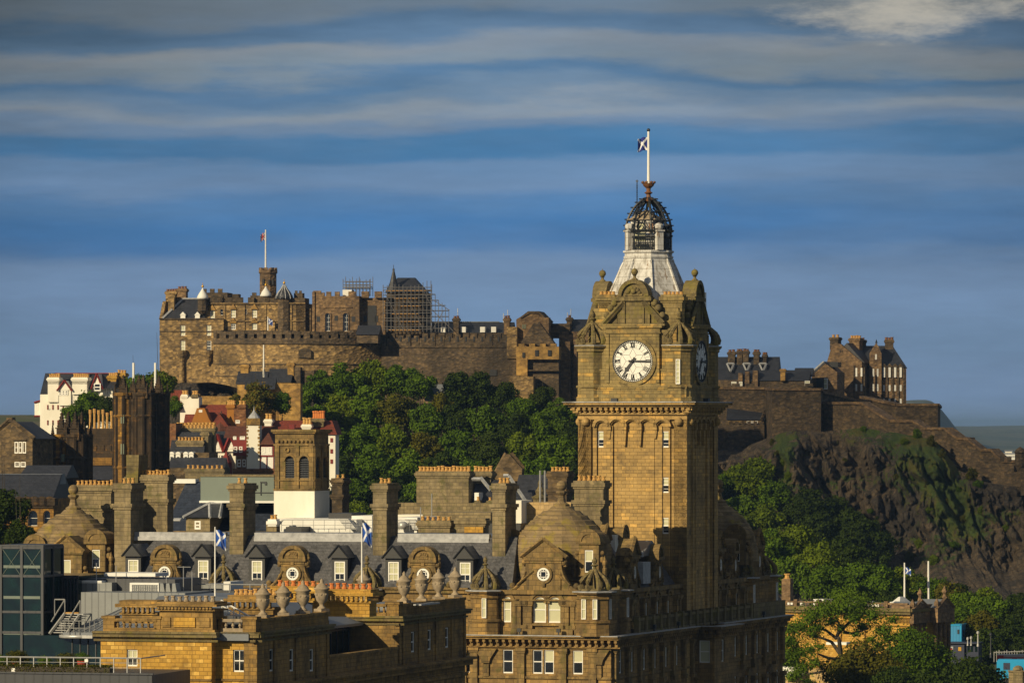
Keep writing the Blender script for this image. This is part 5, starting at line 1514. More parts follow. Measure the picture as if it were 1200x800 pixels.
# --- belfry
B2 = Frame(368.5, 590, 18)
bf = thing('belfry_tower', B2, 'square stone belfry with louvred round arches on a white painted base', 'tower')
def belfry():
    s = .0908; u0 = B2.u(321); d = B2.v(386)
    z = B2.z
    b = MB(); b.box(u0, 0, 0, d, 0, z(575)); b.build('rendered_base', M['render'], bf)
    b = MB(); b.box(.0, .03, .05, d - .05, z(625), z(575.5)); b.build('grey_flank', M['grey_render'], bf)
    hf = [(B2.u(334), B2.u(344.5), z(560), z(534), True), (B2.u(351), B2.u(361.5), z(560), z(534), True)]
    hs = [(B2.v(371.5, 0) - .05, B2.v(376.5), z(560), z(534), True), (B2.v(379), B2.v(384) + .05, z(560), z(534), True)]
    b = MB(); b.body(u0 + .1, -.08, .1, d - .1, z(573), z(505), hf, hs, 0, dep=.5)
    b.box(u0 - .05, .05, -.05, d + .05, z(575), z(572.5)); b.box(u0 - .25, .25, -.25, d + .25, z(506), z(503)); b.box(u0 - .1, .1, -.1, d + .1, z(508), z(506))
    b.box(u0 - .05, .05, -.05, d + .05, z(522), z(520)); b.box(u0 - .02, .02, -.02, d + .02, z(563.5), z(562))
    for x in (u0 + .1, (hf[0][1] + hf[1][0]) / 2 - .25, -.6): b.box(x, x + .5, -.04, .12, z(572), z(522))
    for h in hf: b.arc((h[0] + h[1]) / 2, h[3] - (h[1] - h[0]) / 2, (h[1] - h[0]) / 2, (h[1] - h[0]) / 2 + .2, -.06, .12)
    b.T = SD(0)
    for x in (.1, (hs[0][1] + hs[1][0]) / 2 - .12, d - .4): b.box(x, x + .28, -.04, .12, z(572), z(522))
    b.T = I4
    for k in range(9): b.ball((u0 + .5 + k * (-u0 - .9) / 8, -.02, z(517)), .16, 0, 6)
    b.arc((hf[0][0] + hf[0][1]) / 2 - .3, z(527), .16, .3, -.06, .05, 0, 360, 12)
    b.build('belfry_stage', M['trim'], bf)
    for F_, hh in ((I4, hf), (SD(-.08), hs)):
        for h in hh:
            b = MB(); n = 9; y = .2
            b.box(h[0], h[1], y + .3, y + .4, h[2], h[3])
            for i in range(n): zz = h[2] + (h[3] - h[2] - .2) * (i + .5) / n; b.add([(h[0], y - .05, zz - .1), (h[1], y - .05, zz - .1), (h[1], y + .3, zz + .12), (h[0], y + .3, zz + .12), (h[0], y - .05, zz - .14), (h[1], y - .05, zz - .14)], [(0, 1, 2, 3), (4, 5, 1, 0)])
            o = b.build('louvre', M['lead_dark'], bf); o.matrix_basis = F_
belfry()

# --- white flat roofs, vents and rails
B3 = Frame(495, 575, 16)
wr = thing('flat_roofed_building', B3, 'low flat roofed block with white plant housings and railings behind the hotel chimneys', 'building')
blocks(wr, B3, 'white_housing', 'roofwhite', [(322, 418, 608, 634, 4, 9), (463, 489, 606, 634, 3, 8), (412, 436, 604, 634, 6, 8)])
b = MB()
for pa in (406, 484): 
    u0 = B3.u(pa, 2.8); b.prism([(u0, B3.z(620, 0, 3)), (u0 + 1.1, B3.z(620, 0, 3)), (u0 + .2, B3.z(608, 0, 3)), (u0 - .9, B3.z(608, 0, 3))], 'y', 2.7, 3.6); b.mark()
b.build_each('sloped_vent', M['steel'], wr)
b = MB()
for i in range(13): x = B3.u(330 + i * 12.5, 2); b.bar((x, 2, B3.z(622, x, 2)), (x, 2, B3.z(609, x, 2)), .035)
b.bar((B3.u(330, 2), 2, B3.z(609, -16, 2)), (B3.u(490, 2), 2, B3.z(609, 0, 2)), .04); b.bar((B3.u(330, 2), 2, B3.z(615, -16, 2)), (B3.u(490, 2), 2, B3.z(615, 0, 2)), .025)
b.bar((B3.u(322, 2), 2, B3.z(622, -16, 2)), (B3.u(332, 2), 2, B3.z(609, -16, 2)), .07)
b.build('railing', M['steel'], wr)
blocks(wr, B3, 'plinth', 'stack', [(312, 324, 611, 634, 1, 1.2), (495, 575, 600, 634, 12, 6)])
blocks(wr, B3, 'dark_deck', 'black', [(385, 412, 601, 610, 9, 5), (335, 353, 617, 624, 1, 3), (569, 610, 613, 640, 10, 5)])
chim(wr, B3, 315, 323, 608, 612, 1, 2, 'white', 1.0)
blocks(wr, B3, 'white_wall', 'render', [(462, 574, 603, 634, 14, 4), (603, 611, 586, 634, 12, 4)])
chim(wr, B3, 490, 527, 609.5, 634, 2, 6, 'stack', 1.5, h=.4); chim(wr, B3, 535, 568, 607, 634, 2, 0, 'stack', 1.5)
blocks(wr, B3, 'ochre_panel', 'yellow', [(544, 566, 617, 624, 1.5, .4)])
b = MB()
for px, y in ((506, 578), (493, 594)): x = B3.u(px, 3); b.bar((x, 3, B3.z(620, x, 3)), (x, 3, B3.z(y, x, 3)), .09)
b.lathe([(.5, B3.z(620)), (.55, B3.z(616)), (.5, B3.z(613)), (.2, B3.z(611))], (B3.u(472, 2.2), 2.2, 0), 12, 0)
b.build('mast', M['steel'], wr)
blocks(wr, B3, 'tan_wall', 'tan', [(611, 669, 588.5, 640, 14, 6)])
chim(wr, B3, 642, 664, 552, 600, 20, 5, 'oldstone', 2.5, band=True)
b = MB()
for px in (633, 638.5): x = B3.u(px, 16); b.bar((x, 16, B3.z(590, x, 16)), (x, 16, B3.z(551, x, 16)), .14)
b.build('mast', M['steel'], wr)

B4 = Frame(550, 650, 14)
mb_ = thing('stone_building', B4, 'grey brown stone building with long pot-lined stacks and a scrolled gable, behind the hotel', 'building')
chim(mb_, B4, 488, 549, 552, 640, 0, 14, 'stack', 2.2, r=.24, h=.6)
chim(mb_, B4, 553, 575, 552, 640, 4, 5, 'stack', 2.0, r=.24, h=.6)
chim(mb_, B4, 389, 401, 560, 640, -6, 2, 'oldstone', 3, band=True)
blocks(mb_, B4, 'lower_wall', 'stack', [(462, 580, 589, 640, -.6, 3, 0), (572, 578, 586, 640, -.8, 3, 0)])
b = MB(); slope(b, B4, 549, 580, 562, 596, .5, 8); slope(b, B4, 596, 640, 556, 606, 1, 10); b.build('slate_roof', M['slate_far'], mb_)
b = MB()
for a, y0, c, y1 in ((553, 561, 565, 561), (563, 559, 575, 574), (590, 557, 596, 557), (596, 557, 618, 590)):
    b.bar((B4.u(a, .3), .3, B4.z(y0, 0, .3)), (B4.u(c, .3), .3, B4.z(y1, 0, .3)), .3)
    if y1 != 561: b.mark()
b.build_each('roof_flashing', M['lead'], mb_)
b = MB(); q = lambda px, y: (B4.u(px, 9), B4.z(y, 0, 9)); sc = [q(580, 640), q(580, 553), q(592, 532), q(597, 532), q(612, 549), q(611, 560), q(613, 571), q(618, 578), q(624, 586), q(626, 640)]
b.prism(sc, 'y', 9, 10.2); b.bar((q(592, 531)[0], 9.6, q(592, 531)[1]), (q(580, 553)[0], 9.6, q(580, 553)[1]), .4); b.bar((q(597, 531)[0], 9.6, q(597, 531)[1]), (q(612, 549)[0], 9.6, q(612, 549)[1]), .4)
for px, y in ((616, 577), (622, 582)): p = q(px, y); b.ball((p[0], 9.5, p[1]), .6, 0, 10)
b.build('scrolled_gable', M['oldstone'], mb_)
blocks(mb_, B4, 'dormer', 'white', [(556, 561, 577, 586, .2, 2)])
for px in (557, 571): chim(mb_, B4, px, px + 5, 586.5, 588, -.4, 1, 'stack', .8)
for (px, w, y, Y) in ((640, 2, 580, 0),):
    b = MB(); p = (B4.u(633, 2), 2, B4.z(579, 0, 2)); b.lathe([(.9, -3), (.9, -.6), (1.1, -.3), (.5, 0), (.6, .4), (.25, .9), (.3, 1.3), (0, 2.0)], p, 8, 0, False); b.build('stone_finial', M['mossy'], mb_)

# --- blackened college towers with pinnacles
def pinnacle(b, x, y, z, w, h, m=0):
    w *= .8
    b.box(x - w / 2, x + w / 2, y - w / 2, y + w / 2, z, z + h * .28, m)
    b.box(x - w * .62, x + w * .62, y - w * .62, y + w * .62, z + h * .25, z + h * .30, m)
    for dx, dy in ((-1, 0), (1, 0), (0, -1), (0, 1)): b.prism([(-w * .4, 0), (w * .4, 0), (0, w * .9)], 'y', 0, .05, m) if False else None
    b.lathe([(w * .6, z + h * .3), (w * .34, z + h * .56), (w * .15, z + h * .84), (w * .26, z + h * .87), (w * .1, z + h * .91), (0, z + h)], (x, y, 0), 4, m, False, rot=45)
    for k in range(4):
        for a in (45, 135, 225, 315):
            r = w * (.52 - .11 * k); b.ball((x + r * math.cos(R(a)), y + r * math.sin(R(a)), z + h * (.36 + .12 * k)), w * .13, m, 5)
def gothic_tower(F, pa, pb, ps, ytop, ypin, ybase, label, wins):
    """square tower: front pa..pb, flank pb..ps, octagonal turrets at the corners, each with a pinnacle"""
    t = thing('gothic_tower', F, label, 'tower', 'gothic college towers')
    u0 = F.u(pa); u1 = 0; d = F.v(ps); W = -u0; z = F.z
    b = MB(); zt = z(ytop)
    b.box(u0 + .9, -.9, .9, d - .9, 0, zt)
    # buttressed flanks
    for i, x in enumerate((u0 + W * .36, u0 + W * .5, u0 + W * .64)): b.box(x - .18, x + .18, .5, 1, 0, zt + .1)
    for i in range(4): y = d * (.28 + .15 * i); b.box(-.95, -.45, y - .2, y + .2, 0, zt + .1)
    for k in range(3): zz = zt - .4 - k * (zt - z(ybase)) * .3; b.box(u0 + .5, -.5, .5, d - .5, zz - .35, zz)
    b.cren(u0 + 1, -1, .75, 1.15, zt, 1.1, 1.2); b.cren(-1.15, -.75, 1, d - 1, zt, 1.1, 1.2, axis='y')
    b.build('tower_body', M['gothic'], t)
    for j, (x, y) in enumerate(((u0 + 1.1, 1.1), (-1.1, 1.1), (-1.1, d - 1.1), (u0 + 1.1, d - 1.1))):
        b = MB(); r = 1.5
        b.lathe([(r, 0), (r, z(ybase - 10)), (r + .25, z(ybase - 10) + .3), (r, z(ybase - 10) + .6), (r, zt - 3), (r + .3, zt - 2.6), (r, zt - 2.3), (r, zt + .4), (r + .3, zt + .7), (r + .3, zt + 1.1)], (x, y, 0), 8, 1 if j == 0 else 0, False, rot=22.5)  # front left turret painted as sunlit by its brighter stone
        for i in range(8):
            a = R(22.5 + 45 * i); b.tube([(x + r * math.cos(a), y + r * math.sin(a), 0), (x + r * math.cos(a), y + r * math.sin(a), zt + .9)], .26, 4, 0)
        pinnacle(b, x, y, zt + 1.0, 1.5, z(ypin) - zt - 1.0)
        for i in range(4): a = R(45 + 90 * i); pinnacle(b, x + 1.45 * math.cos(a), y + 1.45 * math.sin(a), zt + .2, .6, (z(ypin) - zt) * .62)
        b.build('corner_turret', [M['gothic'], M['gothic_lit']], t)
    b = MB(); pinnacle(b, u0 / 2, 1, zt + .6, 1.0, (z(ypin) - zt) * .75); pinnacle(b, -1, d / 2, zt + .6, 1.0, (z(ypin) - zt) * .75); b.build('pinnacle', M['gothic'], t)
    b = MB()
    for (px, y0, y1) in wins: 
        x = F.u(px, .4); b.box(x - .3, x + .3, -.45, -.2, z(y1), z(y0))
    b.build('slit_window', M['net'], t)
    b = MB()
    for zz in (z(ybase) - 1,): 
        b.prism([(u0 + W * .36 + .3, zt - 7), (u0 + W * .5 - .3, zt - 7), (u0 + W * .5 - .3, zt - 3.5), (u0 + W * .43, zt - 2.6), (u0 + W * .36 + .3, zt - 3.5)], 'y', .82, .9); b.prism([(u0 + W * .5 + .3, zt - 7), (u0 + W * .64 - .3, zt - 7), (u0 + W * .64 - .3, zt - 3.5), (u0 + W * .57, zt - 2.6), (u0 + W * .5 + .3, zt - 3.5)], 'y', .82, .9)
    b.build('belfry_opening', M['black'], t)
    return t
E1 = Frame(172, 880, 22)
gothic_tower(E1, 134, 172, 197, 468, 438, 560, 'larger blackened gothic tower, its pinnacles standing against the castle hill trees', [(146, 486, 496), (146, 520, 532)])
E2 = Frame(92, 850, 22)
gothic_tower(E2, 61, 92, 107, 517, 481, 600, 'smaller blackened gothic tower with thin pinnacles, left of its larger twin', [(76, 532, 541)])
b = MB(); 
E3 = Frame(132, 905, 10)
ch = thing('college_range', E3, 'dark college range with battlements and tall pale chimney pots between the two gothic towers', 'building')
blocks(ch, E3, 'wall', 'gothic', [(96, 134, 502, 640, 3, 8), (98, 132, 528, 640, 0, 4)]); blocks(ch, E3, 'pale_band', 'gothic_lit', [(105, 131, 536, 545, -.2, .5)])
b = MB(); b.cren(E3.u(98), E3.u(132), 0, .5, E3.z(528), .9, 1.2); b.build('battlement', M['gothic'], ch)
b = MB(); slope(b, E3, 96, 134, 546, 562, -6, 8); b.build('slate_roof', M['slate_far'], ch)
pots(ch, [(E3.u(px, 3), 4, E3.z(502, -3, 3)) for px in (104, 109, 114, 119, 124, 129)], 'pot', .24, 3.0)
for px in (156.5, 182): 
    F_ = Frame(px, 905, 0, 0); t = thing('flagpole', F_, 'bare white flagpole behind the gothic pinnacles, ' + ('left' if px < 160 else 'right') + ' one of two', 'flagpole', 'flagpoles behind the gothic tower')
    b = MB(); b.lathe([(.2, 20), (.2, F_.z(425))], n=6); b.build('pole', M['white'], t)

# --- gabled stone house and the long hall, left edge
E4 = Frame(38, 840, 20)
gh = thing('gabled_house', E4, 'brown rubble house with a stone gable and slate roof at the left edge', 'house')
b = MB(); u0 = E4.u(-14); b.box(u0, 0, 0, E4.v(62), 0, E4.z(513)); b.prism([(u0, E4.z(513)), (0, E4.z(513)), (u0 * .5, E4.z(492))], 'y', 0, .8); b.build('wall', M['oldstone'], gh)
b = MB(); b.gable(u0 - .3, .4, .6, E4.v(62) + .5, E4.z(514), E4.z(494), 'y'); b.build('roof', M['slate_far'], gh)
b = MB(); b.bar((u0 * .5, -.1, E4.z(491)), (.4, -.1, E4.z(513.5)), .45); b.bar((u0 * .5, -.1, E4.z(491)), (u0, -.1, E4.z(513.5)), .45); b.box(u0 * .5 - .5, u0 * .5 + .5, -.3, .8, E4.z(494), E4.z(489)); b.box(E4.u(15), E4.u(31.5), -.25, 0, E4.z(516), E4.z(514.8)); b.build('coping', M['oldstone'], gh)
for px in (17, 21.7, 26.4): fwin(gh, E4, px, px + 4, 517.5, 531, -.02, 'dark', fr=.13)
fwin(gh, E4, 17, 23, 541, 547, -.02, 'dark', fr=.13); fwin(gh, E4, 24, 30, 541, 547, -.02, 'dark', fr=.13)
E5 = Frame(60, 800, 8)
lh = thing('church_hall', E5, 'long church hall with stacked slate and lead roofs over an ochre arcaded wall, left edge', 'church hall')
b = MB(); b.frus((E5.u(-20), E5.u(61.5), 0, 14), (E5.u(-20), E5.u(61.5), 6, 8), E5.z(585), E5.z(556)); b.build('lower_roof', M['slate_far'], lh)
b = MB(); b.frus((E5.u(-20), E5.u(61.8), 4.6, 9), (E5.u(-20), E5.u(61.5), 6.4, 8), E5.z(567, 0, 4), E5.z(555, 0, 6)); b.build('lead_roof', M['zincroof'], lh)
b = MB(); b.frus((E5.u(4), E5.u(61), 9, 18), (E5.u(8), E5.u(61), 13, 14), E5.z(560, 0, 9), E5.z(545, 0, 12)); b.build('upper_roof', M['slate_far'], lh)
arc_ = [(E5.u(a), E5.u(c), E5.z(616), E5.z(598), True) for a, c in ((-4, 4), (14, 22), (32, 43), (50, 58))]
b = MB(); b.body(E5.u(-20), E5.u(62), .4, 13, 0, E5.z(584), arc_, (), 0, dep=1.0); b.build('arcade_wall', M['gothic_lit'], lh)
for h in arc_: window(lh, TR(0, .4), (h[0] + h[1]) / 2, h[2], h[1] - h[0], h[3] - h[2], True, 'dark', (1, 1), .6, 'window', .06)
b = MB()
for i in range(9): x = E5.u(-14 + i * 9); b.box(x - .8, x + .8, -.1, 2, E5.z(592), E5.z(584)); b.prism([(x - .9, E5.z(584)), (x + .9, E5.z(584)), (x, E5.z(581))], 'y', -.1, 1.5)
b.box(E5.u(-20), E5.u(62), .1, .5, E5.z(595), E5.z(593)); b.build('parapet_dormer', M['gothic'], lh)

# --- white garden house
E6 = Frame(56, 1060, 8)
wh = thing('white_house', E6, 'big white harled house with slate roof and red gable edges on the hillside', 'house')
blocks(wh, E6, 'wall', 'render', [(47, 103, 462, 535, 0, 9), (103, 132, 455, 535, 2, 7)])
blocks(wh, E6, 'bay', 'render', [(40.5, 48, 471, 487, .5, 5), (56, 68.5, 442, 471, -.5, 3), (84.5, 102, 442, 462, -.5, 3), (69, 83, 455, 475, -.4, 3)])
b = MB(); slope(b, E6, 47, 100, 437, 462, .2, 9); slope(b, E6, 98, 134, 437, 455, 1, 9); b.gable(E6.u(67, -.6), E6.u(84, -.6), -.6, 4, E6.z(457), E6.z(446), 'y', 1, 1); b.gable(E6.u(107, .5), E6.u(120, .5), .5, 5, E6.z(455), E6.z(438), 'y', 1, 1); b.build('roof', [M['slate_far'], M['render']], wh)
b = MB()
for (a, y0, c, y1, v) in ((66.5, 458, 75.5, 445.5, -.9), (75.5, 445.5, 84.5, 458, -.9), (106.5, 456, 113.5, 437.5, .3), (113.5, 437.5, 120.5, 456, .3), (40, 471.5, 47, 469.5, .3), (40, 487.5, 47, 487.5, .3)):
    b.bar((E6.u(a, v), v, E6.z(y0, 0, v)), (E6.u(c, v), v, E6.z(y1, 0, v)), .26)
b.box(E6.u(58), E6.u(131), 4.5, 4.9, E6.z(437.5), E6.z(436.5)); b.build('red_bargeboard', M['redpaint'], wh)
chim(wh, E6, 56, 68.5, 442, 450, -.5, 5, 'render', 3, r=.3, h=.7); chim(wh, E6, 84.5, 102, 442, 450, -.5, 7, 'render', 3, r=.3, h=.7); chim(wh, E6, 126, 136, 440, 455, 3, 4, 'yellow', 3, r=.3, h=.6); chim(wh, E6, 136, 146, 437, 455, 5, 3, 'yellow', 3, r=.3, h=.6)
for a, c, y0, y1 in ((68.5, 72.5, 457, 463), (72.5, 76, 457, 463), (76, 79.5, 457, 463), (56.5, 61, 474, 480.5), (69, 73, 474, 480.5), (57, 61, 492, 498), (69, 73, 492, 498), (42, 45, 473, 481), (110, 118, 449, 458)):
    fwin(wh, E6, a, c, y0, y1, -.55 if 442 < y0 < 460 and a < 100 else (.45 if a < 46 else 0), 'dark', fr=.18)
b = MB()
for px, y in ((59, 477), (71, 477), (59, 495), (71, 495)):
    x = E6.u(px); z = E6.z(y)
    for s_ in (-1, 1): b.box(x + s_ * .5 - .12, x + s_ * .5 + .12, -.12, 0, z - .45, z + .45)
b.build('shutter', M['redpaint'], wh)
M['hillblue'] = plain('distant_woodland', (.030, .055, .045, 1), (.06, .075, .05, 1), .95, scale=.004, amt=.8)

# --- tenements and red-roofed garden houses below the castle
def tenement(F, label, body, roof, wins=(), chims=(), wallmat='oldstone', roofmat='slate_far', name='tenement', group=None, cat='house'):
    t = thing(name, F, label, cat, group)
    for q in body: blocks(t, F, 'wall', q[6] if len(q) > 6 else wallmat, [q[:6]])
    for r in roof:
        b = MB(); slope(b, F, *r[:6], **(r[6] if len(r) > 6 else {})); b.build('roof', [M[r[7] if len(r) > 7 else roofmat], M[wallmat]], t)
    for w in wins: fwin(t, F, *w[:4], w[4] if len(w) > 4 else -.02, w[5] if len(w) > 5 else 'dark', fr=.17)
    for c in chims: chim(t, F, *c[:6], **(c[6] if len(c) > 6 else {}))
    return t
F1 = Frame(205, 960, 8)
t1 = tenement(F1, 'dark stone tenement with white dormers and two long rows of yellow pots below the castle', [(184, 245, 530, 600, 0, 8), (198, 262, 548, 600, -4, 6)],
    [(196, 236, 506, 545, .2, 10), (196, 262, 536, 553, -4, 6)], [(200.5, 205, 548, 556, -4), (226, 231, 548, 556, -4)],
    [(208, 251, 501.5, 540, 8, 10, dict(dv=1.8, r=.24, h=.6)), (207, 238, 516, 545, 3, 8, dict(dv=1.8, r=.24, h=.6)), (217, 262, 549, 580, -8, 8, dict(dv=1.6, r=.24, h=.6)), (236, 244, 506, 545, 4, 0, dict(dv=3))], name='tenement')
b = MB()
for px in (201, 208.5, 217.5, 224): bx(b, F1, px - 2.6, px + 2.6, 532, 549, -.8, 3, 0); u = F1.u(px, -.9); b.arc(u, F1.z(532), 0, .45, -.9, 2, 0, 180, 8, 0); bx(b, F1, px - 1.2, px + 1.2, 535, 546, -.9, .2, 1)
b.build('arched_dormer', [M['white'], M['glass']], t1)
blocks(t1, F1, 'side_tenement', 'brownbase', [(183, 206, 496, 600, 4, 6)]) 
F2 = Frame(258, 985, 6)
t2 = thing('gabled_white_house', F2, 'white house with two steep slate gables edged in red, below the castle', 'house')
blocks(t2, F2, 'wall', 'render', [(243, 276, 528, 570, 0, 8), (238, 245, 520, 570, 2, 5)])
b = MB()
for pa, pb, yr, v in ((247, 262, 509, -.5), (262, 278, 510, -.5)): slope(b, F2, pa, pb, yr, 529, v, 9, ridge='y', m=0, me=1)
slope(b, F2, 236, 276, 505, 524, 3, 6); b.build('roof', [M['slate_far'], M['render']], t2)
b = MB()
for a, y0, c, y1 in ((246.5, 529, 254.5, 508.5), (254.5, 508.5, 262, 529), (262, 529, 270, 509.5), (270, 509.5, 278, 529), (238, 509, 244, 531)):
    b.bar((F2.u(a, -.8), -.8, F2.z(y0)), (F2.u(c, -.8), -.8, F2.z(y1)), .42)
b.build('red_bargeboard', M['redpaint'], t2)
for a, c, y0, y1 in ((251, 257, 519, 526), (267, 273, 519, 526), (250, 253.5, 532, 542), (255.5, 259, 532, 542), (265, 268, 534, 544)): fwin(t2, F2, a, c, y0, y1, -.55, 'net' if y0 > 530 else 'dark', fr=.2)
b = MB(); b.lathe([(1.0, 0), (1.0, 2.5), (0, 4.6)], (F2.u(266), -.8, F2.z(558)), 6, 0, False); b.build('turret_roof', M['redpaint'], t2)
F3 = Frame(304, 975, 6)
t3 = thing('stair_tower_house', F3, 'tall white stair tower with a lead ogee cap and toothed stone corners, among red roofs', 'house')
blocks(t3, F3, 'stair_tower', 'render', [(289, 304, 497, 552, 0, 2.6)])
b = MB()
for i in range(12):
    y = 499 + i * 4.2; w = 2.2 if i % 2 else 1.2
    if i < 9: bx(b, F3, 289 - .3, 289 + w, y, y + 2.6, -.05, .5); bx(b, F3, 304 - w, 304.4, y, y + 2.6, -.05, .5)
bx(b, F3, 288.5, 304.5, 490, 498, -.2, 2.8); b.build('quoin', M['yellow_dark'], t3)
b = MB(); r = 1.15; c = (F3.u(296.5), 1.2, F3.z(492)); b.lathe([(r, 0), (r * .95, .45), (r * .6, .95), (r * .25, 1.4), (.1, 1.8), (0, 2.6)], c, 10, 0); b.build('ogee_cap', M['lead'], t3)
blocks(t3, F3, 'red_clad_wall', 'redpaint', [(273, 289, 512, 534, 1, 6), (304, 321, 521, 535, .3, 5)]); blocks(t3, F3, 'white_panel', 'white', [(304, 321, 534, 550, .3, 5), (306, 319, 523.5, 533, .25, .1)])
blocks(t3, F3, 'brown_base', 'brownbase', [(273, 322, 549, 575, -.2, 6), (277, 290, 534, 549, .9, 5)])
b = MB(); slope(b, F3, 262, 289, 499, 513, 1, 7); slope(b, F3, 290, 322, 499, 521, 2.4, 7); u0, u1 = F3.u(304, -.2), F3.u(321.5, -.2); b.frus((u0, u1, -.2, 3.5), ((u0 + u1) / 2 - .1, (u0 + u1) / 2 + .1, 1.6, 1.8), F3.z(521), F3.z(507)); b.build('tiled_roof', M['brownroof'], t3)
for a, c, y0, y1, v in ((273.5, 278, 523, 530, .95), (280, 284, 523, 530, .95), (278, 282.5, 538, 547, .85), (284, 288, 538, 547, .85), (307, 311, 524, 531, .2), (314.5, 318.5, 524, 531, .2), (307, 311, 539, 548, .28), (314.5, 318.5, 539, 548, .28), (273, 277, 511, 515, .9), (281, 287, 511, 515, .9)):
    fwin(t3, F3, a, c, y0, y1, v, 'dark', fr=.16)
b = MB()
for px in (305, 312.5, 320.6): bx(b, F3, px - .5, px + .5, 534, 552, .15, .2)
bx(b, F3, 304, 321, 533.5, 535, .15, .2); bx(b, F3, 304, 321, 548.5, 550, .1, .2); b.build('red_timber', M['redpaint'], t3)
F4 = Frame(386, 1010, 6)
t4 = thing('long_red_roofed_house', F4, 'long house with a bright red tiled roof and white chimneys, under the castle trees', 'house')
blocks(t4, F4, 'wall', 'render', [(318, 388, 510, 575, 0, 8)]); 
b = MB(); slope(b, F4, 316, 389, 492.5, 511, -.4, 9); b.build('tiled_roof', M['redroof'], t4)
blocks(t4, F4, 'end_wall', 'render', [(384, 393, 506, 570, -2, 5)]); b = MB(); slope(b, F4, 383, 395, 492.5, 509, -2.4, 7, ridge='y'); b.build('end_roof', M['redroof'], t4)
b = MB()
for y in (513, 526, 538): bx(b, F4, 387, 390, y, y + 5, -2.1, .2)
bx(b, F4, 339, 345, 497, 502, -.6, 1.5); b.build('red_window', M['redpaint'], t4)
chim(t4, F4, 310, 318, 491, 510, 1, 2, 'render', 2.4, .35, 1.0); chim(t4, F4, 354, 364, 497, 505, -1, 3, 'render', 2.2, .35, 1.2); chim(t4, F4, 366, 379, 490, 500, 2, 5, 'stack', 2.4, .35, 1.3, 'pot_red')
F5 = Frame(240, 1035, 6)
t5 = thing('orange_gabled_house', F5, 'orange harled house with crow gables and dark red roofs below the castle wall', 'house')
blocks(t5, F5, 'wall', 'orangewall', [(222, 251, 500, 540, 0, 6), (266, 274, 478, 540, 2, 4)]); blocks(t5, F5, 'white_wall', 'render', [(211, 233, 465, 500, 4, 4), (212, 222, 500, 520, 3, 4)]); blocks(t5, F5, 'brick_wall', 'brownbase', [(274, 288, 478, 520, 2, 5)])
b = MB(); u0, u1 = F5.u(221), F5.u(252); b.prism([(u0, F5.z(502)), (u0 + .6, F5.z(495)), (F5.u(229), F5.z(484)), (F5.u(231), F5.z(478)), (F5.u(240), F5.z(478)), (F5.u(245), F5.z(490)), (u1, F5.z(502))], 'y', -.3, 3); b.build('gable', M['orangewall'], t5)
b = MB(); slope(b, F5, 214, 270, 474, 502, 1, 10); slope(b, F5, 246, 268, 484, 500, -1, 5, ridge='y'); b.build('tiled_roof', M['redroof'], t5)
b = MB(); slope(b, F5, 198, 212, 457, 480, 3, 5); b.build('end_roof', M['redroof'], t5)
b = MB(); c = (F5.u(259), 0, F5.z(503)); b.lathe([(1.6, -3), (1.6, 0), (0, 3.6)], c, 8, 0, False); b.build('conical_roof', M['brownroof'], t5)
for a, c_, y0, y1 in ((233, 237, 480, 483), (276, 281, 492, 496)): fwin(t5, F5, a, c_, y0, y1, -.32, 'dark', fr=.15)
chim(t5, F5, 266, 274, 474, 480, 2, 4, 'orangewall', 2.5, .35, .8); chim(t5, F5, 279, 287, 474, 480, 2, 2, 'brownbase', 2.5, .35, .8); chim(t5, F5, 213, 219, 462, 467, 4, 2, 'render', 2, .35, .7); chim(t5, F5, 225, 231, 462, 467, 4, 2, 'stack', 2, .35, .7)
chim(t5, F5, 206, 252, 500, 520, -6, 11, 'stack', 2, .35, .8)
F6 = Frame(300, 1075, 4)
t6 = thing('retaining_wall', F6, 'ochre rubble retaining wall with small huts below the castle battery', 'wall')
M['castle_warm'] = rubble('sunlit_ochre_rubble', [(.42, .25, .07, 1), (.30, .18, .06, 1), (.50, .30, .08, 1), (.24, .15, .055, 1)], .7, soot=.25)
blocks(t6, F6, 'wall', 'castle_warm', [(228, 290, 464, 520, 0, 4), (288, 352, 449, 520, 6, 4), (330, 352, 470, 520, 2, 4)])
chim(t6, F6, 228, 233, 461, 466, 0, 0, 'castle_warm', 2); b = MB(); slope(b, F6, 286, 322, 442, 456, 4, 6); b.build('hut_roof', M['slate_far'], t6)
blocks(t6, F6, 'coping', 'roofwhite', [(206, 222, 466, 471, -2, 3)])
# ============================================================ THE CASTLE
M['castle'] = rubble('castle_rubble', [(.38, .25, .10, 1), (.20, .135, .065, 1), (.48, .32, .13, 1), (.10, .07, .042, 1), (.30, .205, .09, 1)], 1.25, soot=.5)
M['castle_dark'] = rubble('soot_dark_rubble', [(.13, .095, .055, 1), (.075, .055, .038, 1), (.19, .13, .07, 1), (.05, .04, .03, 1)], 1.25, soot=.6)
M['castle_red'] = rubble('reddish_brown_rubble', [(.26, .165, .085, 1), (.16, .105, .06, 1), (.32, .205, .10, 1), (.10, .066, .045, 1)], 1.25, soot=.45)
M['castle_ashlar'] = ashlar('castle_dressed_stone', (.26, .185, .09, 1), (.18, .13, .065, 1), (.05, .038, .025, 1), 1.6, .7, soot=.5, streak=.6)
M['plank'] = plain('scaffold_boards', (.55, .30, .08, 1), (.38, .2, .06, 1), .8)
M['scaf'] = plain('scaffold_tube', (.22, .22, .23, 1), (.14, .13, .13, 1), .5, metal=.2)
C = Frame(300, 1150, 6)
def cast(name, label, cat='castle building'): return thing(name, C, label, cat)
pal = cast('castle_palace', 'palace block of the castle with chimneys, slate roof and a square battlemented flag tower')
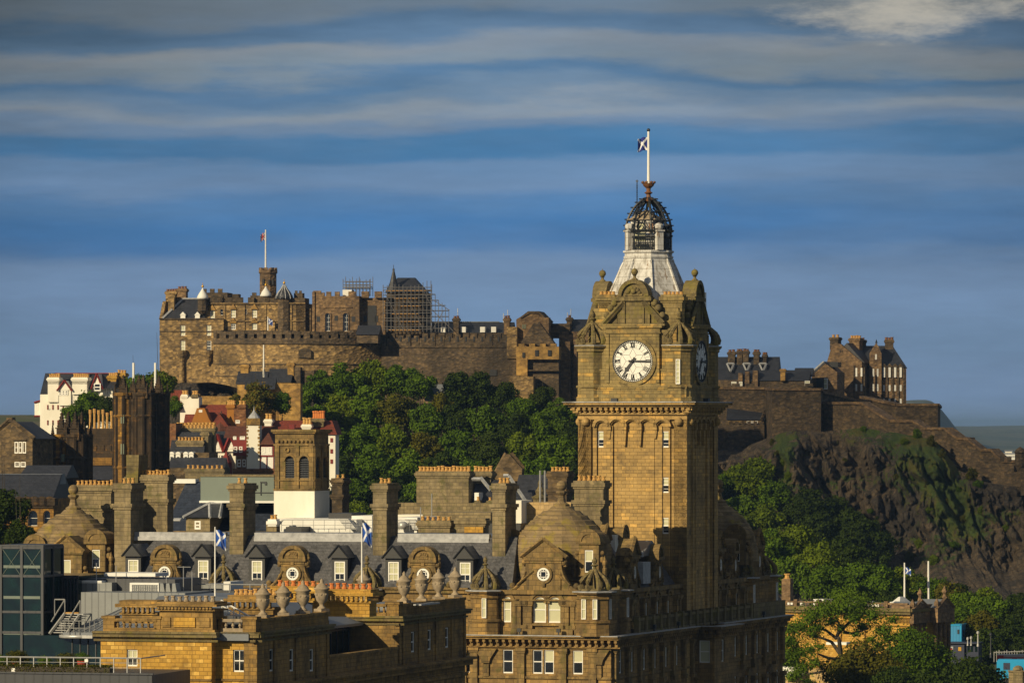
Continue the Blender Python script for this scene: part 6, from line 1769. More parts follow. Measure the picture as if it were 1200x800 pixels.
def palace():
    z = C.z; U = C.u
    hl = [(U(211.5), U(217), z(393), z(381)), (U(211.5), U(217), z(412), z(399)), (U(242), U(247.5), z(393), z(381)), (U(242), U(247.5), z(412), z(399))]
    b = MB(); u0 = U(187); b.body(u0, U(262), 0, 16, z(500), z(373), hl, (), 0, dep=.5)
    b.prism([(-.6, z(373)), (14, z(373)), (11, z(352)), (4, z(352))], 'x', u0, u0 + .7, 0); b.build('west_wall', M['castle'], pal)
    for h, k in zip(hl, ('blind', 'blind', 'blind', 'dark')): window(pal, I4, (h[0] + h[1]) / 2, h[2], h[1] - h[0], h[3] - h[2], kind=k, bars=(2, 2), y=.2, fr=.14)
    b = MB(); b.frus((u0 + .6, U(240), -.3, 15), (U(210), U(240), 5, 9), z(374), z(350, 0, 6)); b.build('slate_roof', M['slate_far'], pal)
    b = MB(); b.bar((u0 + .6, -.3, z(373)), (U(210), 5, z(350, 0, 5)), .4); b.bar((U(210), 5, z(350, 0, 5)), (U(233), 5, z(350, 0, 5)), .3); b.build('roof_flashing', M['lead'], pal)
    b = MB()
    for px in (214.5, 231.5): x = U(px); b.box(x - .5, x + .5, -.2, 1.5, z(374), z(369)); b.gable(x - .65, x + .65, -.3, 2, z(369), z(365), 'y')
    b.build('roof_dormer', M['white'], pal)
    chim(pal, C, 194, 206, 341, 376, 5, 4, 'castle', 2.4, .3, .5, 'pot_dark'); chim(pal, C, 207.5, 218, 338, 360, 5, 3, 'castle_red', 2.4, .3, .5, 'pot_dark'); chim(pal, C, 197, 204, 345, 376, 2, 0, 'castle', 2)
    # main front, right of the slate roof
    wx = [(248, 365), (272.5, 363), (297.5, 363)]; hf = []
    for px, y in ((248, 364), (272.5, 363), (297.5, 363)): hf.append((U(px - 2.8), U(px + 2.8), z(y + 9), z(y)))
    for px in (272.5, 297.5): hf.append((U(px - 2.8), U(px + 2.8), z(386), z(379)))
    hf.append((U(259.5 - 2), U(259.5 + 2), z(369), z(362))); hf.append((U(284), U(288.5), z(368), z(362))); hf.append((U(326), U(329), z(370), z(364)))
    b = MB(); b.body(U(235), U(356), 1, 16, z(395), z(355), [(h[0], h[1], h[2], h[3]) for h in hf], (), 0, dep=.5)
    for i, px in enumerate((262, 285, 310, 340)): b.box(U(px) - .25, U(px) + .25, .8, 1.1, z(395), z(357))
    b.box(U(235), U(356), .7, 1.1, z(376.5), z(375.5)); b.box(U(235) - .2, U(356) + .2, .6, 1.2, z(356), z(354.5))
    b.build('palace_front', M['castle'], pal)
    for i, h in enumerate(hf[:5]): window(pal, TR(0, 1), (h[0] + h[1]) / 2, h[2], h[1] - h[0], h[3] - h[2], kind='blind' if i != 3 else 'dark', bars=(2, 2), y=.2, fr=.14)
    for h in hf[5:]: window(pal, TR(0, 1), (h[0] + h[1]) / 2, h[2], h[1] - h[0], h[3] - h[2], kind='dark', y=.2, fr=.05)
    b = MB()     # little pediments over windows
    for h in hf[:5]:
        xm = (h[0] + h[1]) / 2; b.prism([(xm - .75, h[3] + .15), (xm + .75, h[3] + .15), (xm, h[3] + 1.3)], 'y', .7, 1.02); b.mark()
    b.build_each('window_pediment', M['castle_warm'], pal)
    b = MB()
    b.cren(U(235), U(300), .7, 1.3, z(354.5), 1.1, 2.2); b.box(U(292), U(310), 1.5, 8, z(356), z(346)); b.cren(U(292), U(310), 1.5, 2, z(346), .6, 1.6)
    b.box(U(310), U(356), 1.4, 8, z(356), z(349)); b.box(U(232), U(262), 5, 12, z(375), z(342)); b.cren(U(230), U(258), 5, 5.6, z(342), .8, 1.8)
    b.box(U(269.5), U(277), 3, 6, z(355), z(344)); b.box(U(342), U(352), 3, 6, z(350), z(343)); b.cren(U(342), U(352), 3, 3.5, z(343), .5, .8)
    b.box(U(356), U(363), 2, 10, z(395), z(361)); b.box(U(346), U(357), 1, 9, z(395), z(356))
    b.build('roofline_block', M['castle_dark'], pal)
    # octagonal turrets with white ogee caps
    for px, v, yt, yb, mat, r in ((237.5, .2, 337, 350, 'roofwhite', 1.15), (311.5, 2, 335, 347, 'roofwhite', 1.15), (333, 1.5, 333, 350, 'striped', 1.65)):
        b = MB(); c = (C.u(px, v), v, 0); s_ = (yb - yt) * .177
        b.lathe([(r * (.3 if px < 240 else .92), z(368 if px < 240 else 395)), (r * .92, z(364 if px < 240 else 390)), (r * .92, z(yb) - .3), (r * 1.05, z(yb))], c, 8, 0, False); b.build('turret', M['castle_dark'], pal)
        b = MB(); zz = z(yb); b.lathe([(r * 1.1, 0), (r * 1.0, s_ * .2), (r * .75, s_ * .45), (r * .4, s_ * .68), (r * .2, s_ * .85), (.08, s_)], (c[0], c[1], zz), 16, 0)
        if mat == 'striped':
            for i in range(10):
                a = i * PI / 5; b.tube([(c[0] + q * r * math.cos(a) * 1.03, c[1] + q * r * math.sin(a) * 1.03, zz + h_ * s_) for q, h_ in ((1.1, 0), (1.0, .2), (.75, .45), (.4, .68), (.1, .98))], .1, 4, 1)
        b.build('ogee_cap', [M['roofwhite'] if mat != 'striped' else M['slate_far'], M['lead']], pal)
        b = MB(); b.ball((c[0], c[1], zz + s_ + .3), .28); b.tube([(c[0], c[1], zz + s_), (c[0], c[1], zz + s_ + 1.0)], .07); b.build('gilt_finial', M['gold'], pal)
    # flag tower
    b = MB(); c = C.u(312.5, 4); r = (C.u(322.5, 4) - C.u(302.5, 4)) / 2
    b.lathe([(r, z(356)), (r, z(320)), (r * 1.12, z(319)), (r * 1.12, z(315.5))], (c, 6, 0), 8, 0, False, rot=22.5)
    for i in range(8):
        a = R(45 * i); b.T = TR(c, 6, 0) @ Matrix.Rotation(a, 4, 'Z'); b.box(r * .85, r * 1.06, -r * .32, r * .1, z(315.5), z(312.8))
    b.T = I4; b.build('flag_tower', M['castle_red'], pal)
    b = MB(); b.box(c - .95, c - .5, 6 - r - .12, 6 - r + .3, z(333), z(326)); b.box(c + .3, c + .6, 6 - r - .12, 6 - r + .3, z(333), z(327)); b.box(c + 1.0, c + 1.35, 6 - r + .3, 6 - r + .9, z(333), z(327)); b.build('slit_window', M['black'], pal)
    # corbelled round turrets on the left wall
    for px, yt, yb in ((213.5, 413, 448), (244.5, 413, 428)):
        b = MB(); L = [(1.0, z(yt)), (1.0, z(yt + 4)), (.75, z(yt + 6)), (.55, z(yt + 10))]; L += [(.6, z(yb))] if yb > 430 else [(.15, z(yb))]
        b.lathe([(1.05, z(yt) + .5), (1.15, z(yt))] + L[1:], (U(px), -.3, 0), 10, 0); b.build('corbelled_turret', M['castle'], pal)
    b = MB(); b.box(U(187), U(262), -.15, .02, z(388.5), z(387.5)); b.box(U(187) - .1, U(262), -.25, .02, z(373.8), z(372.6)); b.build('string_course', M['castle_dark'], pal)
palace()
def pole_flag(px, Y, y0, y1, fy0, fy1, fw, kind, lab, flab, side=-1, r=.1, zb=None, grp=None):
    F_ = Frame(px, Y, 0, 0); F_.zb = F_.z(y1); t = thing('flagpole', F_, lab, 'flagpole', grp)
    b = MB(); b.lathe([(r * 1.2, 0), (r * .8, F_.z(y0))], n=6); b.build('pole', M['white'], t)
    if kind:
        F2 = Frame(px, Y, 0, 0); F2.zb = F2.z(fy1); make_flag(F2, fw, F2.z(fy0), kind, flab, side, r, .35)
    return t
pole_flag(311.3, 1157, 269, 314, 272.5, 281, 1.0, 'union', 'white flagpole on the battlemented tower of the castle palace', 'small red white and deep blue flag on the castle tower', -1, .16)
pole_flag(314, 1149, 371, 387, 373, 380, .9, 'saltire', 'short flagpole on the castle battery in front of the palace windows', 'pale blue and white flag hanging on the castle battery', 1, .12)
pole_flag(309, 1120, 404, 446, None, None, 0, None, 'bare white pole standing in front of the curved battery wall', '', 1, .16)

bat = cast('castle_battery', 'huge curved battery wall of ochre rubble with gun openings below the castle palace', 'castle wall')
def battery():
    # curved in plan: bulges towards the town
    pts = []; N = 18
    for i in range(N + 1):
        t = i / N; px = 250 + (447 - 250) * t; v = -1 - 9 * math.sin(PI * min(1, t * 1.02)) ** .8
        pts.append((C.u(px, v), v))
    def ring(y0, y1, off=0.0, m=0, b=None, skip=None):
        vs = []; fs = []
        for (x, v) in pts: vs += [(x, v - off, C.z(y1, x, v)), (x, v - off, C.z(y0, x, v)), (x, v + 2.4, C.z(y0, x, v)), (x, v + 2.4, C.z(y1, x, v))]
        for i in range(N):
            for j in range(4): fs.append((i * 4 + j, i * 4 + (j + 1) % 4, i * 4 + 4 + (j + 1) % 4, i * 4 + 4 + j))
        fs += [(3, 2, 1, 0), (N * 4, N * 4 + 1, N * 4 + 2, N * 4 + 3)]
        b.add([(a, c_, d_) for a, c_, d_ in vs], [f[::-1] for f in fs], m)
    b = MB(); ring(403, 500, 0, 0, b); b.build('battery_wall', M['castle'], bat)
    b = MB(); ring(401.5, 403, .35, 0, b); ring(426, 427, .2, 0, b); ring(440, 441, .25, 0, b); b.build('string_course', M['castle_dark'], bat)
    b = MB()
    for i in range(N):
        (x0, v0), (x1, v1) = pts[i], pts[i + 1]; ang = math.atan2(v1 - v0, x1 - x0); L = math.hypot(x1 - x0, v1 - v0)
        b.T = TR(x0, v0) @ Matrix.Rotation(ang, 4, 'Z')
        zz = C.z(402, x0, v0); zt = C.z(387.5, x0, v0) - random.uniform(-.1, .35)
        b.box(0, L * .34, 0, 2.4, zz, zt); b.box(L * .66, L * 1.01, 0, 2.4, zz, zt); b.box(L * .34, L * .66, 0, 2.4, zz, zz + 1.0); b.box(L * .34, L * .66, .1, 2.3, zt - .7, zt - .05)
        b.box(L * .34, L * .66, 1.8, 2.2, zz + 1, zt - .7)
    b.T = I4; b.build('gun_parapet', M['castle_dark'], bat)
    b = MB(); x = C.u(359, -8); b.box(x - 1.3, x + 1.3, -10.25, -8.4, C.z(420), C.z(412)); b.arc(x, C.z(412.5), 0, 1.3, -10.25, -8.4, 0, 180, 10, 0, .5); b.build('walled_opening', M['castle_dark'], bat)
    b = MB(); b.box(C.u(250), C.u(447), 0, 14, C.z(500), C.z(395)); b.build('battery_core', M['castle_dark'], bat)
    b = MB(); bx(b, C, 418, 443, 392, 402, -7, 7, 0); b.build('guard_house_wall', M['castle_dark'], bat)
    b = MB(); slope(b, C, 417, 444, 381, 392, -7.3, 7); b.build('guard_house_roof', M['slate_far'], bat)
battery()
low = cast('castle_outhouse', 'low slate roofed outhouse with a yellow chimney at the foot of the castle battery', 'outbuilding')
b = MB(); slope(b, C, 276, 312, 435, 450, -18, 7); slope(b, C, 313, 341, 432, 448, -17, 7); b.build('slate_roof', M['slate_far'], low)
blocks(low, C, 'wall', 'castle_warm', [(278, 312, 449, 500, -17.8, 6), (313, 341, 447, 500, -16.8, 6)])
chim(low, C, 282, 291, 427, 445, -15, 0, 'castle_warm', 2); chim(low, C, 337, 344, 425, 440, -15, 0, 'castle_warm', 2)
blocks(low, C, 'dark_stair_wall', 'castle_dark', [(341, 368, 434, 500, -14, 5), (345, 352, 430, 500, -15, 3)])

hall = cast('castle_great_hall', 'roofless looking great hall of reddish rubble with two tall gothic windows and battlements')
b = MB(); g = lambda a, c, y0, y1: (C.u(a), C.u(c), C.z(y1), C.z(y0), True)
hh = [g(381, 387, 367, 388), g(402, 408, 367, 388)]
b.body(C.u(367), C.u(421), 0, 14, C.z(395), C.z(347), hh, (), 0, dep=.6); b.box(C.u(421), C.u(450), 2, 15, C.z(395), C.z(349))
b.cren(C.u(367), C.u(376), 0, .8, C.z(347), 1.1, 1.1, gap=0); b.cren(C.u(380), C.u(400), 0, .8, C.z(347), .9, 1.8); b.cren(C.u(404), C.u(450), 1, 1.8, C.z(349), 1.3, 2.6); b.box(C.u(367), C.u(380), .1, .9, C.z(348), C.z(343))
b.box(C.u(366), C.u(369), -.3, 1, C.z(395), C.z(342))
for h in hh: b.arc((h[0] + h[1]) / 2, h[3] - .55, .55, .8, -.2, .02); b.box(h[0] - .25, h[0], -.2, .02, h[2], h[3] - .5); b.box(h[1], h[1] + .25, -.2, .02, h[2], h[3] - .5)
b.box(C.u(374), C.u(413), -.2, .02, C.z(361), C.z(360)); b.build('hall_wall', M['castle_red'], hall)
for h in hh: window(hall, I4, (h[0] + h[1]) / 2, h[2], h[1] - h[0], h[3] - h[2], True, 'dark', (3, 2), .3, fr=.06)
b = MB()
for px, y0, y1 in ((394, 370, 376), (373, 371, 377), (414, 371, 377), (436, 358, 388), (428, 370, 377), (441, 370, 377)): x = C.u(px, 1.9 if px > 421 else 0); w = .9 if px == 436 else .35; v = 1.9 if px > 421 else -.05; b.box(x - w, x + w, v, v + .3, C.z(y1), C.z(y0)); b.mark()
b.build_each('slit_window', M['black'], hall)
b = MB(); b.box(C.u(355), C.u(368), 3, 9, C.z(395), C.z(384)); b.arc(C.u(361), C.z(378), 0, 1.3, 2.7, 9, 0, 180, 10); b.build('vaulted_roof', M['slate_far'], hall)
hut = cast('roof_scaffold', 'light scaffold platform with a white cabin on top of the great hall', 'scaffold')
b = MB(); x0, x1 = C.u(402, 3), C.u(434, 3); zz = C.z(336, 0, 3); z0 = C.z(347, 0, 3)
for i in range(9):
    x = x0 + (x1 - x0) * i / 8
    for v in (3, 7): b.bar((x, v, z0), (x, v, C.z(random.choice((324, 327, 330)), 0, 3)), .09)
for y in (330, 334, 338): 
    for v in (3, 7): b.bar((x0, v, C.z(y, 0, 3)), (x1, v, C.z(y, 0, 3)), .09)
b.build('scaffold_frame', M['scaf'], hut); b = MB(); b.box(x0, x1, 3, 7, zz - .15, zz); b.build('platform', M['scaf'], hut)
blocks(hut, C, 'cabin', 'white', [(401.5, 412, 339.5, 348, 2, 4)])

mem = cast('war_memorial_hall', 'dark memorial hall with a steep slate roof and thin spire, wrapped in scaffolding')
b = MB(); b.box(C.u(453, 4), C.u(497, 4), 4, 16, C.z(395), C.z(342)); b.build('wall', M['castle_dark'], mem)
b = MB(); b.frus((C.u(451, 3.5), C.u(495, 3.5), 3.5, 17), (C.u(462, 3.5), C.u(482, 3.5), 9, 11), C.z(343, 0, 4), C.z(326, 0, 10)); b.build('slate_roof', M['slate_far'], mem)
b = MB(); c = (C.u(460.5, 4), 5, 0); b.lathe([(1.7, C.z(343)), (.75, C.z(330)), (.25, C.z(318)), (.05, C.z(313)), (.05, C.z(310))], c, 8, 0, False); b.box(c[0] - .25, c[0] + .25, 4.9, 5.1, C.z(316), C.z(314.8)); b.build('spire', M['slate_far'], mem)
sc = cast('scaffolding', 'tall many-storey tube scaffolding with orange boards around the memorial hall', 'scaffolding')
def scaffold():
    b = MB(); P = MB(); ys = [340, 349, 358, 367, 376, 386]; pxs = np.linspace(449, 505, 13)
    for i, px in enumerate(pxs):
        for v in (.5, 2.2):
            x = C.u(px, v); yt = 337 if px < 495 else 333
            b.bar((x, v, C.z(389)), (x, v, C.z(yt - random.uniform(0, 4))), .1)
    for y in ys:
        for v in (.5, 2.2):
            for dy in (0, 3): b.bar((C.u(449, v), v, C.z(y - dy)), (C.u(506, v), v, C.z(y - dy)), .08)
        a = random.uniform(450, 470) if y > 345 else 452; e = random.uniform(485, 500)
        P.box(C.u(a, .6), C.u(e, .6), .6, 2.1, C.z(y + 1.2), C.z(y + .3))
    for i in range(12):
        a, e = pxs[i], pxs[i + 1]; k = i % 5
        b.bar((C.u(a, .4), .4, C.z(ys[k])), (C.u(e, .4), .4, C.z(ys[k + 1])), .07)
    # stepped tower on the right
    for i, px in enumerate((506, 510, 514, 518, 522, 526)):
        for v in (1, 3, 5): x = C.u(px, v); b.bar((x, v, C.z(389)), (x, v, C.z((334, 345, 352, 355, 360, 364)[i])), .09)
    for y, e in ((345, 510), (352, 514), (358, 522), (364, 526), (371, 526), (378, 526), (385, 524)):
        for v in (1, 3, 5): b.bar((C.u(500, v), v, C.z(y)), (C.u(e, v), v, C.z(y)), .09)
    b.bar((C.u(508, 1), 1, C.z(352)), (C.u(527, 1), 1, C.z(364)), .1); b.bar((C.u(505, 1), 1, C.z(362)), (C.u(531, 1), 1, C.z(388)), .1); b.bar((C.u(520, 1), 1, C.z(364)), (C.u(506, 1), 1, C.z(388)), .08)
    for v in (6, 10, 14):
        for y in ys: b.bar((C.u(500, v), v, C.z(y)), (C.u(506, v), v, C.z(y)), .08)
    for v in (4, 8, 12): b.bar((C.u(506, v), v, C.z(389)), (C.u(506, v), v, C.z(333)), .09)
    b.build('tube_frame', M['scaf'], sc); P.build('scaffold_boards', M['plank'], sc)
scaffold()

cw = cast('castle_curtain_wall', 'long dark rubble curtain wall with gun openings, running right from the battery behind the trees', 'castle wall')
def curtain():
    b = MB(); v = -2
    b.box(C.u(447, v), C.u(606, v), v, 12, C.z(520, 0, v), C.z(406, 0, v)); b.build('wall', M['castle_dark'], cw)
    b = MB(); x0, x1 = C.u(447, v), C.u(600, v); n = 16; zt = C.z(389.5, 20, v); zz = C.z(406, 20, v)
    for i in range(n):
        a = x0 + (x1 - x0) * i / n; w = (x1 - x0) / n
        b.box(a, a + w * random.uniform(.55, .75), v, v + 2, zz, zt - random.uniform(0, .7)); b.box(a, a + w * .55, v + .01, v + 2, zz, zt - .8); b.box(a + w * .68, a + w, v, v + 2, zz, zt - 1.2)
        b.box(a + w * .25, a + w * .45, v - .12, v + .1, zt - 1.9, zt - .9, 1)
    b.box(x0, x1, v - .25, v + .1, zz - .2, zz + .1); b.build('gun_parapet', [M['castle_dark'], M['black']], cw)
    b = MB(); v = -5
    b.frus((C.u(604, v), C.u(655.5, v), v, 10), (C.u(606, v), C.u(654, v), v + 1, 10), C.z(560, 0, v), C.z(420, 0, v)); b.build('bastion', M['castle_dark'], cw)
    b = MB(); bx(b, C, 605, 655, 406, 421, v - .4, 12); b.cren(C.u(605, v), C.u(655, v), v - .4, v + .6, C.z(406, 60, v), .6, 2.4); bx(b, C, 605, 618, 420, 445, v - .5, 3); b.build('bastion_parapet', M['castle_warm'], cw)  # sunlit orange band of the parapet set by its stone colour
    b = MB(); bx(b, C, 612, 615, 413, 419, v - .6, .3); bx(b, C, 627, 631, 410, 417, v - .6, .3); bx(b, C, 642, 646, 410, 417, v - .6, .3); bx(b, C, 574, 582, 433, 440, -2.2, .3); b.build('gun_opening', M['black'], cw)
    b = MB(); bx(b, C, 594, 606, 383, 420, -2.5, 3); bx(b, C, 596, 608, 440, 520, -8, 5); bx(b, C, 600, 625, 441, 520, -9, 4); b.build('buttress', M['castle'], cw)
    b = MB(); bx(b, C, 655, 690, 392, 560, 2, 8); b.cren(C.u(655), C.u(690), 2, 3, C.z(392, 64, 2), .6, 2.2, gap=.35); bx(b, C, 657, 668, 400, 560, 0, 3); bx(b, C, 672, 676, 396, 560, 1, 2); b.build('rear_wall', M['castle_red'], cw)
    b = MB(); bx(b, C, 655, 690, 404, 405.5, 1.8, 1); bx(b, C, 606, 655, 433, 434.5, -5.3, 1); b.build('string_course', M['castle_dark'], cw)
    b = MB(); bx(b, C, 498, 521, 450, 470, -14, 6); b.build('sheet_roof', M['zincroof'], cw)
curtain()
rg = cast('castle_rear_range', 'low slate roofed range with white dormers behind the curtain wall')
b = MB(); slope(b, C, 503, 600, 377.5, 392, 3, 10); b.build('slate_roof', M['slate_far'], rg)
b = MB()
for px in (519, 543, 565.5, 578.5): x = C.u(px, 3); b.box(x - .5, x + .5, 2.8, 5, C.z(389.5), C.z(383), 0)
b.build('roof_dormer', M['white'], rg)
b = MB(); bx(b, C, 504, 585, 376.5, 377.8, 7.8, .6); b.build('lead_ridge', M['zincroof'], rg)
chim(rg, C, 531, 537.5, 372.5, 392, 2, 2, 'castle_dark', 2, .3, .5, 'pot_dark'); chim(rg, C, 590.5, 597, 372.5, 392, 2, 2, 'castle_red', 2, .3, .5, 'pot_dark'); chim(rg, C, 664, 670, 372, 392, 4, 1, 'castle_dark', 2, .3, .5, 'pot_dark')
blocks(rg, C, 'wall', 'castle_dark', [(504, 600, 390, 400, 3.1, 9), (640, 668, 379, 396, 3, 5)])
b = MB(); slope(b, C, 665, 690, 374, 390, 3, 8); b.build('end_roof', M['slate_far'], rg)
b = MB()
for px, y in ((536.5, 361), (595, 363), (590, 367), (669, 362), (665, 366)): x = C.u(px, 6); b.bar((x, 6, C.z(378)), (x, 6, C.z(y)), .1)
b.build('aerial', M['white'], rg)
hs_ = cast('castle_gabled_house', 'brown gabled house with a dark stepped roof above the curtain wall', 'castle house')
b = MB(); q = lambda px, y: (C.u(px, -1), C.z(y, 62, -1))
b.prism([q(605, 410), q(605, 374), q(610, 371), q(621, 367), q(630, 367), q(637, 374), q(643, 378), q(643, 410)], 'y', -1, 9); bx(b, C, 631, 643, 372, 410, -4, 4); b.build('wall', M['castle_red'], hs_)
b = MB(); b.prism([q(609, 372), q(619, 364.5), q(632, 364.5), q(643, 376), q(641, 378), q(631, 367), q(621, 367), q(610, 373)], 'y', -1.3, 9.2); b.prism([q(616, 396), q(628, 378), q(634, 378), q(652, 403), q(650, 408), q(612, 402)], 'y', -4.5, -1.3); b.build('roof', M['castle_dark'], hs_)
b = MB(); 
for px in (612, 614.5): bx(b, C, px, px + 1.6, 380, 385, -1.1, .2)
b.build('small_window', M['net'], hs_)

# ------------------------------------------------------------ right hand side: barracks and the west walls
D = Frame(1010, 1250, 20)
M['hosp'] = M['castle_red']
def hospital():
    t = thing('castle_barracks', D, 'tall brown rubble barracks with steep slate roofs, tall chimneys and columns of narrow windows', 'castle building')
    z, U = D.z, D.u
    d = D.v(1062); uu = 0
    # left block (gable to the front) and right block along the flank
    b = MB(); b.box(U(969), 0, 0, 14, z(500), z(424)); b.prism([(U(969), z(424)), (0, z(424)), (U(985), z(403)), (U(979), z(401)), (U(975), z(404))], 'y', 0, 1.2)
    b.build('gable_wall', M['castle_red'], t)
    b = MB(); b.gable(U(970), .4, .8, 15, z(425), z(401.5), 'y'); b.build('slate_roof', M['slate_far'], t)
    D2 = Frame(1027, 1254, 4)
    t2 = thing('castle_barrack_wing', D2, 'right wing of the castle barracks with a pointed gable and white dormer windows', 'castle building')
    b = MB(); b.box(D2.u(1006), D2.u(1062), 0, 15, D2.z(500), D2.z(430)); b.box(D2.u(1019), D2.u(1033), -1.2, 2, D2.z(500), D2.z(414)); b.prism([(D2.u(1019), D2.z(414)), (D2.u(1033), D2.z(414)), (D2.u(1027), D2.z(401))], 'y', -1.2, 3); b.build('wall', M['castle_red'], t2)
    b = MB(); b.frus((D2.u(1004), D2.u(1063), -.3, 15.5), (D2.u(1006), D2.u(1046), 6, 8), D2.z(431), D2.z(405, 0, 6)); b.lathe([(.3, D2.z(402)), (0, D2.z(397))], (D2.u(1027), -1, 0), 4); b.build('slate_roof', M['slate_far'], t2)
    for px in (1036, 1042.5, 1049, 1055.5):
        fwin(t2, D2, px - 1.3, px + 1.3, 430, 442, -.5, 'blind', fr=.25)
        fwin(t2, D2, px - 1.1, px + 1.1, 451, 458, -.1, 'blind', fr=.2); fwin(t2, D2, px - 1.1, px + 1.1, 467, 475, -.1, 'blind', fr=.2)
    for px in (1023.5, 1028.5): fwin(t2, D2, px - .9, px + .9, 432, 441, -1.25, 'blind', fr=.2); fwin(t2, D2, px - .9, px + .9, 450, 458, -1.25, 'dark', fr=.15)
    fwin(t2, D2, 1025.5, 1027.5, 415, 421, -1.25, 'dark', fr=.15)
    b = MB()
    for px in (1033.5, 1039.5, 1046, 1052.5, 1059): bx(b, D2, px - 1.1, px + 1.1, 432, 475, -.3, .4)
    b.build('drain_pipe_strip', M['castle_dark'], t2)
    b = MB()
    for px in (1036, 1042.5, 1049, 1055.5): x = D2.u(px, -.5); b.gable(x - .75, x + .75, -.6, 3, D2.z(430), D2.z(425.5), 'y'); b.box(x - .7, x + .7, -.35, 3, D2.z(432), D2.z(430))
    b.build('dormer_roof', M['castle_dark'], t2)
    chim(t2, D2, 1037, 1047, 398, 412, 5, 3, 'castle_dark', 2.4, .35, .6, 'pot_dark'); chim(t2, D2, 1008, 1015, 398, 410, 6, 1, 'castle_dark', 2, .3, .5, 'pot_dark')
    T = SD(0)
    for px in (1003.5, 1009.5):
        for y0, y1 in ((431, 441), (450, 458)): fwin(t, D, px - 1, px + 1, y0, y1, -.02, 'blind', fr=.2)
    chim(t, D, 972.5, 982, 395, 410, .3, 2, 'castle_dark', 2.6, .35, .6); chim(t, D, 995, 1007, 396, 418, 6, 4, 'castle_red', 2.6, .35, .6); 
    for y in (412, 437, 450): pass
    b = MB()
    for px in (985, 987): bx(b, D, px - .5, px + .5, 410, 413, -.1, .15)
    bx(b, D, 1000, 1001.5, 428, 475, -.3, .4); bx(b, D, 1012, 1013.5, 430, 475, -.2, .3); b.build('drain_pipe', M['castle_dark'], t)
    D3 = Frame(960, 1235, 14)
    t3 = thing('castle_gatehouse', D3, 'small gabled castle house with a white bay window, left of the barracks', 'castle house')
    b = MB(); b.box(D3.u(951), D3.u(981), 0, 9, D3.z(500), D3.z(436)); b.prism([(D3.u(951), D3.z(436)), (D3.u(981), D3.z(436)), (D3.u(966), D3.z(425))], 'y', 0, 1); b.build('wall', M['castle_red'], t3)
    b = MB(); b.gable(D3.u(949.5), D3.u(981), .5, 10, D3.z(438), D3.z(423.5), 'y'); b.build('roof', M['slate_far'], t3)
    b = MB(); b.bar((D3.u(949), -.1, D3.z(439)), (D3.u(966), -.1, D3.z(424)), .5); b.build('roof_edge', M['lead'], t3)
    fwin(t3, D3, 964.5, 970, 443, 456, -.1, 'blind', fr=.2); blocks(t3, D3, 'dark_extension', 'black', [(957, 965, 443, 455, -.8, 2), (972, 982, 424, 430, 2, 4)])
    D4 = Frame(900, 1225, 8)
    t4 = thing('castle_storehouse', D4, 'long slate roofed storehouses with pale skylights and a row of chimneys', 'castle building')
    blocks(t4, D4, 'wall', 'castle_dark', [(836, 912, 445, 500, 6, 10), (865, 950, 446, 500, 0, 6)]); 
    b = MB()
    for pa, pb in ((838, 866), (862, 884), (882, 911)): slope(b, D4, pa, pb, 418, 446, 6, 12, ridge='x')
    slope(b, D4, 866, 948, 433.5, 446, -.3, 7); slope(b, D4, 930, 952, 431, 441, 4, 7); b.build('slate_roof', M['slate_far'], t4)
    b = MB()
    for px in (856, 875, 894):
        for s_ in (-1, 1): b.bar((D4.u(px, 7), 7, D4.z(435, 0, 8)), (D4.u(px + s_ * 4, 9), 9, D4.z(426, 0, 10)), .35)
        b.bar((D4.u(px - 4, 9), 9, D4.z(426, 0, 9.5)), (D4.u(px + 4, 9), 9, D4.z(426, 0, 9.5)), .35); b.mark()
    b.build_each('skylight', M['steel'], t4)
    for a, c_, y in ((853, 861, 412), (863.5, 869.5, 411), (870.5, 877, 411), (883, 889.5, 412), (894, 898, 415)): chim(t4, D4, a, c_, y, 430, 10, 2, 'castle_dark', 2, .35, .5, 'pot_dark')
    chim(t4, D4, 914.5, 920, 432, 446, -1, 0, 'castle_warm', 1.5)
    blocks(t4, D4, 'crow_gable', 'castle_red', [(865, 870, 437, 455, -.6, 2), (873, 878, 435, 455, -.6, 2), (882, 888, 434, 455, -.6, 2)])
    for a, c_, y0, y1 in ((943, 949, 446, 452), (857, 863, 447, 451), (866, 870, 447, 452)): fwin(t4, D4, a, c_, y0, y1, -.7 if a > 864 else 5.9, 'blind', fr=.15)
    b = MB(); b.box(D4.u(855, 4), D4.u(950, 4), -3, -2.4, D4.z(458), D4.z(453)); b.cren(D4.u(855), D4.u(958), -3, -2.4, D4.z(453), .7, 3.0); b.build('battlement', M['castle_dark'], t4)
hospital()
D5 = Frame(895, 1190, 6)
gw = thing('castle_guard_house', D5, 'low slate roofed guard house standing on the castle wall beside the clock tower', 'castle house')
b = MB(); slope(b, D5, 851, 896, 478, 492, 0, 7); b.build('slate_roof', M['slate_far'], gw)
blocks(gw, D5, 'wall', 'castle', [(853, 895, 491, 530, .3, 6)]); 
for px in (875, 880, 885): fwin(gw, D5, px, px + 3, 493, 496, .25, 'blind', fr=.1)
b = MB(); b.cren(D5.u(853), D5.u(896), -1, -.4, D5.z(497), .6, 1.4); b.box(D5.u(853), D5.u(896), -1, .4, D5.z(530), D5.z(497)); b.bar((D5.u(892), -.2, D5.z(492)), (D5.u(897), 3, D5.z(478)), .5); b.build('battlement', M['castle_dark'], gw)
blocks(gw, D5, 'rear_wall', 'castle', [(856, 898, 464, 480, 8, 4)])

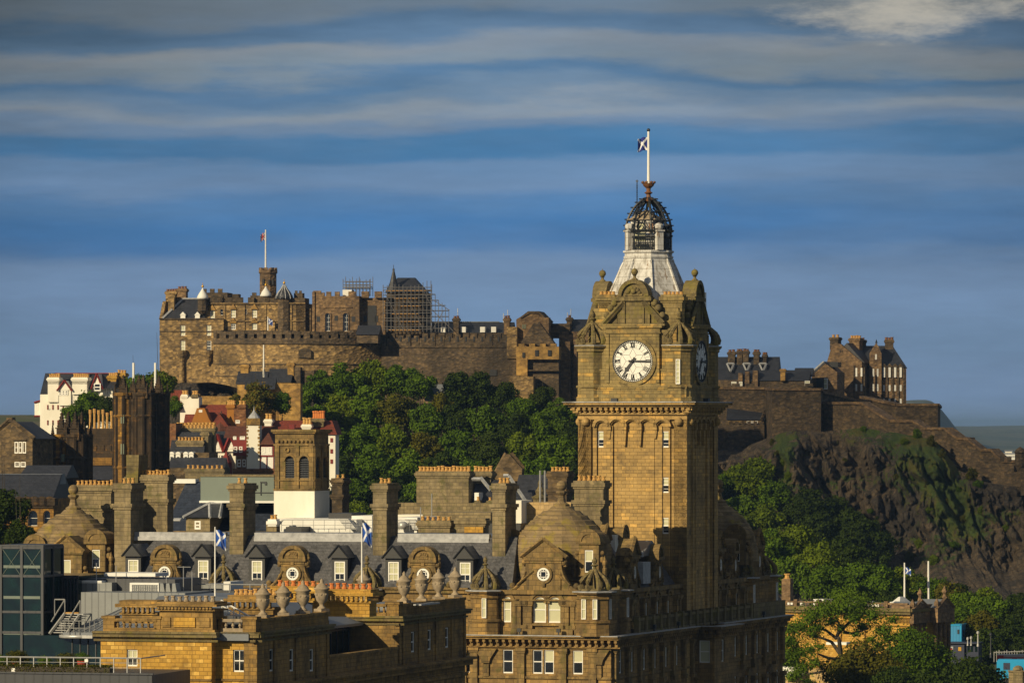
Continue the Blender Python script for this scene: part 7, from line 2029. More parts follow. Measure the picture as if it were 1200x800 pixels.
def wall_run(name, label, pts, th=2.5, coping=True, mat='castle_dark', mer=None):
    """castle wall following (px, top row, bottom row, Y) stations"""
    F_ = Frame(pts[0][0], pts[0][3], 0, 0)
    t = thing(name, F_, label, 'castle wall')
    W = [((p[0] - 600) / FPX * p[3] - F_.X, p[3] - F_.Y, CAMZ + (497 - p[1]) / FPX * p[3], CAMZ + (497 - p[2]) / FPX * p[3]) for p in pts]
    b = MB(); c = MB()
    for i in range(len(W) - 1):
        x0, y0, t0, b0 = W[i]; x1, y1, t1, b1 = W[i + 1]
        n = Vector((y1 - y0, -(x1 - x0), 0)); n.normalize(); nx, ny = n.x, n.y
        if ny > 0: nx, ny = -nx, -ny
        def ring(off, za, zb, B):
            ax_, ay = nx * off, ny * off; k = th
            v = [(x0 + ax_, y0 + ay, za[0]), (x1 + ax_, y1 + ay, za[1]), (x1 - nx * k, y1 - ny * k, za[1]), (x0 - nx * k, y0 - ny * k, za[0]),
                 (x0 + ax_, y0 + ay, zb[0]), (x1 + ax_, y1 + ay, zb[1]), (x1 - nx * k, y1 - ny * k, zb[1]), (x0 - nx * k, y0 - ny * k, zb[0])]
            B.add(v, [(3, 2, 1, 0), (4, 5, 6, 7), (0, 1, 5, 4), (1, 2, 6, 5), (2, 3, 7, 6), (3, 0, 4, 7)])
        ring(0, (b0, b1), (t0, t1), b)
        if coping: ring(.35, (t0 - .1, t1 - .1), (t0 + .45, t1 + .45), c)
    b.build('wall', M[mat], t)
    if coping: c.build('coping', M['castle_red'], t)
    return t
wall_run('castle_high_wall', 'high dark bastion wall on the crag directly below the storehouses', [(690, 446, 560, 1192), (760, 452, 545, 1196), (838, 455, 540, 1195), (897, 456, 530, 1192), (905, 457, 512, 1180), (962, 457, 520, 1180), (964, 460, 520, 1190), (1005, 470, 520, 1205), (1050, 473, 515, 1215)])
wall_run('castle_west_wall', 'plain square ended fort wall under the barracks', [(1008, 466, 520, 1210), (1050, 475, 520, 1205), (1099, 475, 520, 1204), (1102, 478, 520, 1235)])
wall_run('castle_lower_wall', 'long lower wall stepping down the right side of the crag with a pale coping', [(955, 473, 540, 1186), (1010, 473, 540, 1178), (1043, 494, 545, 1172), (1070, 494, 550, 1170), (1084, 503, 555, 1168), (1107, 503, 560, 1165), (1122, 514, 585, 1162), (1133, 515, 590, 1160), (1150, 528, 600, 1158), (1162, 528, 605, 1156), (1175, 541, 605, 1154), (1210, 541, 620, 1150)])
b = MB()
D6 = Frame(1190, 1148, 10)
st_ = thing('sentry_turret', D6, 'small round sentry turret at the foot of the stepping wall, right edge', 'turret')
b.lathe([(.6, D6.z(552)), (1.1, D6.z(545)), (1.1, D6.z(531)), (1.3, D6.z(530)), (.8, D6.z(526)), (0, D6.z(523))], (.9, 1, 0), 10, 0, False); b.build('turret_body', M['castle_dark'], st_)
b = MB(); b.cren(D6.u(1170), D6.u(1187), 0, .6, D6.z(541), 1.1, 1.3); b.box(D6.u(1197), D6.u(1212), -2, 3, D6.z(580), D6.z(548)); b.build('battlement', M['castle_dark'], st_)
# ============================================================ GROUND, CRAG, TREES
def sm(a, b, x):
    t = np.clip((x - a) / (b - a), 0, 1); return t * t * (3 - 2 * t)
def fbm(x, y, z, o=4):
    return mnoise.fractal(Vector((x, y, z)), 1.0, 2.0, o)
def ground_z(X, Y):
    px = 600 + X / max(Y, 1) * FPX
    z = 0.0
    left = 1 - sm(560, 860, px)
    z += left * float(np.interp(Y, [860, 950, 1005, 1066, 1120, 1150], [0, 8, 15, 24, 33, 42])) * (1 - sm(1400, 1900, Y))
    z += 3 * (1 - left) * sm(880, 1010, Y) * (1 - sm(1350, 1700, Y))
    z -= 18 * sm(1300, 2000, Y)
    if Y > 1800:
        r = sm(4000, 9000, Y)
        n = fbm(X * .0006, Y * .0002, 3.1)
        top = 40 - 2 + (17 if px < 150 else 0) * (1 - sm(40, 150, px))
        ridge = math.exp(-((Y - 16000) / 5000.0) ** 2)
        z += ridge * (top + 18 + 9 * n) + r * 14 * (n + .4)
        z += sm(1800, 3500, Y) * (1 - sm(6000, 9000, Y)) * 14 * (fbm(X * .004, Y * .0012, 7.7) + .2)
        dx = (px - 1085) / (38.0 if px > 1085 else 190.0); z += 78 * math.exp(-dx * dx * .9) * math.exp(-((Y - 8000) / 1500.0) ** 2)
    return z
def land():
    rows = list(np.geomspace(140, 52000, 190)); a = np.tan(np.concatenate([np.linspace(-.9, -.13, 30), np.linspace(-.12, .12, 260), np.linspace(.13, .9, 30)]))
    vs = []; nc = len(a)
    for Y in rows:
        for t in a: vs.append((t * Y, Y, ground_z(t * Y, Y)))
    fs = [(i * nc + j, i * nc + j + 1, (i + 1) * nc + j + 1, (i + 1) * nc + j) for i in range(len(rows) - 1) for j in range(nc - 1)]
    b = MB(); b.V = vs; b.Fc = fs; b.M = [0] * len(fs); b.S = [True] * len(fs)
    t = NT('ground_cover')
    near = t.mix(t.rng(t.noise(.05, 4), .4, .6), (.035, .06, .018, 1), (.09, .085, .06, 1))
    sp = t.n('ShaderNodeSeparateXYZ'); t.set(sp.inputs[0], t.co)
    mp = t.n('ShaderNodeMapping'); mp.inputs['Scale'].default_value = (.004, .0011, .004); t.set(mp.inputs[0], t.co)
    f = t.noise(1.0, 6, .65, vec=mp.outputs[0])
    far = t.ramp(f, [(.35, (.018, .035, .03, 1)), (.46, (.03, .055, .04, 1)), (.52, (.085, .095, .06, 1)), (.56, (.03, .05, .035, 1)), (.66, (.13, .12, .09, 1))])
    c = t.mix(t.rng(sp.outputs[1], 1500, 1900), near, far)
    return tag(b.build('ground', t.done(c, .95)), kind='structure')
land()

def lerp_st(st, px, k): return float(np.interp(px, [s[0] for s in st], [s[k] for s in st]))
def crag():
    # px, top row, top Y, bottom row, bottom Y
    st = [(60, 545, 1080, 600, 1040), (130, 500, 1110, 560, 1060), (165, 470, 1125, 540, 1075), (185, 449, 1143, 520, 1085), (250, 448, 1139, 500, 1090), (312, 462, 1132, 500, 1095), (360, 470, 1130, 540, 1085), (450, 470, 1128, 580, 1040),
          (600, 478, 1128, 620, 1040), (700, 500, 1150, 640, 1040), (790, 525, 1175, 650, 1030), (840, 528, 1184, 650, 1030), (870, 526, 1182, 665, 1015), (900, 512, 1178, 680, 1000), (930, 503, 1172, 690, 990), (960, 506, 1172, 700, 985),
          (1010, 501, 1172, 705, 980), (1050, 507, 1166, 708, 980), (1090, 514, 1162, 708, 985), (1107, 530, 1160, 708, 990), (1122, 550, 1157, 708, 990), (1150, 564, 1153, 708, 990), (1175, 568, 1150, 706, 995), (1210, 572, 1146, 704, 1000), (1300, 590, 1140, 700, 1010), (1400, 610, 1130, 690, 1030)]
    nx, nz = 860, 210; vs = []; gr = []
    for i in range(nx + 1):
        px = 60 + (1400 - 60) * i / nx
        yt, Yt, yb, Yb = (lerp_st(st, px, k) for k in (1, 2, 3, 4))
        zt = CAMZ + (497 - yt) / FPX * Yt; zb = CAMZ + (497 - yb) / FPX * (Yt - 86) - 4
        for j in range(nz + 1):
            s = j / nz
            foot = max(0.0, (s - .62) / .38)
            Y = Yt - 26 * s - 60 * foot ** 1.7; z = zt - (zt - zb) * s
            X = (px - 600) / FPX * Yt
            env = min(1, s * 9) * (1 - .2 * s)
            # slanting ribs and gullies, then fractured facets
            q = Vector((X * .030 + z * .014, z * .011, 1.7)); ridge = 1 - abs(mnoise.fractal(q, 1, 2.1, 3)) * 2.0
            q2 = Vector((X * .12 + z * .04, z * .03 - X * .01, 4.2)); r2 = 1 - abs(mnoise.fractal(q2, 1, 2.0, 4)) * 1.8
            cell = mnoise.voronoi(Vector((X * .13 + z * .05, z * .08, 2.2)))[0]; c2 = mnoise.voronoi(Vector((X * .36 + z * .1, z * .22, 5.2)))[0]; c3 = mnoise.voronoi(Vector((X * .95, z * .5, 8.2)))[0]
            q3 = Vector((X * .30 + z * .12, z * .14, 8.8)); r3 = abs(mnoise.fractal(q3, 1, 2.0, 3))
            d = 10 * (ridge - .4) + 4.5 * (r2 - .4) + 8 * (cell[1] - cell[0]) + 6.0 * (c2[1] - c2[0]) - 4.5 * r3 + 2.4 * (c3[1] - c3[0])
            vs.append((X + 1.2 * (c2[0] - .5), Y - d * env, z + 1.3 * env * (cell[0] - .4) + 2.5 * foot * (cell[1] - cell[0] + r3 - .6)))
            # where turf holds: the shoulder under the right wall, ledges, and the foot
            n = mnoise.fractal(Vector((X * .045, z * .09, 9)), 1, 2, 4)
            g = 1.15 * math.exp(-((px - 1085) / 48) ** 2) * math.exp(-((s - .10 - max(0, px - 1080) * .001) / .26) ** 2) + .42 * math.exp(-((px - 1130) / 60) ** 2) * math.exp(-((s - .40) / .25) ** 2) + .5 * math.exp(-((px - 915) / 12) ** 2) * math.exp(-((s - .15) / .3) ** 2) + .55 * math.exp(-((px - 1010) / 30) ** 2) * math.exp(-((s - .06) / .1) ** 2)
            gr.append(g + n * .62 + (.2 if s > .8 else 0) + .42 * max(0, mnoise.fractal(Vector((X * .09, z * .12, 31)), 1, 2, 3) + .1))
    # plateau carrying the castle
    m = nz + 1
    base = len(vs)
    for i in range(nx + 1):
        x, y, z = vs[i * m]; vs.append((x * 1.15, y + 170, z)); gr.append(.2)
    fs = [(i * m + j + 1, (i + 1) * m + j + 1, (i + 1) * m + j, i * m + j) for i in range(nx) for j in range(nz)]
    fs += [(i * m, (i + 1) * m, base + i + 1, base + i) for i in range(nx)]
    b = MB(); b.V = vs; b.Fc = fs; b.M = [0] * len(fs); b.S = [False] * len(fs)
    t = NT('crag_rock')
    at = t.n('ShaderNodeAttribute', attribute_name='turf')
    n1 = t.noise(.05, 6, .7, stretch=(1, 1, .45)); n2 = t.noise(.45, 6, .8)
    n1 = t.math('ADD', t.math('MULTIPLY', n1, .55), t.math('MULTIPLY', t.noise(.28, 6, .8, stretch=(1, 1, .4)), .45))
    c = t.ramp(n1, [(.36, (.022, .019, .018, 1)), (.45, (.095, .080, .066, 1)), (.49, (.040, .030, .022, 1)), (.54, (.19, .14, .085, 1)), (.585, (.065, .05, .035, 1)), (.66, (.23, .19, .13, 1))])
    c = t.mix(t.rng(n2, .42, .62, 0, .7), c, (.016, .013, .012, 1))
    c = t.mix(t.rng(t.noise(.9, 6, .85, stretch=(1, 1, .6)), .54, .66, 0, .6), c, (.22, .18, .13, 1))
    gcol = t.ramp(t.noise(.16, 5, .7), [(.3, (.03, .065, .010, 1)), (.5, (.07, .115, .014, 1)), (.62, (.13, .12, .018, 1)), (.75, (.045, .08, .012, 1))])
    f = t.math('ADD', at.outputs['Fac'], t.math('MULTIPLY', t.math('SUBTRACT', n2, .5), 2.0))
    c = t.mix(t.rng(f, .44, .54), c, gcol)
    t.bump(t.noise(.5, 6, .8, stretch=(1, 1, .5)), 2.2, 1.0)
    o = b.build('cliff', t.done(c, .95))
    from mathutils.bvhtree import BVHTree
    global rock_bvh
    rock_bvh = BVHTree.FromPolygons(b.V, b.Fc)
    a = o.data.attributes.new('turf', 'FLOAT', 'POINT'); a.data.foreach_set('value', gr)
    tag(o, kind='structure'); return o
rock = crag()

def leaf_mat(name, a, b, c2):
    t = NT(name); g = t.n('ShaderNodeNewGeometry'); 
    r = t.ramp(g.outputs['Random Per Island'], [(0, a), (.5, b), (1, c2)])
    oi = t.n('ShaderNodeObjectInfo')
    k = t.mix(t.math('MULTIPLY', oi.outputs['Random'], .5), r, tuple(x * .55 for x in b[:3]) + (1,))
    k = t.mix(t.rng(t.noise(1.3, 3), .4, .65, 0, .5), k, tuple(x * .5 for x in a[:3]) + (1,))
    k = t.mix(t.rng(oi.outputs['Random'], .55, 1.0, 0, .45), k, (c2[0] * 1.0, c2[1] * .95, c2[2], 1))
    m = t.done(k, .75); t.b.inputs['Specular IOR Level'].default_value = .15
    tr = t.n('ShaderNodeBsdfTranslucent'); t.set(tr.inputs['Color'], k)
    mx = t.n('ShaderNodeMixShader'); mx.inputs[0].default_value = .22
    out = [n for n in t.t.nodes if n.type == 'OUTPUT_MATERIAL'][0]
    t.t.links.new(t.b.outputs[0], mx.inputs[1]); t.t.links.new(tr.outputs[0], mx.inputs[2]); t.t.links.new(mx.outputs[0], out.inputs['Surface'])
    return m
LM = {'mid': leaf_mat('mid_green_leaves', (.040, .080, .004, 1), (.080, .150, .005, 1), (.13, .22, .008, 1)),
      'bright': leaf_mat('bright_green_leaves', (.065, .105, .004, 1), (.115, .17, .005, 1), (.17, .23, .008, 1)),
      'dark': leaf_mat('dark_green_leaves', (.018, .036, .003, 1), (.032, .058, .004, 1), (.055, .085, .006, 1)),
      'olive': leaf_mat('olive_leaves', (.05, .058, .004, 1), (.09, .095, .006, 1), (.14, .13, .008, 1)),
      'rusty': leaf_mat('rusty_green_leaves', (.06, .09, .010, 1), (.14, .13, .015, 1), (.26, .15, .02, 1))}
M['bark'] = plain('tree_bark', (.06, .05, .035, 1), (.03, .025, .018, 1), .9, scale=3)
def crown_mesh(seed, n, mat, size=.065, clumps=30, gap=.0, flat=.92, name='crown'):
    rs = np.random.RandomState(seed)
    C_ = []
    while len(C_) < clumps:
        p = rs.normal(size=3); p /= np.linalg.norm(p); r = rs.uniform(.45, .80)
        p = p * r * np.array([1, 1, flat])
        if p[2] < -.62: continue
        C_.append((p, rs.uniform(.20, .38)))
    C_.append((np.zeros(3), .55))
    w = np.array([c[1] ** 2 for c in C_]); w /= w.sum()
    idx = rs.choice(len(C_), size=n, p=w)
    P = np.array([C_[i][0] for i in idx]); Rr = np.array([C_[i][1] for i in idx])
    d = rs.normal(size=(n, 3)); d /= np.linalg.norm(d, axis=1)[:, None]; d[:, 2] = np.abs(d[:, 2]) * np.where(rs.rand(n) < .75, 1, -1)
    rad = Rr * (1 - rs.rand(n) ** 2 * .35) * rs.uniform(.90, 1.12, n) * np.where(rs.rand(n) < .10, rs.uniform(1.05, 1.5, n), 1)
    pos = P + d * rad[:, None]
    nrm = d + rs.normal(size=(n, 3)) * .55; nrm /= np.linalg.norm(nrm, axis=1)[:, None]
    up = rs.normal(size=(n, 3)); a = np.cross(nrm, up); a /= np.linalg.norm(a, axis=1)[:, None]; b = np.cross(nrm, a)
    s = size * rs.uniform(.6, 1.35, n)[:, None]
    V = np.stack([pos - a * s, pos - b * s * .7 + nrm * s * .15, pos + a * s, pos + b * s * .7 - nrm * s * .1], 1).reshape(-1, 3)
    me = bpy.data.meshes.new(name); F_ = [(4 * i, 4 * i + 1, 4 * i + 2, 4 * i + 3) for i in range(n)]
    me.from_pydata(V.tolist(), [], F_); me.materials.append(mat); me.update()
    return me, C_
def trunk_mesh(seed, C_, zc=1.7, r=.075):
    rs = random.Random(seed); b = MB(); pts = []
    for k in range(6): pts.append((.05 * rs.uniform(-1, 1) * k, .05 * rs.uniform(-1, 1) * k, -.15 + k * .32))
    b.tube(pts, [r * 1.3, r, r * .85, r * .75, r * .6, r * .45], 7)
    for i in range(7):
        c = C_[i][0]; s0 = pts[3 + i % 3]
        e = (c[0] * .9, c[1] * .9, zc + c[2] * .9); m_ = ((s0[0] + e[0]) / 2 + rs.uniform(-.06, .06), (s0[1] + e[1]) / 2, (s0[2] + e[2]) / 2 - .08)
        b.tube([s0, m_, e], [r * .5, r * .33, r * .12], 5)
    return b.build('trunk', M['bark'])
protos = {}
def tree_proto(kind, seed, n=6500, size=.062, **k):
    me, C_ = crown_mesh(seed, n, LM[kind], size, **k)
    root = bpy.data.objects.new('tree', None)
    cr = bpy.data.objects.new('crown', me); cr.location = (0, 0, 1.7); cr.parent = root
    tk = trunk_mesh(seed, C_); tk.parent = root
    col.objects.unlink(tk)
    return [root, cr, tk]
for kd in LM: protos[kd] = [tree_proto(kd, 10 * i + len(kd), clumps=26 + 6 * i) for i in range(3)]
_tn = {}
KW = {'mid': 'leafy green', 'bright': 'bright yellow green', 'dark': 'dark green', 'olive': 'olive toned', 'rusty': 'thin rusty green'}
random.seed(21)
def tree(px, yt, Y, rp, kind='mid', label=None, group='trees on the castle hill', zb=None, var=None, name='tree'):
    X = (px - 600) / FPX * Y; g = ground_z(X, Y) if zb is None else zb
    zt = CAMZ + (497 - yt) / FPX * Y; r = rp / FPX * Y
    h = max(zt - g, r * 1.9)
    P = protos[kind][random.randrange(3) if var is None else var] if isinstance(kind, str) else kind
    root = P[0].copy(); col.objects.link(root); root.name = name
    root.location = (X, Y, zt - h); root.rotation_euler = (0, 0, random.uniform(0, 6.28))
    root.scale = (r, r, r)
    for o in P[1:]:
        c = o.copy(); col.objects.link(c); c.parent = root
        # keep the crown round, stretch the trunk to reach it
        if c.data.name.startswith('trunk'): c.scale = (1, 1, (h / r - .95) / 1.7)
        else: c.location = (0, 0, h / r - .95)
    tag(root, label, 'tree', group)
    return root
W = [(352, 452, 1118, 17, 'mid'), (377, 436, 1122, 24, 'mid'), (404, 427, 1122, 26, 'mid'), (436, 421, 1124, 27, 'bright'), (466, 423, 1123, 25, 'mid'), (492, 434, 1120, 20, 'mid'), (538, 435, 1122, 25, 'dark'), (563, 436, 1122, 26, 'dark'),
     (590, 448, 1121, 22, 'dark'), (612, 462, 1118, 20, 'mid'), (634, 452, 1120, 18, 'dark'), (656, 468, 1116, 20, 'mid'), (680, 470, 1118, 20, 'dark'), (516, 463, 1112, 18, 'olive'),
     (368, 470, 1095, 24, 'mid'), (398, 462, 1098, 26, 'bright'), (430, 455, 1098, 27, 'mid'), (466, 458, 1096, 26, 'olive'), (500, 470, 1094, 25, 'mid'), (534, 474, 1094, 24, 'dark'), (568, 470, 1094, 27, 'mid'), (603, 480, 1092, 25, 'dark'), (640, 478, 1092, 26, 'mid'), (672, 490, 1090, 24, 'dark'),
     (388, 500, 1066, 26, 'mid'), (424, 492, 1066, 27, 'mid'), (460, 494, 1066, 27, 'bright'), (497, 502, 1064, 27, 'olive'), (533, 500, 1064, 27, 'mid'), (571, 503, 1062, 27, 'dark'), (610, 505, 1062, 27, 'bright'), (650, 508, 1060, 27, 'mid'), (684, 520, 1060, 24, 'dark'),
     (400, 530, 1036, 26, 'dark'), (437, 524, 1036, 27, 'mid'), (476, 528, 1036, 28, 'mid'), (515, 530, 1034, 27, 'dark'), (553, 533, 1034, 28, 'mid'), (592, 534, 1034, 28, 'dark'), (632, 534, 1032, 28, 'mid'), (668, 545, 1030, 26, 'dark'),
     (412, 556, 1005, 25, 'mid'), (450, 556, 1005, 27, 'dark'), (490, 556, 1004, 27, 'mid'), (530, 558, 1004, 27, 'dark'), (572, 560, 1002, 27, 'dark'), (612, 562, 1002, 28, 'mid'), (655, 566, 1000, 28, 'dark'), (480, 582, 975, 26, 'dark'), (620, 585, 970, 27, 'dark'), (420, 585, 975, 24, 'bright')]
lab = lambda k: {'mid': 'leafy green tree in the dense wood below the castle walls', 'bright': 'paler green tree in the dense wood below the castle', 'dark': 'deep green tree in the dense wood below the castle', 'olive': 'olive toned tree in the dense wood below the castle'}[k]
ORD = ['first', 'second', 'third', 'fourth', 'fifth', 'sixth', 'seventh', 'eighth', 'ninth', 'tenth', 'eleventh', 'twelfth', 'thirteenth', 'fourteenth', 'fifteenth', 'sixteenth']
SH = {'mid': 'mid green', 'bright': 'pale green', 'dark': 'deep green', 'olive': 'olive green'}
def row_trees(L, where, group, **k):
    L = sorted(L, key=lambda q: q[0])
    for i, q in enumerate(L): tree(*q[:5], label='%s tree, %s from the left %s' % (SH[q[4]], ORD[i], where), group=group, **(k if len(q) < 6 else dict(zb=q[5])))
for nm, a, c_ in (('topmost', 1105, 1200), ('second', 1080, 1105), ('third', 1050, 1080), ('fourth', 1020, 1050), ('lowest', 900, 1020)):
    row_trees([q for q in W if a <= q[2] < c_], 'in the %s row of the castle wood' % nm, 'trees of the wood below the castle')
for q, l in [((108, 456, 1035, 25, 'mid'), 'round green tree hiding the right half of the white house'), ((88, 470, 1030, 16, 'mid'), 'small green tree in front of the white house wall'), ((128, 462, 1032, 18, 'dark'), 'dark tree just left of the larger gothic tower'),
             ((163, 436, 1010, 19, 'mid'), 'green tree showing between the pinnacles of the larger gothic tower'), ((187, 433, 1010, 20, 'bright'), 'pale green tree right behind the pinnacles, at the castle corner'), ((203, 465, 1005, 13, 'mid'), 'slim green tree right of the larger gothic tower'),
             ((302, 447, 1062, 23, 'rusty'), 'thin rusty green tree in front of the ochre retaining wall'), ((328, 457, 1064, 16, 'mid'), 'small green tree right of the rusty one at the retaining wall'), ((277, 463, 1062, 12, 'rusty'), 'smallest rusty green tree at the retaining wall'),
             ((6, 568, 640, 28, 'dark'), 'dark leafy tree at the left edge above the glass block'), ((24, 606, 630, 22, 'dark'), 'lower dark tree at the left edge beside the stone dome'), ((-20, 590, 640, 34, 'dark'), 'dark tree cut off by the left edge')]:
    tree(*q, label=l, group=None)
T2 = [(712, 528, 1000, 26, 'dark', 20), (742, 532, 1000, 26, 'mid', 20), (772, 538, 1000, 26, 'dark', 20), (802, 545, 1000, 26, 'mid', 20), (826, 558, 1000, 24, 'dark', 20), (886, 534, 1000, 29, 'bright', 20), (860, 545, 1003, 20, 'bright', 20), (846, 552, 1006, 18, 'mid', 20), (905, 560, 992, 22, 'mid', 18), (868, 575, 985, 26, 'mid', 15), (896, 590, 980, 26, 'bright', 12), (848, 590, 990, 24, 'dark', 12),
      (952, 568, 1000, 26, 'dark', 16), (980, 578, 998, 28, 'dark', 15), (932, 588, 985, 22, 'dark', 14), (962, 600, 975, 30, 'dark', 10), (1004, 600, 985, 30, 'dark', 10), (1030, 622, 975, 24, 'dark', 8), (930, 612, 955, 28, 'bright', 6), (905, 622, 950, 28, 'mid', 5), (957, 634, 940, 30, 'bright', 4), (990, 632, 955, 28, 'dark', 6),
      (922, 648, 925, 28, 'mid', 3), (965, 658, 915, 30, 'mid', 2), (1003, 655, 930, 28, 'mid', 3), (1030, 664, 925, 27, 'mid', 3), (1060, 664, 930, 24, 'bright', 3), (1085, 673, 930, 22, 'mid', 3), (1045, 690, 900, 26, 'dark', 1), (890, 655, 930, 26, 'dark', 3), (1108, 684, 925, 22, 'olive', 2), (1132, 690, 920, 24, 'mid', 2), (1160, 694, 915, 26, 'mid', 2), (1190, 700, 915, 26, 'dark', 2),
      (1128, 704, 895, 22, 'mid', 1), (1150, 712, 890, 24, 'olive', 1), (1180, 720, 890, 26, 'dark', 1), (1160, 735, 880, 24, 'dark', 1), (1195, 742, 882, 22, 'dark', 1), (1215, 715, 900, 26, 'dark', 1), (1072, 668, 948, 22, 'dark', 3), (1098, 675, 948, 22, 'mid', 3), (1126, 682, 948, 24, 'dark', 3), (1156, 687, 948, 24, 'bright', 3), (1186, 692, 948, 24, 'dark', 3), (1216, 697, 948, 24, 'mid', 3), (1140, 730, 890, 20, 'dark', 1)]
l2 = {'mid': 'leafy green tree of the gardens at the foot of the crag', 'bright': 'yellow green tree in the gardens right of the clock tower', 'dark': 'dark tree in the gardens at the foot of the crag', 'olive': 'olive green tree of the gardens right of the gallery portico'}
hi = []
for q in [q for q in T2 if q[5] >= 8]:      # these stand on the foot of the crag: find the rock under each
    yb = q[1] + 2.4 * q[3]; d = Vector(((q[0] - 600) / FPX, 1, (497 - yb) / FPX)).normalized()
    loc = rock_bvh.ray_cast(Vector((0, 0, CAMZ)), d)[0]
    if loc is None: loc = Vector(((q[0] - 600) / FPX * 1080, 1080, 6))
    hi.append((q[0], q[1], loc.y, q[3], q[4], loc.z - 1))
row_trees([q for q in hi if q[1] < 580], 'of the upper trees on the crag foot', 'trees on the foot of the crag')
row_trees([q for q in hi if q[1] >= 580], 'of the lower trees on the crag foot', 'trees on the foot of the crag')
lo = [q for q in T2 if q[5] < 8]
row_trees([q for q in lo if q[1] < 657], 'of the rear garden trees under the crag', 'garden trees under the crag')
row_trees([q for q in lo if q[2] == 948], 'in the line along the crag foot', 'garden trees under the crag')
lo = [q for q in lo if q[2] != 948]
row_trees([q for q in lo if 657 <= q[1] < 698], 'of the garden trees behind the gallery', 'garden trees under the crag')
row_trees([q for q in lo if q[1] >= 698], 'of those beside the blue container', 'garden trees under the crag')
# bushes clinging to the ledges
bl = []; rs = random.Random(12)
for (px, y, r) in [(1139, 548, 8), (1139, 560, 8), (1146, 570, 6), (905, 520, 4), (911, 532, 4), (918, 545, 5), (924, 560, 5), (965, 505, 3), (1012, 505, 4), (1060, 520, 5), (1075, 512, 6), (1092, 522, 6), (1104, 535, 5), (1088, 600, 5), (1078, 640, 6), (1130, 610, 5), (1118, 640, 6), (1160, 640, 6), (1066, 655, 7), (1180, 620, 5), (1050, 560, 4), (1020, 600, 4), (1150, 600, 5), (1095, 660, 7), (1110, 590, 4), (1070, 560, 5), (1125, 575, 5), (990, 540, 3)]:
    d = Vector(((px - 600) / FPX, 1, (497 - y) / FPX)).normalized(); loc = rock_bvh.ray_cast(Vector((0, 0, CAMZ)), d)[0]
    if loc is not None: bl.append((px, y, r, loc))
for nm, L in (('upper', [q for q in bl if q[1] < 560]), ('lower', [q for q in bl if q[1] >= 560])):
    for i, (px, y, r, loc) in enumerate(sorted(L, key=lambda q: q[0])):
        P = protos[rs.choice(['mid', 'olive', 'bright', 'olive'])][rs.randrange(3)]; s_ = r / FPX * loc.y * 1.1
        root = P[0].copy(); col.objects.link(root); root.name = 'bush'; root.location = loc; root.scale = (s_, s_, s_ * rs.uniform(.8, 1.3)); root.rotation_euler = (0, 0, rs.uniform(0, 6))
        c = P[1].copy(); c.name = 'foliage'; col.objects.link(c); c.parent = root; c.location = (0, 0, .4); c2 = P[2].copy(); c2.name = 'stem'; col.objects.link(c2); c2.parent = root; c2.scale = (1, 1, .25); c2.location = (0, 0, -.1)
        tag(root, 'small bush on the crag, %s from the left of the %s ones' % (ORD[i] if i < 16 else 'last', nm), 'bush', 'bushes on the crag')
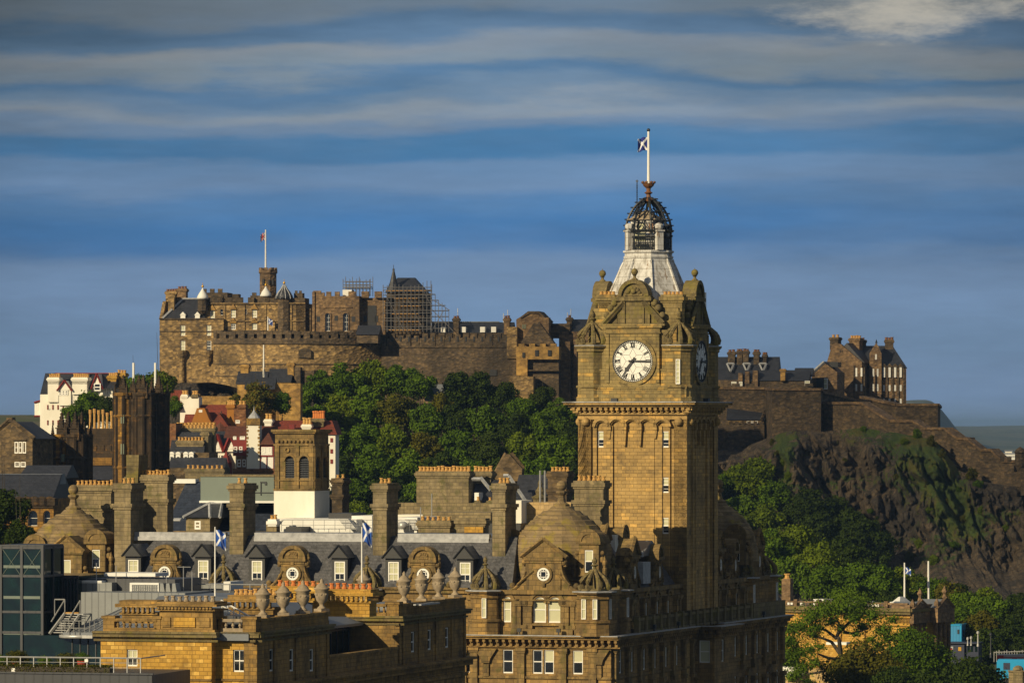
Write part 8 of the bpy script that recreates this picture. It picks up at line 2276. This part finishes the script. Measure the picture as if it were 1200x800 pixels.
# foreground trees at the lower right, finer leaves
fine = {'mid': tree_proto('mid', 301, 15000, .036, clumps=34), 'olive': tree_proto('olive', 303, 15000, .036, clumps=40), 'dark': tree_proto('dark', 305, 15000, .036, clumps=40)}
for (px, yt, Y, rp, kd, zb, l) in [(1075, 733, 760, 42, 'mid', -2, 'broad green tree in front of the gallery portico'), (1008, 752, 700, 52, 'olive', -4, 'large olive green tree at the bottom edge, lower right'), (1128, 762, 690, 62, 'dark', -6, 'big dark domed tree at the bottom right corner'),
                                   (1052, 775, 695, 40, 'dark', -6, 'dark tree crown at the bottom edge between the olive tree and the domed tree'), (918, 748, 770, 26, 'mid', -2, 'green tree against the right end of the hotel'), (950, 792, 720, 28, 'dark', -6, 'low dark crown cut by the bottom edge under the spreading tree')]:
    tree(px, yt, Y, rp, fine[kd], l, None, zb)
def spreading():
    """open-crowned tree with visible limbs in front of the ochre gallery"""
    F_ = Frame(985, 735, 0, -4); t = thing('spreading_tree', F_, 'open crowned tree with dark bare limbs showing against the ochre gallery wall', 'tree')
    q = lambda px, y, dy=0: (F_.u(px), dy, F_.z(y))
    b = MB()
    L = [[(992, 860), (990, 790), (984, 765), (981, 745)], [(981, 748), (968, 738), (955, 735)], [(984, 765), (975, 752), (965, 748), (950, 745)], [(981, 745), (984, 733), (978, 722)], [(982, 742), (996, 728), (1005, 715)], [(990, 780), (1000, 765), (1015, 755), (1030, 745)], [(988, 772), (970, 770), (958, 765)], [(988, 740), (1000, 742), (1018, 735)], [(990, 790), (975, 785), (950, 790), (935, 785)]]
    for i, l in enumerate(L):
        n = len(l); b.tube([q(p, y, (i % 3 - 1) * 1.2 * k) for k, (p, y) in enumerate(l)], [(.55 if i == 0 else .26) * (1 - .75 * k / n) for k in range(n)], 6)
    b.build('trunk', M['bark'], t)
    rs = np.random.RandomState(5); V = []; 
    cl = [(950, 722, 15), (965, 714, 16), (985, 711, 17), (1005, 712, 15), (1022, 720, 13), (937, 735, 14), (925, 750, 14), (935, 765, 14), (1035, 738, 12), (955, 735, 11), (1012, 735, 9), (942, 782, 13), (922, 775, 12), (1000, 722, 12), (975, 728, 9), (1030, 756, 9), (962, 758, 6), (1018, 748, 6), (955, 775, 9), (970, 712, 10), (1045, 725, 8), (990, 700, 13), (1012, 704, 11), (955, 745, 8), (925, 738, 9), (948, 760, 9), (1040, 748, 9), (930, 790, 12), (1003, 742, 7), (985, 735, 6)]
    for px, y, r in cl:
        c = np.array(q(px, y, rs.uniform(-3, 3))); rr = r / FPX * 735; n = int(rr * rr * 560)
        d = rs.normal(size=(n, 3)); d /= np.linalg.norm(d, axis=1)[:, None]
        P = c + d * (rr * np.abs(rs.normal(0, .62, n)) * 1.15)[:, None] * np.array([1.25, 1.25, .8])
        a = rs.normal(size=(n, 3)); a /= np.linalg.norm(a, axis=1)[:, None]; e = np.cross(a, d); s = .16 * rs.uniform(.6, 1.4, n)[:, None]
        V.append(np.stack([P - a * s, P - e * s * .7, P + a * s, P + e * s * .7], 1).reshape(-1, 3))
    V = np.concatenate(V); n = len(V) // 4
    me = bpy.data.meshes.new('crown'); me.from_pydata(V.tolist(), [], [(4 * i, 4 * i + 1, 4 * i + 2, 4 * i + 3) for i in range(n)]); me.materials.append(LM['mid']); me.update()
    o = bpy.data.objects.new('crown', me); col.objects.link(o); o.parent = t
spreading()
# clipped shrubs on the terrace, bottom left
M['terracotta'] = plain('red_pot', (.40, .05, .03, 1), (.28, .04, .02, 1), .7)
sh_me, _ = crown_mesh(77, 5200, LM['mid'], .045, clumps=46, flat=.8, name='foliage'); sh_me2, _ = crown_mesh(78, 5200, LM['olive'], .045, clumps=46, flat=.8, name='foliage')
for i, (px, y, r, k, l) in enumerate([(20, 769, 15, 1, 'widest rounded clipped shrub on the terrace, left of the red pots'), (-2, 772, 12, 0, 'dark clipped shrub cut by the left edge of the terrace'), (52, 772, 9, 0, 'small round dark shrub in a red pot on the terrace'), (78, 772, 15, 1, 'broad low clipped shrub at the right part of the terrace'), (97, 768, 9, 0, 'small dark shrub beside the pavilion glass on the terrace'), (34, 781, 9, 0, 'small low shrub in front of the widest one'), (8, 783, 9, 1, 'little olive shrub behind the handrail at the left')]):
    Y = 393 + (i % 2); X = (px - 600) / FPX * Y; z = CAMZ + (497 - y) / FPX * Y
    root = bpy.data.objects.new('shrub', None); col.objects.link(root); root.location = (X, Y, z - .6); tag(root, l, 'shrub')
    o = bpy.data.objects.new('foliage', (sh_me, sh_me2)[k]); col.objects.link(o); o.parent = root; s_ = 1.15 * r / FPX * Y; o.scale = (s_, s_, s_ * .75); o.location = (0, 0, .45)
    b = MB(); b.lathe([(.3, -.45), (.4, .2), (.43, .25)], n=12); p = b.build('plant_pot' , M['terracotta'], root)
Fh = Frame(60, 389.5, 14); 
b = MB(); rs = np.random.RandomState(3); n = 9000; P = np.stack([rs.uniform(Fh.u(-10), Fh.u(128), n), rs.uniform(0, 1.2, n), rs.uniform(Fh.z(790), Fh.z(778.5), n)], 1)
a = rs.normal(size=(n, 3)); a /= np.linalg.norm(a, axis=1)[:, None]; e = np.cross(a, rs.normal(size=(n, 3))); e /= np.linalg.norm(e, axis=1)[:, None]
V = np.stack([P - a * .06, P - e * .04, P + a * .06, P + e * .04], 1).reshape(-1, 3)
me = bpy.data.meshes.new('hedge'); me.from_pydata(V.tolist(), [], [(4 * i, 4 * i + 1, 4 * i + 2, 4 * i + 3) for i in range(n)]); me.materials.append(LM['olive'])
hd = thing('hedge', Fh, 'low clipped hedge along the terrace handrail, bottom left', 'hedge'); o = bpy.data.objects.new('foliage', me); col.objects.link(o); o.parent = hd
b = MB(); b.box(Fh.u(-10), Fh.u(128), .1, 1.1, Fh.z(791), Fh.z(781)); b.build('hedge_core', M['bark'], hd)
# ============================================================ GALLERY, STREET THINGS, FLAGS, FAR BUILDINGS, HAZE
Q = Frame(1066, 830, 35)
ga = thing('temple_fronted_gallery', Q, 'long ochre classical gallery with a roof balustrade, pediments and dark columned portico, behind the trees', 'building')
def gallery():
    z, U = Q.z, Q.u
    L = U(905); d = Q.v(1112)
    zt = z(716)
    b = MB(); hs = []
    b.body(L, 0, 0, 11, -6, zt, (), (), 0); b.build('wall', M['yellow'], ga)
    b = MB()
    x = L + 3
    while x < -1: b.box(x, x + 1.0, -.25, .02, -6, zt - 2.2); x += 4.2
    b.box(L, .2, -.35, .05, zt - 2.2, zt - 1.9); b.box(L, .2, -.2, .05, zt - 1.0, zt - .8)
    b.build('pilaster_band', M['yellow'], ga)
    b = MB(); b.box(L, .6, -.8, .3, zt - .1, zt + .45); b.box(L, .4, -.5, .3, zt - .5, zt - .1); b.T = SD(0); b.box(-.6, d + .3, -.8, .3, zt - .08, zt + .43); b.build('cornice', M['mossy'], ga)
    b = MB(); zb = zt + .45; zh = z(706.5)
    x = L
    while x < -2.5:
        b.box(x, x + .6, -.3, .4, zb, zh + .25); baluster_row(b, x + .6, x + 4.0, .05, zb + .1, zh - .25, .5, .12); b.box(x + .6, x + 4.0, -.15, .3, zh - .25, zh); x += 4.0
    b.box(-3.0, .2, -.3, 8, zb, zb + .5); b.build('balustrade', M['castle_red'], ga)
    # roof gables and the two pediments facing right
    for (v0, dv, uo, yr) in ((.2, 4.3, .5, 705), (5.4, 4.6, 1.6, 702)):
        b = MB(); b.T = SD(uo) @ Matrix.Identity(4)
        zr = z(yr, 0, v0); ze = zt + .4
        b.gable(v0, v0 + dv, 0, 4.5, ze, zr, 'y', 0); b.T = I4; b.build('roof', M['zincroof'], ga)
        b = MB(); b.T = SD(uo); b.bar((v0 - .3, -.1, ze), (v0 + dv / 2, -.1, zr + .3), .35); b.bar((v0 + dv + .3, -.1, ze), (v0 + dv / 2, -.1, zr + .3), .35); b.prism([(v0, ze), (v0 + dv, ze), (v0 + dv / 2, zr)], 'y', -.05, .5)
        b.lathe([(.4, 0), (.2, .6), (.45, 1.0), (0, 1.9)], (v0 + dv / 2, .1, zr + .2), 6); b.lathe([(.4, 0), (.4, .5), (0, 1.2)], (v0, .1, ze + .3), 6)
        b.T = I4; b.build('pediment', M['castle_red'], ga)
        b = MB(); b.T = SD(uo); b.box(v0 - .2, v0 + dv + .2, -.2, 3, zt - 1.8, ze); b.box(v0, v0 + dv, 2.2, 3, -6, zt - 1.8, 1)
        for k in range(4):
            x = v0 + .4 + (dv - .8) * k / 3; b.lathe([(.36, -6), (.3, zt - 2.3), (.42, zt - 2.0), (.42, zt - 1.8)], (x, .5, 0), 12, 0)
        b.T = I4; b.build('portico', [M['castle_red'], M['castle_dark']], ga)
    b = MB(); zz = zt + .5
    for px, w in ((924, 3), (955, 2), (990, 4), (1012, 3), (1040, 4)): x = U(px, 3); b.box(x, x + w, 2.5, 5, zz, zz + .55 + .2 * (w % 3))
    b.frus((U(1046, 4), U(1058, 4), 3, 7), (U(1051, 4), U(1053, 4), 4.5, 5.5), zz + .4, zz + 1.5); b.build('roof_canopy', M['roofwhite'], ga)
gallery()
pole_flag(1060, 838, 659, 704, 664, 672, .9, 'saltire', 'white flagpole with a small blue flag on the gallery roof', 'small blue flag hanging limp above the gallery roof', 1, .13)
pole_flag(1088, 842, 657, 702, None, None, 0, None, 'bare white flagpole on the portico end of the gallery roof', '', 1, .16)
pole_flag(252, 425, 617, 705, 620, 639, .85, 'saltire', 'white flagpole rising in front of the hotel, left of two', 'blue and white saltire flag blowing right, in front of the second hotel dormer', 1, .055)
pole_flag(424, 430, 617, 682, 612, 634, .75, 'saltire', 'white flagpole rising in front of the hotel, right of two', 'blue and white saltire flag in front of the hotel, right of the first', 1, .055)
cs = Frame(922, 880, 10); t = thing('brick_chimney_block', cs, 'small brown block with a pale pot right of the hotel turrets', 'building')
blocks(t, cs, 'wall', 'castle_red', [(916, 926, 678, 760, 0, 4)]); chim(t, cs, 919, 925, 678, 690, .5, 1, 'castle_warm', 1.5, .5, .9)
M['cyan'] = grooved('bright_blue_corrugated_steel', (.02, .24, .50, 1), (.015, .17, .38, 1), .5, 3, .5)
M['busblue'] = plain('bright_blue_paint', (.015, .30, .60, 1), (.012, .25, .5, 1), .35)
M['navy'] = plain('navy_panel', (.01, .018, .05, 1), (.02, .03, .07, 1), .5)
M['red'] = plain('bus_red_paint', (.40, .015, .02, 1), (.3, .01, .015, 1), .35)
Kf = Frame(1113, 885, 14)
t = thing('site_container', Kf, 'bright blue corrugated site container stacked beside the gallery portico', 'container')
b = MB(); u1 = Kf.u(1126); b.box(0, u1, 0, 6, Kf.z(753), Kf.z(731.5)); b.build('container_body', M['cyan'], t)
b = MB(); zz = Kf.z(731.5); z0 = Kf.z(753)
for x in (0, u1): b.box(x - .12, x + .12, -.1, .1, z0, zz + .05)
b.box(0, u1, -.1, .1, zz - .15, zz + .08); b.box(0, u1, -.1, .1, z0, z0 + .2); b.T = SD(u1); b.box(0, 6, -.1, .1, zz - .15, zz + .08); b.box(5.85, 6.1, -.1, .1, z0, zz); b.build('corner_frame', M['busblue'], t)
b = MB(); b.box(Kf.u(1122), Kf.u(1124), -.12, .02, Kf.z(742), Kf.z(737)); b.T = SD(u1); b.box(2, 3, -.08, .02, z0 + .9, zz - .9); b.build('window', M['black'], t)
Kg = Frame(1113, 870, 14); t = thing('site_kiosk', Kg, 'navy blue kiosk with posters and a flat roof below the blue container', 'kiosk')
b = MB(); b.box(Kg.u(1111), Kg.u(1130), 0, 4, -1, Kg.z(753.5)); b.box(Kg.u(1130), Kg.u(1146), .5, 4, -1, Kg.z(755)); b.box(Kg.u(1110), Kg.u(1147), -.4, 4.4, Kg.z(753.5), Kg.z(752.3)); b.build('wall', M['navy'], t)
b = MB(); b.box(Kg.u(1113), Kg.u(1117), -.06, .01, Kg.z(762), Kg.z(757)); b.build('pale_poster', M['lead'], t); b = MB(); b.box(Kg.u(1114), Kg.u(1116), -.08, -.05, Kg.z(761), Kg.z(759)); b.build('red_poster', M['red'], t)
b = MB(); b.box(Kg.u(1123), Kg.u(1126.5), -.06, .01, Kg.z(762), Kg.z(757.5)); b.build('yellow_poster', M['gold'], t)
b = MB(); 
for px in (1133, 1137, 1142): b.box(Kg.u(px), Kg.u(px + 2.6), .44, .5, Kg.z(763), Kg.z(756.5))
b.build('glazing', M['glasswall'], t)
def post(px, Y, y0, y1, label, mat='steel', r=.12):
    F_ = Frame(px, Y, 0, 0); F_.zb = F_.z(y1); t = thing('street_post', F_, label, 'post'); h = F_.z(y0)
    b = MB(); b.lathe([(r * 1.6, 0), (r * 1.5, h * .15), (r, h * .2), (r * .8, h)], n=8); b.build('post', M[mat], t); b = MB(); b.lathe([(r * 1.2, 0), (r * 2.0, .1), (r * 2.0, .35), (r * .6, .5)], (0, 0, h - .2), 8); b.build('post_head', M[mat], t)
post(1146, 866, 741, 757, 'pale post standing at the kiosk, left of the tall lamp'); post(1161, 862, 743, 770, 'slim dark lamp post right of the kiosk', 'iron'); post(1138, 866, 747, 756, 'short pale post on the kiosk roof, nearer the tall pale post', r=.1); post(1134, 866, 748, 756, 'short pale post on the kiosk roof, nearer the container', r=.1)
Kb = Frame(1168, 830, 12)
t = thing('blue_double_deck_bus', Kb, 'bright blue bus roof and side cut off by the right edge of the photo', 'bus')
b = MB(); b.box(0, 10.5, 0, 2.5, Kb.z(786), Kb.z(773.5)); b.box(.15, 10.4, .15, 2.35, Kb.z(773.5), Kb.z(772)); b.build('body', M['busblue'], t)
b = MB(); b.box(1.0, 2.0, -.03, .01, Kb.z(784), Kb.z(776)); b.box(2.2, 4.6, -.03, .01, Kb.z(785.3), Kb.z(784.9)); b.build('panel_line', M['navy'], t)
b = MB(); 
for k in range(5): b.box(2.6 + k * 1.5, 3.9 + k * 1.5, -.03, .01, Kb.z(796), Kb.z(789))
b.box(0, 10.5, .02, 2.48, Kb.z(797), Kb.z(786), 1); b.build('lower_deck', [M['glass'], M['busblue']], t)
for k, x in enumerate((1.4, 8.8)):
    b = MB(); b.T = TR(x, .1, Kb.z(797)) @ Matrix.Rotation(R(90), 4, 'X'); b.lathe([(.5, -.15), (.5, .12), (.3, .14)], n=14); b.build('wheel', M['black'], t)
Kr = Frame(1162, 850, 8)
t = thing('red_bus', Kr, 'dark red bus behind the blue one, partly hidden at the right edge', 'bus')
b = MB(); b.box(Kr.u(1168), Kr.u(1176), 0, 2.5, Kr.z(788), Kr.z(767.5)); b.box(Kr.u(1176), Kr.u(1215), 0, 2.5, Kr.z(788), Kr.z(769.5)); b.build('body', M['red'], t)
b = MB(); b.box(Kr.u(1176.5), Kr.u(1186), -.05, .01, Kr.z(774), Kr.z(770.5)); b.box(Kr.u(1192), Kr.u(1210), -.05, .01, Kr.z(774), Kr.z(770.5)); b.box(Kr.u(1168), Kr.u(1215), .3, 2.2, Kr.z(769.4), Kr.z(766.5)); b.build('window_band', M['steel'], t)
Kw = Frame(1182, 815, 10); t = thing('street_parapet', Kw, 'pale stone parapet wall with a domed pier under the blue bus', 'wall')
b = MB(); b.box(0, 14, 0, .6, -2, Kw.z(786.5)); b.box(-.1, 14, -.15, .75, Kw.z(786.5), Kw.z(785)); x = Kw.u(1193); b.box(x - .7, x + .7, -.3, .9, -2, Kw.z(784.5)); b.lathe([(.8, 0), (.75, .3), (.4, .6), (0, .7)], (x, .3, Kw.z(784.5)), 10); b.build('wall', M['stack'], t)
Kx = Frame(1165, 868, 5); t = thing('bus_shelter_rails', Kx, 'pale street railings seen above the buses at the right edge', 'railing')
b = MB()
for i in range(16): x = Kx.u(1165 + i * 3); b.bar((x, 0, Kx.z(775)), (x, 0, Kx.z(763 - (i % 3))), .1)
b.bar((Kx.u(1165), 0, Kx.z(764)), (Kx.u(1212), 0, Kx.z(762)), .12); b.build('rails', M['steel'], t)
# pale low frontage between the hotel and the trees
Ky = Frame(915, 760, 20); t = thing('low_pale_wall', Ky, 'low cream wall and white canopy glimpsed under the spreading tree', 'wall')
blocks(t, Ky, 'wall', 'tan', [(905, 1000, 783, 830, 0, 1.2)]); blocks(t, Ky, 'canopy', 'white', [(914, 937, 781, 792, -2, 2), (968, 992, 752, 755, 20, 2)])
# far buildings beyond the crag
for i, (a, c_, y0, y1, Y, m, l) in enumerate([(1167, 1190, 530.5, 537, 2600, 'roofwhite', 'long white distant block with a grey roof beyond the stepping wall'), (1178, 1186, 527.5, 531, 2620, 'render', 'small pale distant block behind the long white one'), (1196, 1215, 544, 556, 1500, 'roofwhite', 'pale tent-like roof at the right edge behind the sentry turret')]):
    F_ = Frame(a, Y, 4); F_.zb = F_.z(y1) - 4; t = thing('distant_building', F_, l, 'building')
    b = MB(); u = F_.u(c_); b.box(0, u, 0, 9, 0, F_.z(y0 + 1.2)); 
    b.build('wall', M[m], t); b = MB()
    if i < 2: b.gable(-.3, u + .3, -.3, 9.3, F_.z(y0 + 1.2), F_.z(y0), 'x'); b.build('roof', M['steel'], t)
    else: b.frus((0, u, 0, 9), (u * .45, u * .55, 4, 5), F_.z(y0 + 1.2), F_.z(y0 - 3)); b.build('roof', M['roofwhite'], t)
    if i == 0:
        b = MB()
        for k in range(14): b.box(u * (k + .2) / 14, u * (k + .8) / 14, -.1, .01, F_.z(y1 - .8), F_.z(y0 + 3))
        b.build('window_band', M['lead'], t)
# unseen cloud added behind the viewer to shade the crag and its gardens
def shade_cloud_bank():
    cm = bpy.data.materials.new('shade_cloud'); cm.use_nodes = True; nt = cm.node_tree; nt.nodes.clear()
    o_ = nt.nodes.new('ShaderNodeOutputMaterial'); mx = nt.nodes.new('ShaderNodeMixShader'); mx.inputs[0].default_value = .17
    tr = nt.nodes.new('ShaderNodeBsdfTransparent'); df = nt.nodes.new('ShaderNodeBsdfDiffuse'); df.inputs[0].default_value = (.8, .8, .8, 1)
    nt.links.new(tr.outputs[0], mx.inputs[1]); nt.links.new(df.outputs[0], mx.inputs[2]); nt.links.new(mx.outputs[0], o_.inputs[0])
    b = MB(); rs = random.Random(4); zc = 1500.0
    spots = [(110, 1160, 62, 100), (215, 1160, 100, 130), (95, 1290, 60, 80), (170, 1040, 62, 60), (130, 960, 40, 36), (300, 1010, 120, 110), (175, 930, 45, 40), (160, 1220, 70, 80)]
    for (X, Y, rx, ry) in spots:
        tt = (zc + rs.uniform(-40, 40) - 20) / sv.z
        b.lathe([(math.sin(PI * i / 8), -.14 * math.cos(PI * i / 8)) for i in range(9)], (0, 0, 0), 24, 0, True) if False else None
        T = TR(X + sv.x * tt, Y + sv.y * tt, sv.z * tt + 20) @ Matrix.Diagonal((rx, ry, 9, 1)); b.T = T
        prof = [(math.sin(PI * i / 10), -math.cos(PI * i / 10)) for i in range(11)]; b.lathe(prof, n=24, smooth=True)
    b.T = I4
    for i, v in enumerate(b.V):
        n = mnoise.noise_vector(Vector(v) * .02); b.V[i] = (v[0] + n.x * 10, v[1] + n.y * 10, v[2] + n.z * 3)
    tag(b.build('shade_clouds', cm), kind='structure')
shade_cloud_bank()
# haze: pale air, thin
hb = MB(); hb.box(-9000, 9000, -60, 51000, -60, 76, 0)
hm = bpy.data.materials.new('pale_air'); hm.use_nodes = True; nt = hm.node_tree; nt.nodes.clear()
ho = nt.nodes.new('ShaderNodeOutputMaterial'); hv = nt.nodes.new('ShaderNodeVolumePrincipled'); hv.inputs['Color'].default_value = (.36, .60, 1.0, 1); hv.inputs['Density'].default_value = 0.000042; hv.inputs['Anisotropy'].default_value = .2
nt.links.new(hv.outputs[0], ho.inputs['Volume'])
tag(hb.build('haze', hm), kind='stuff')
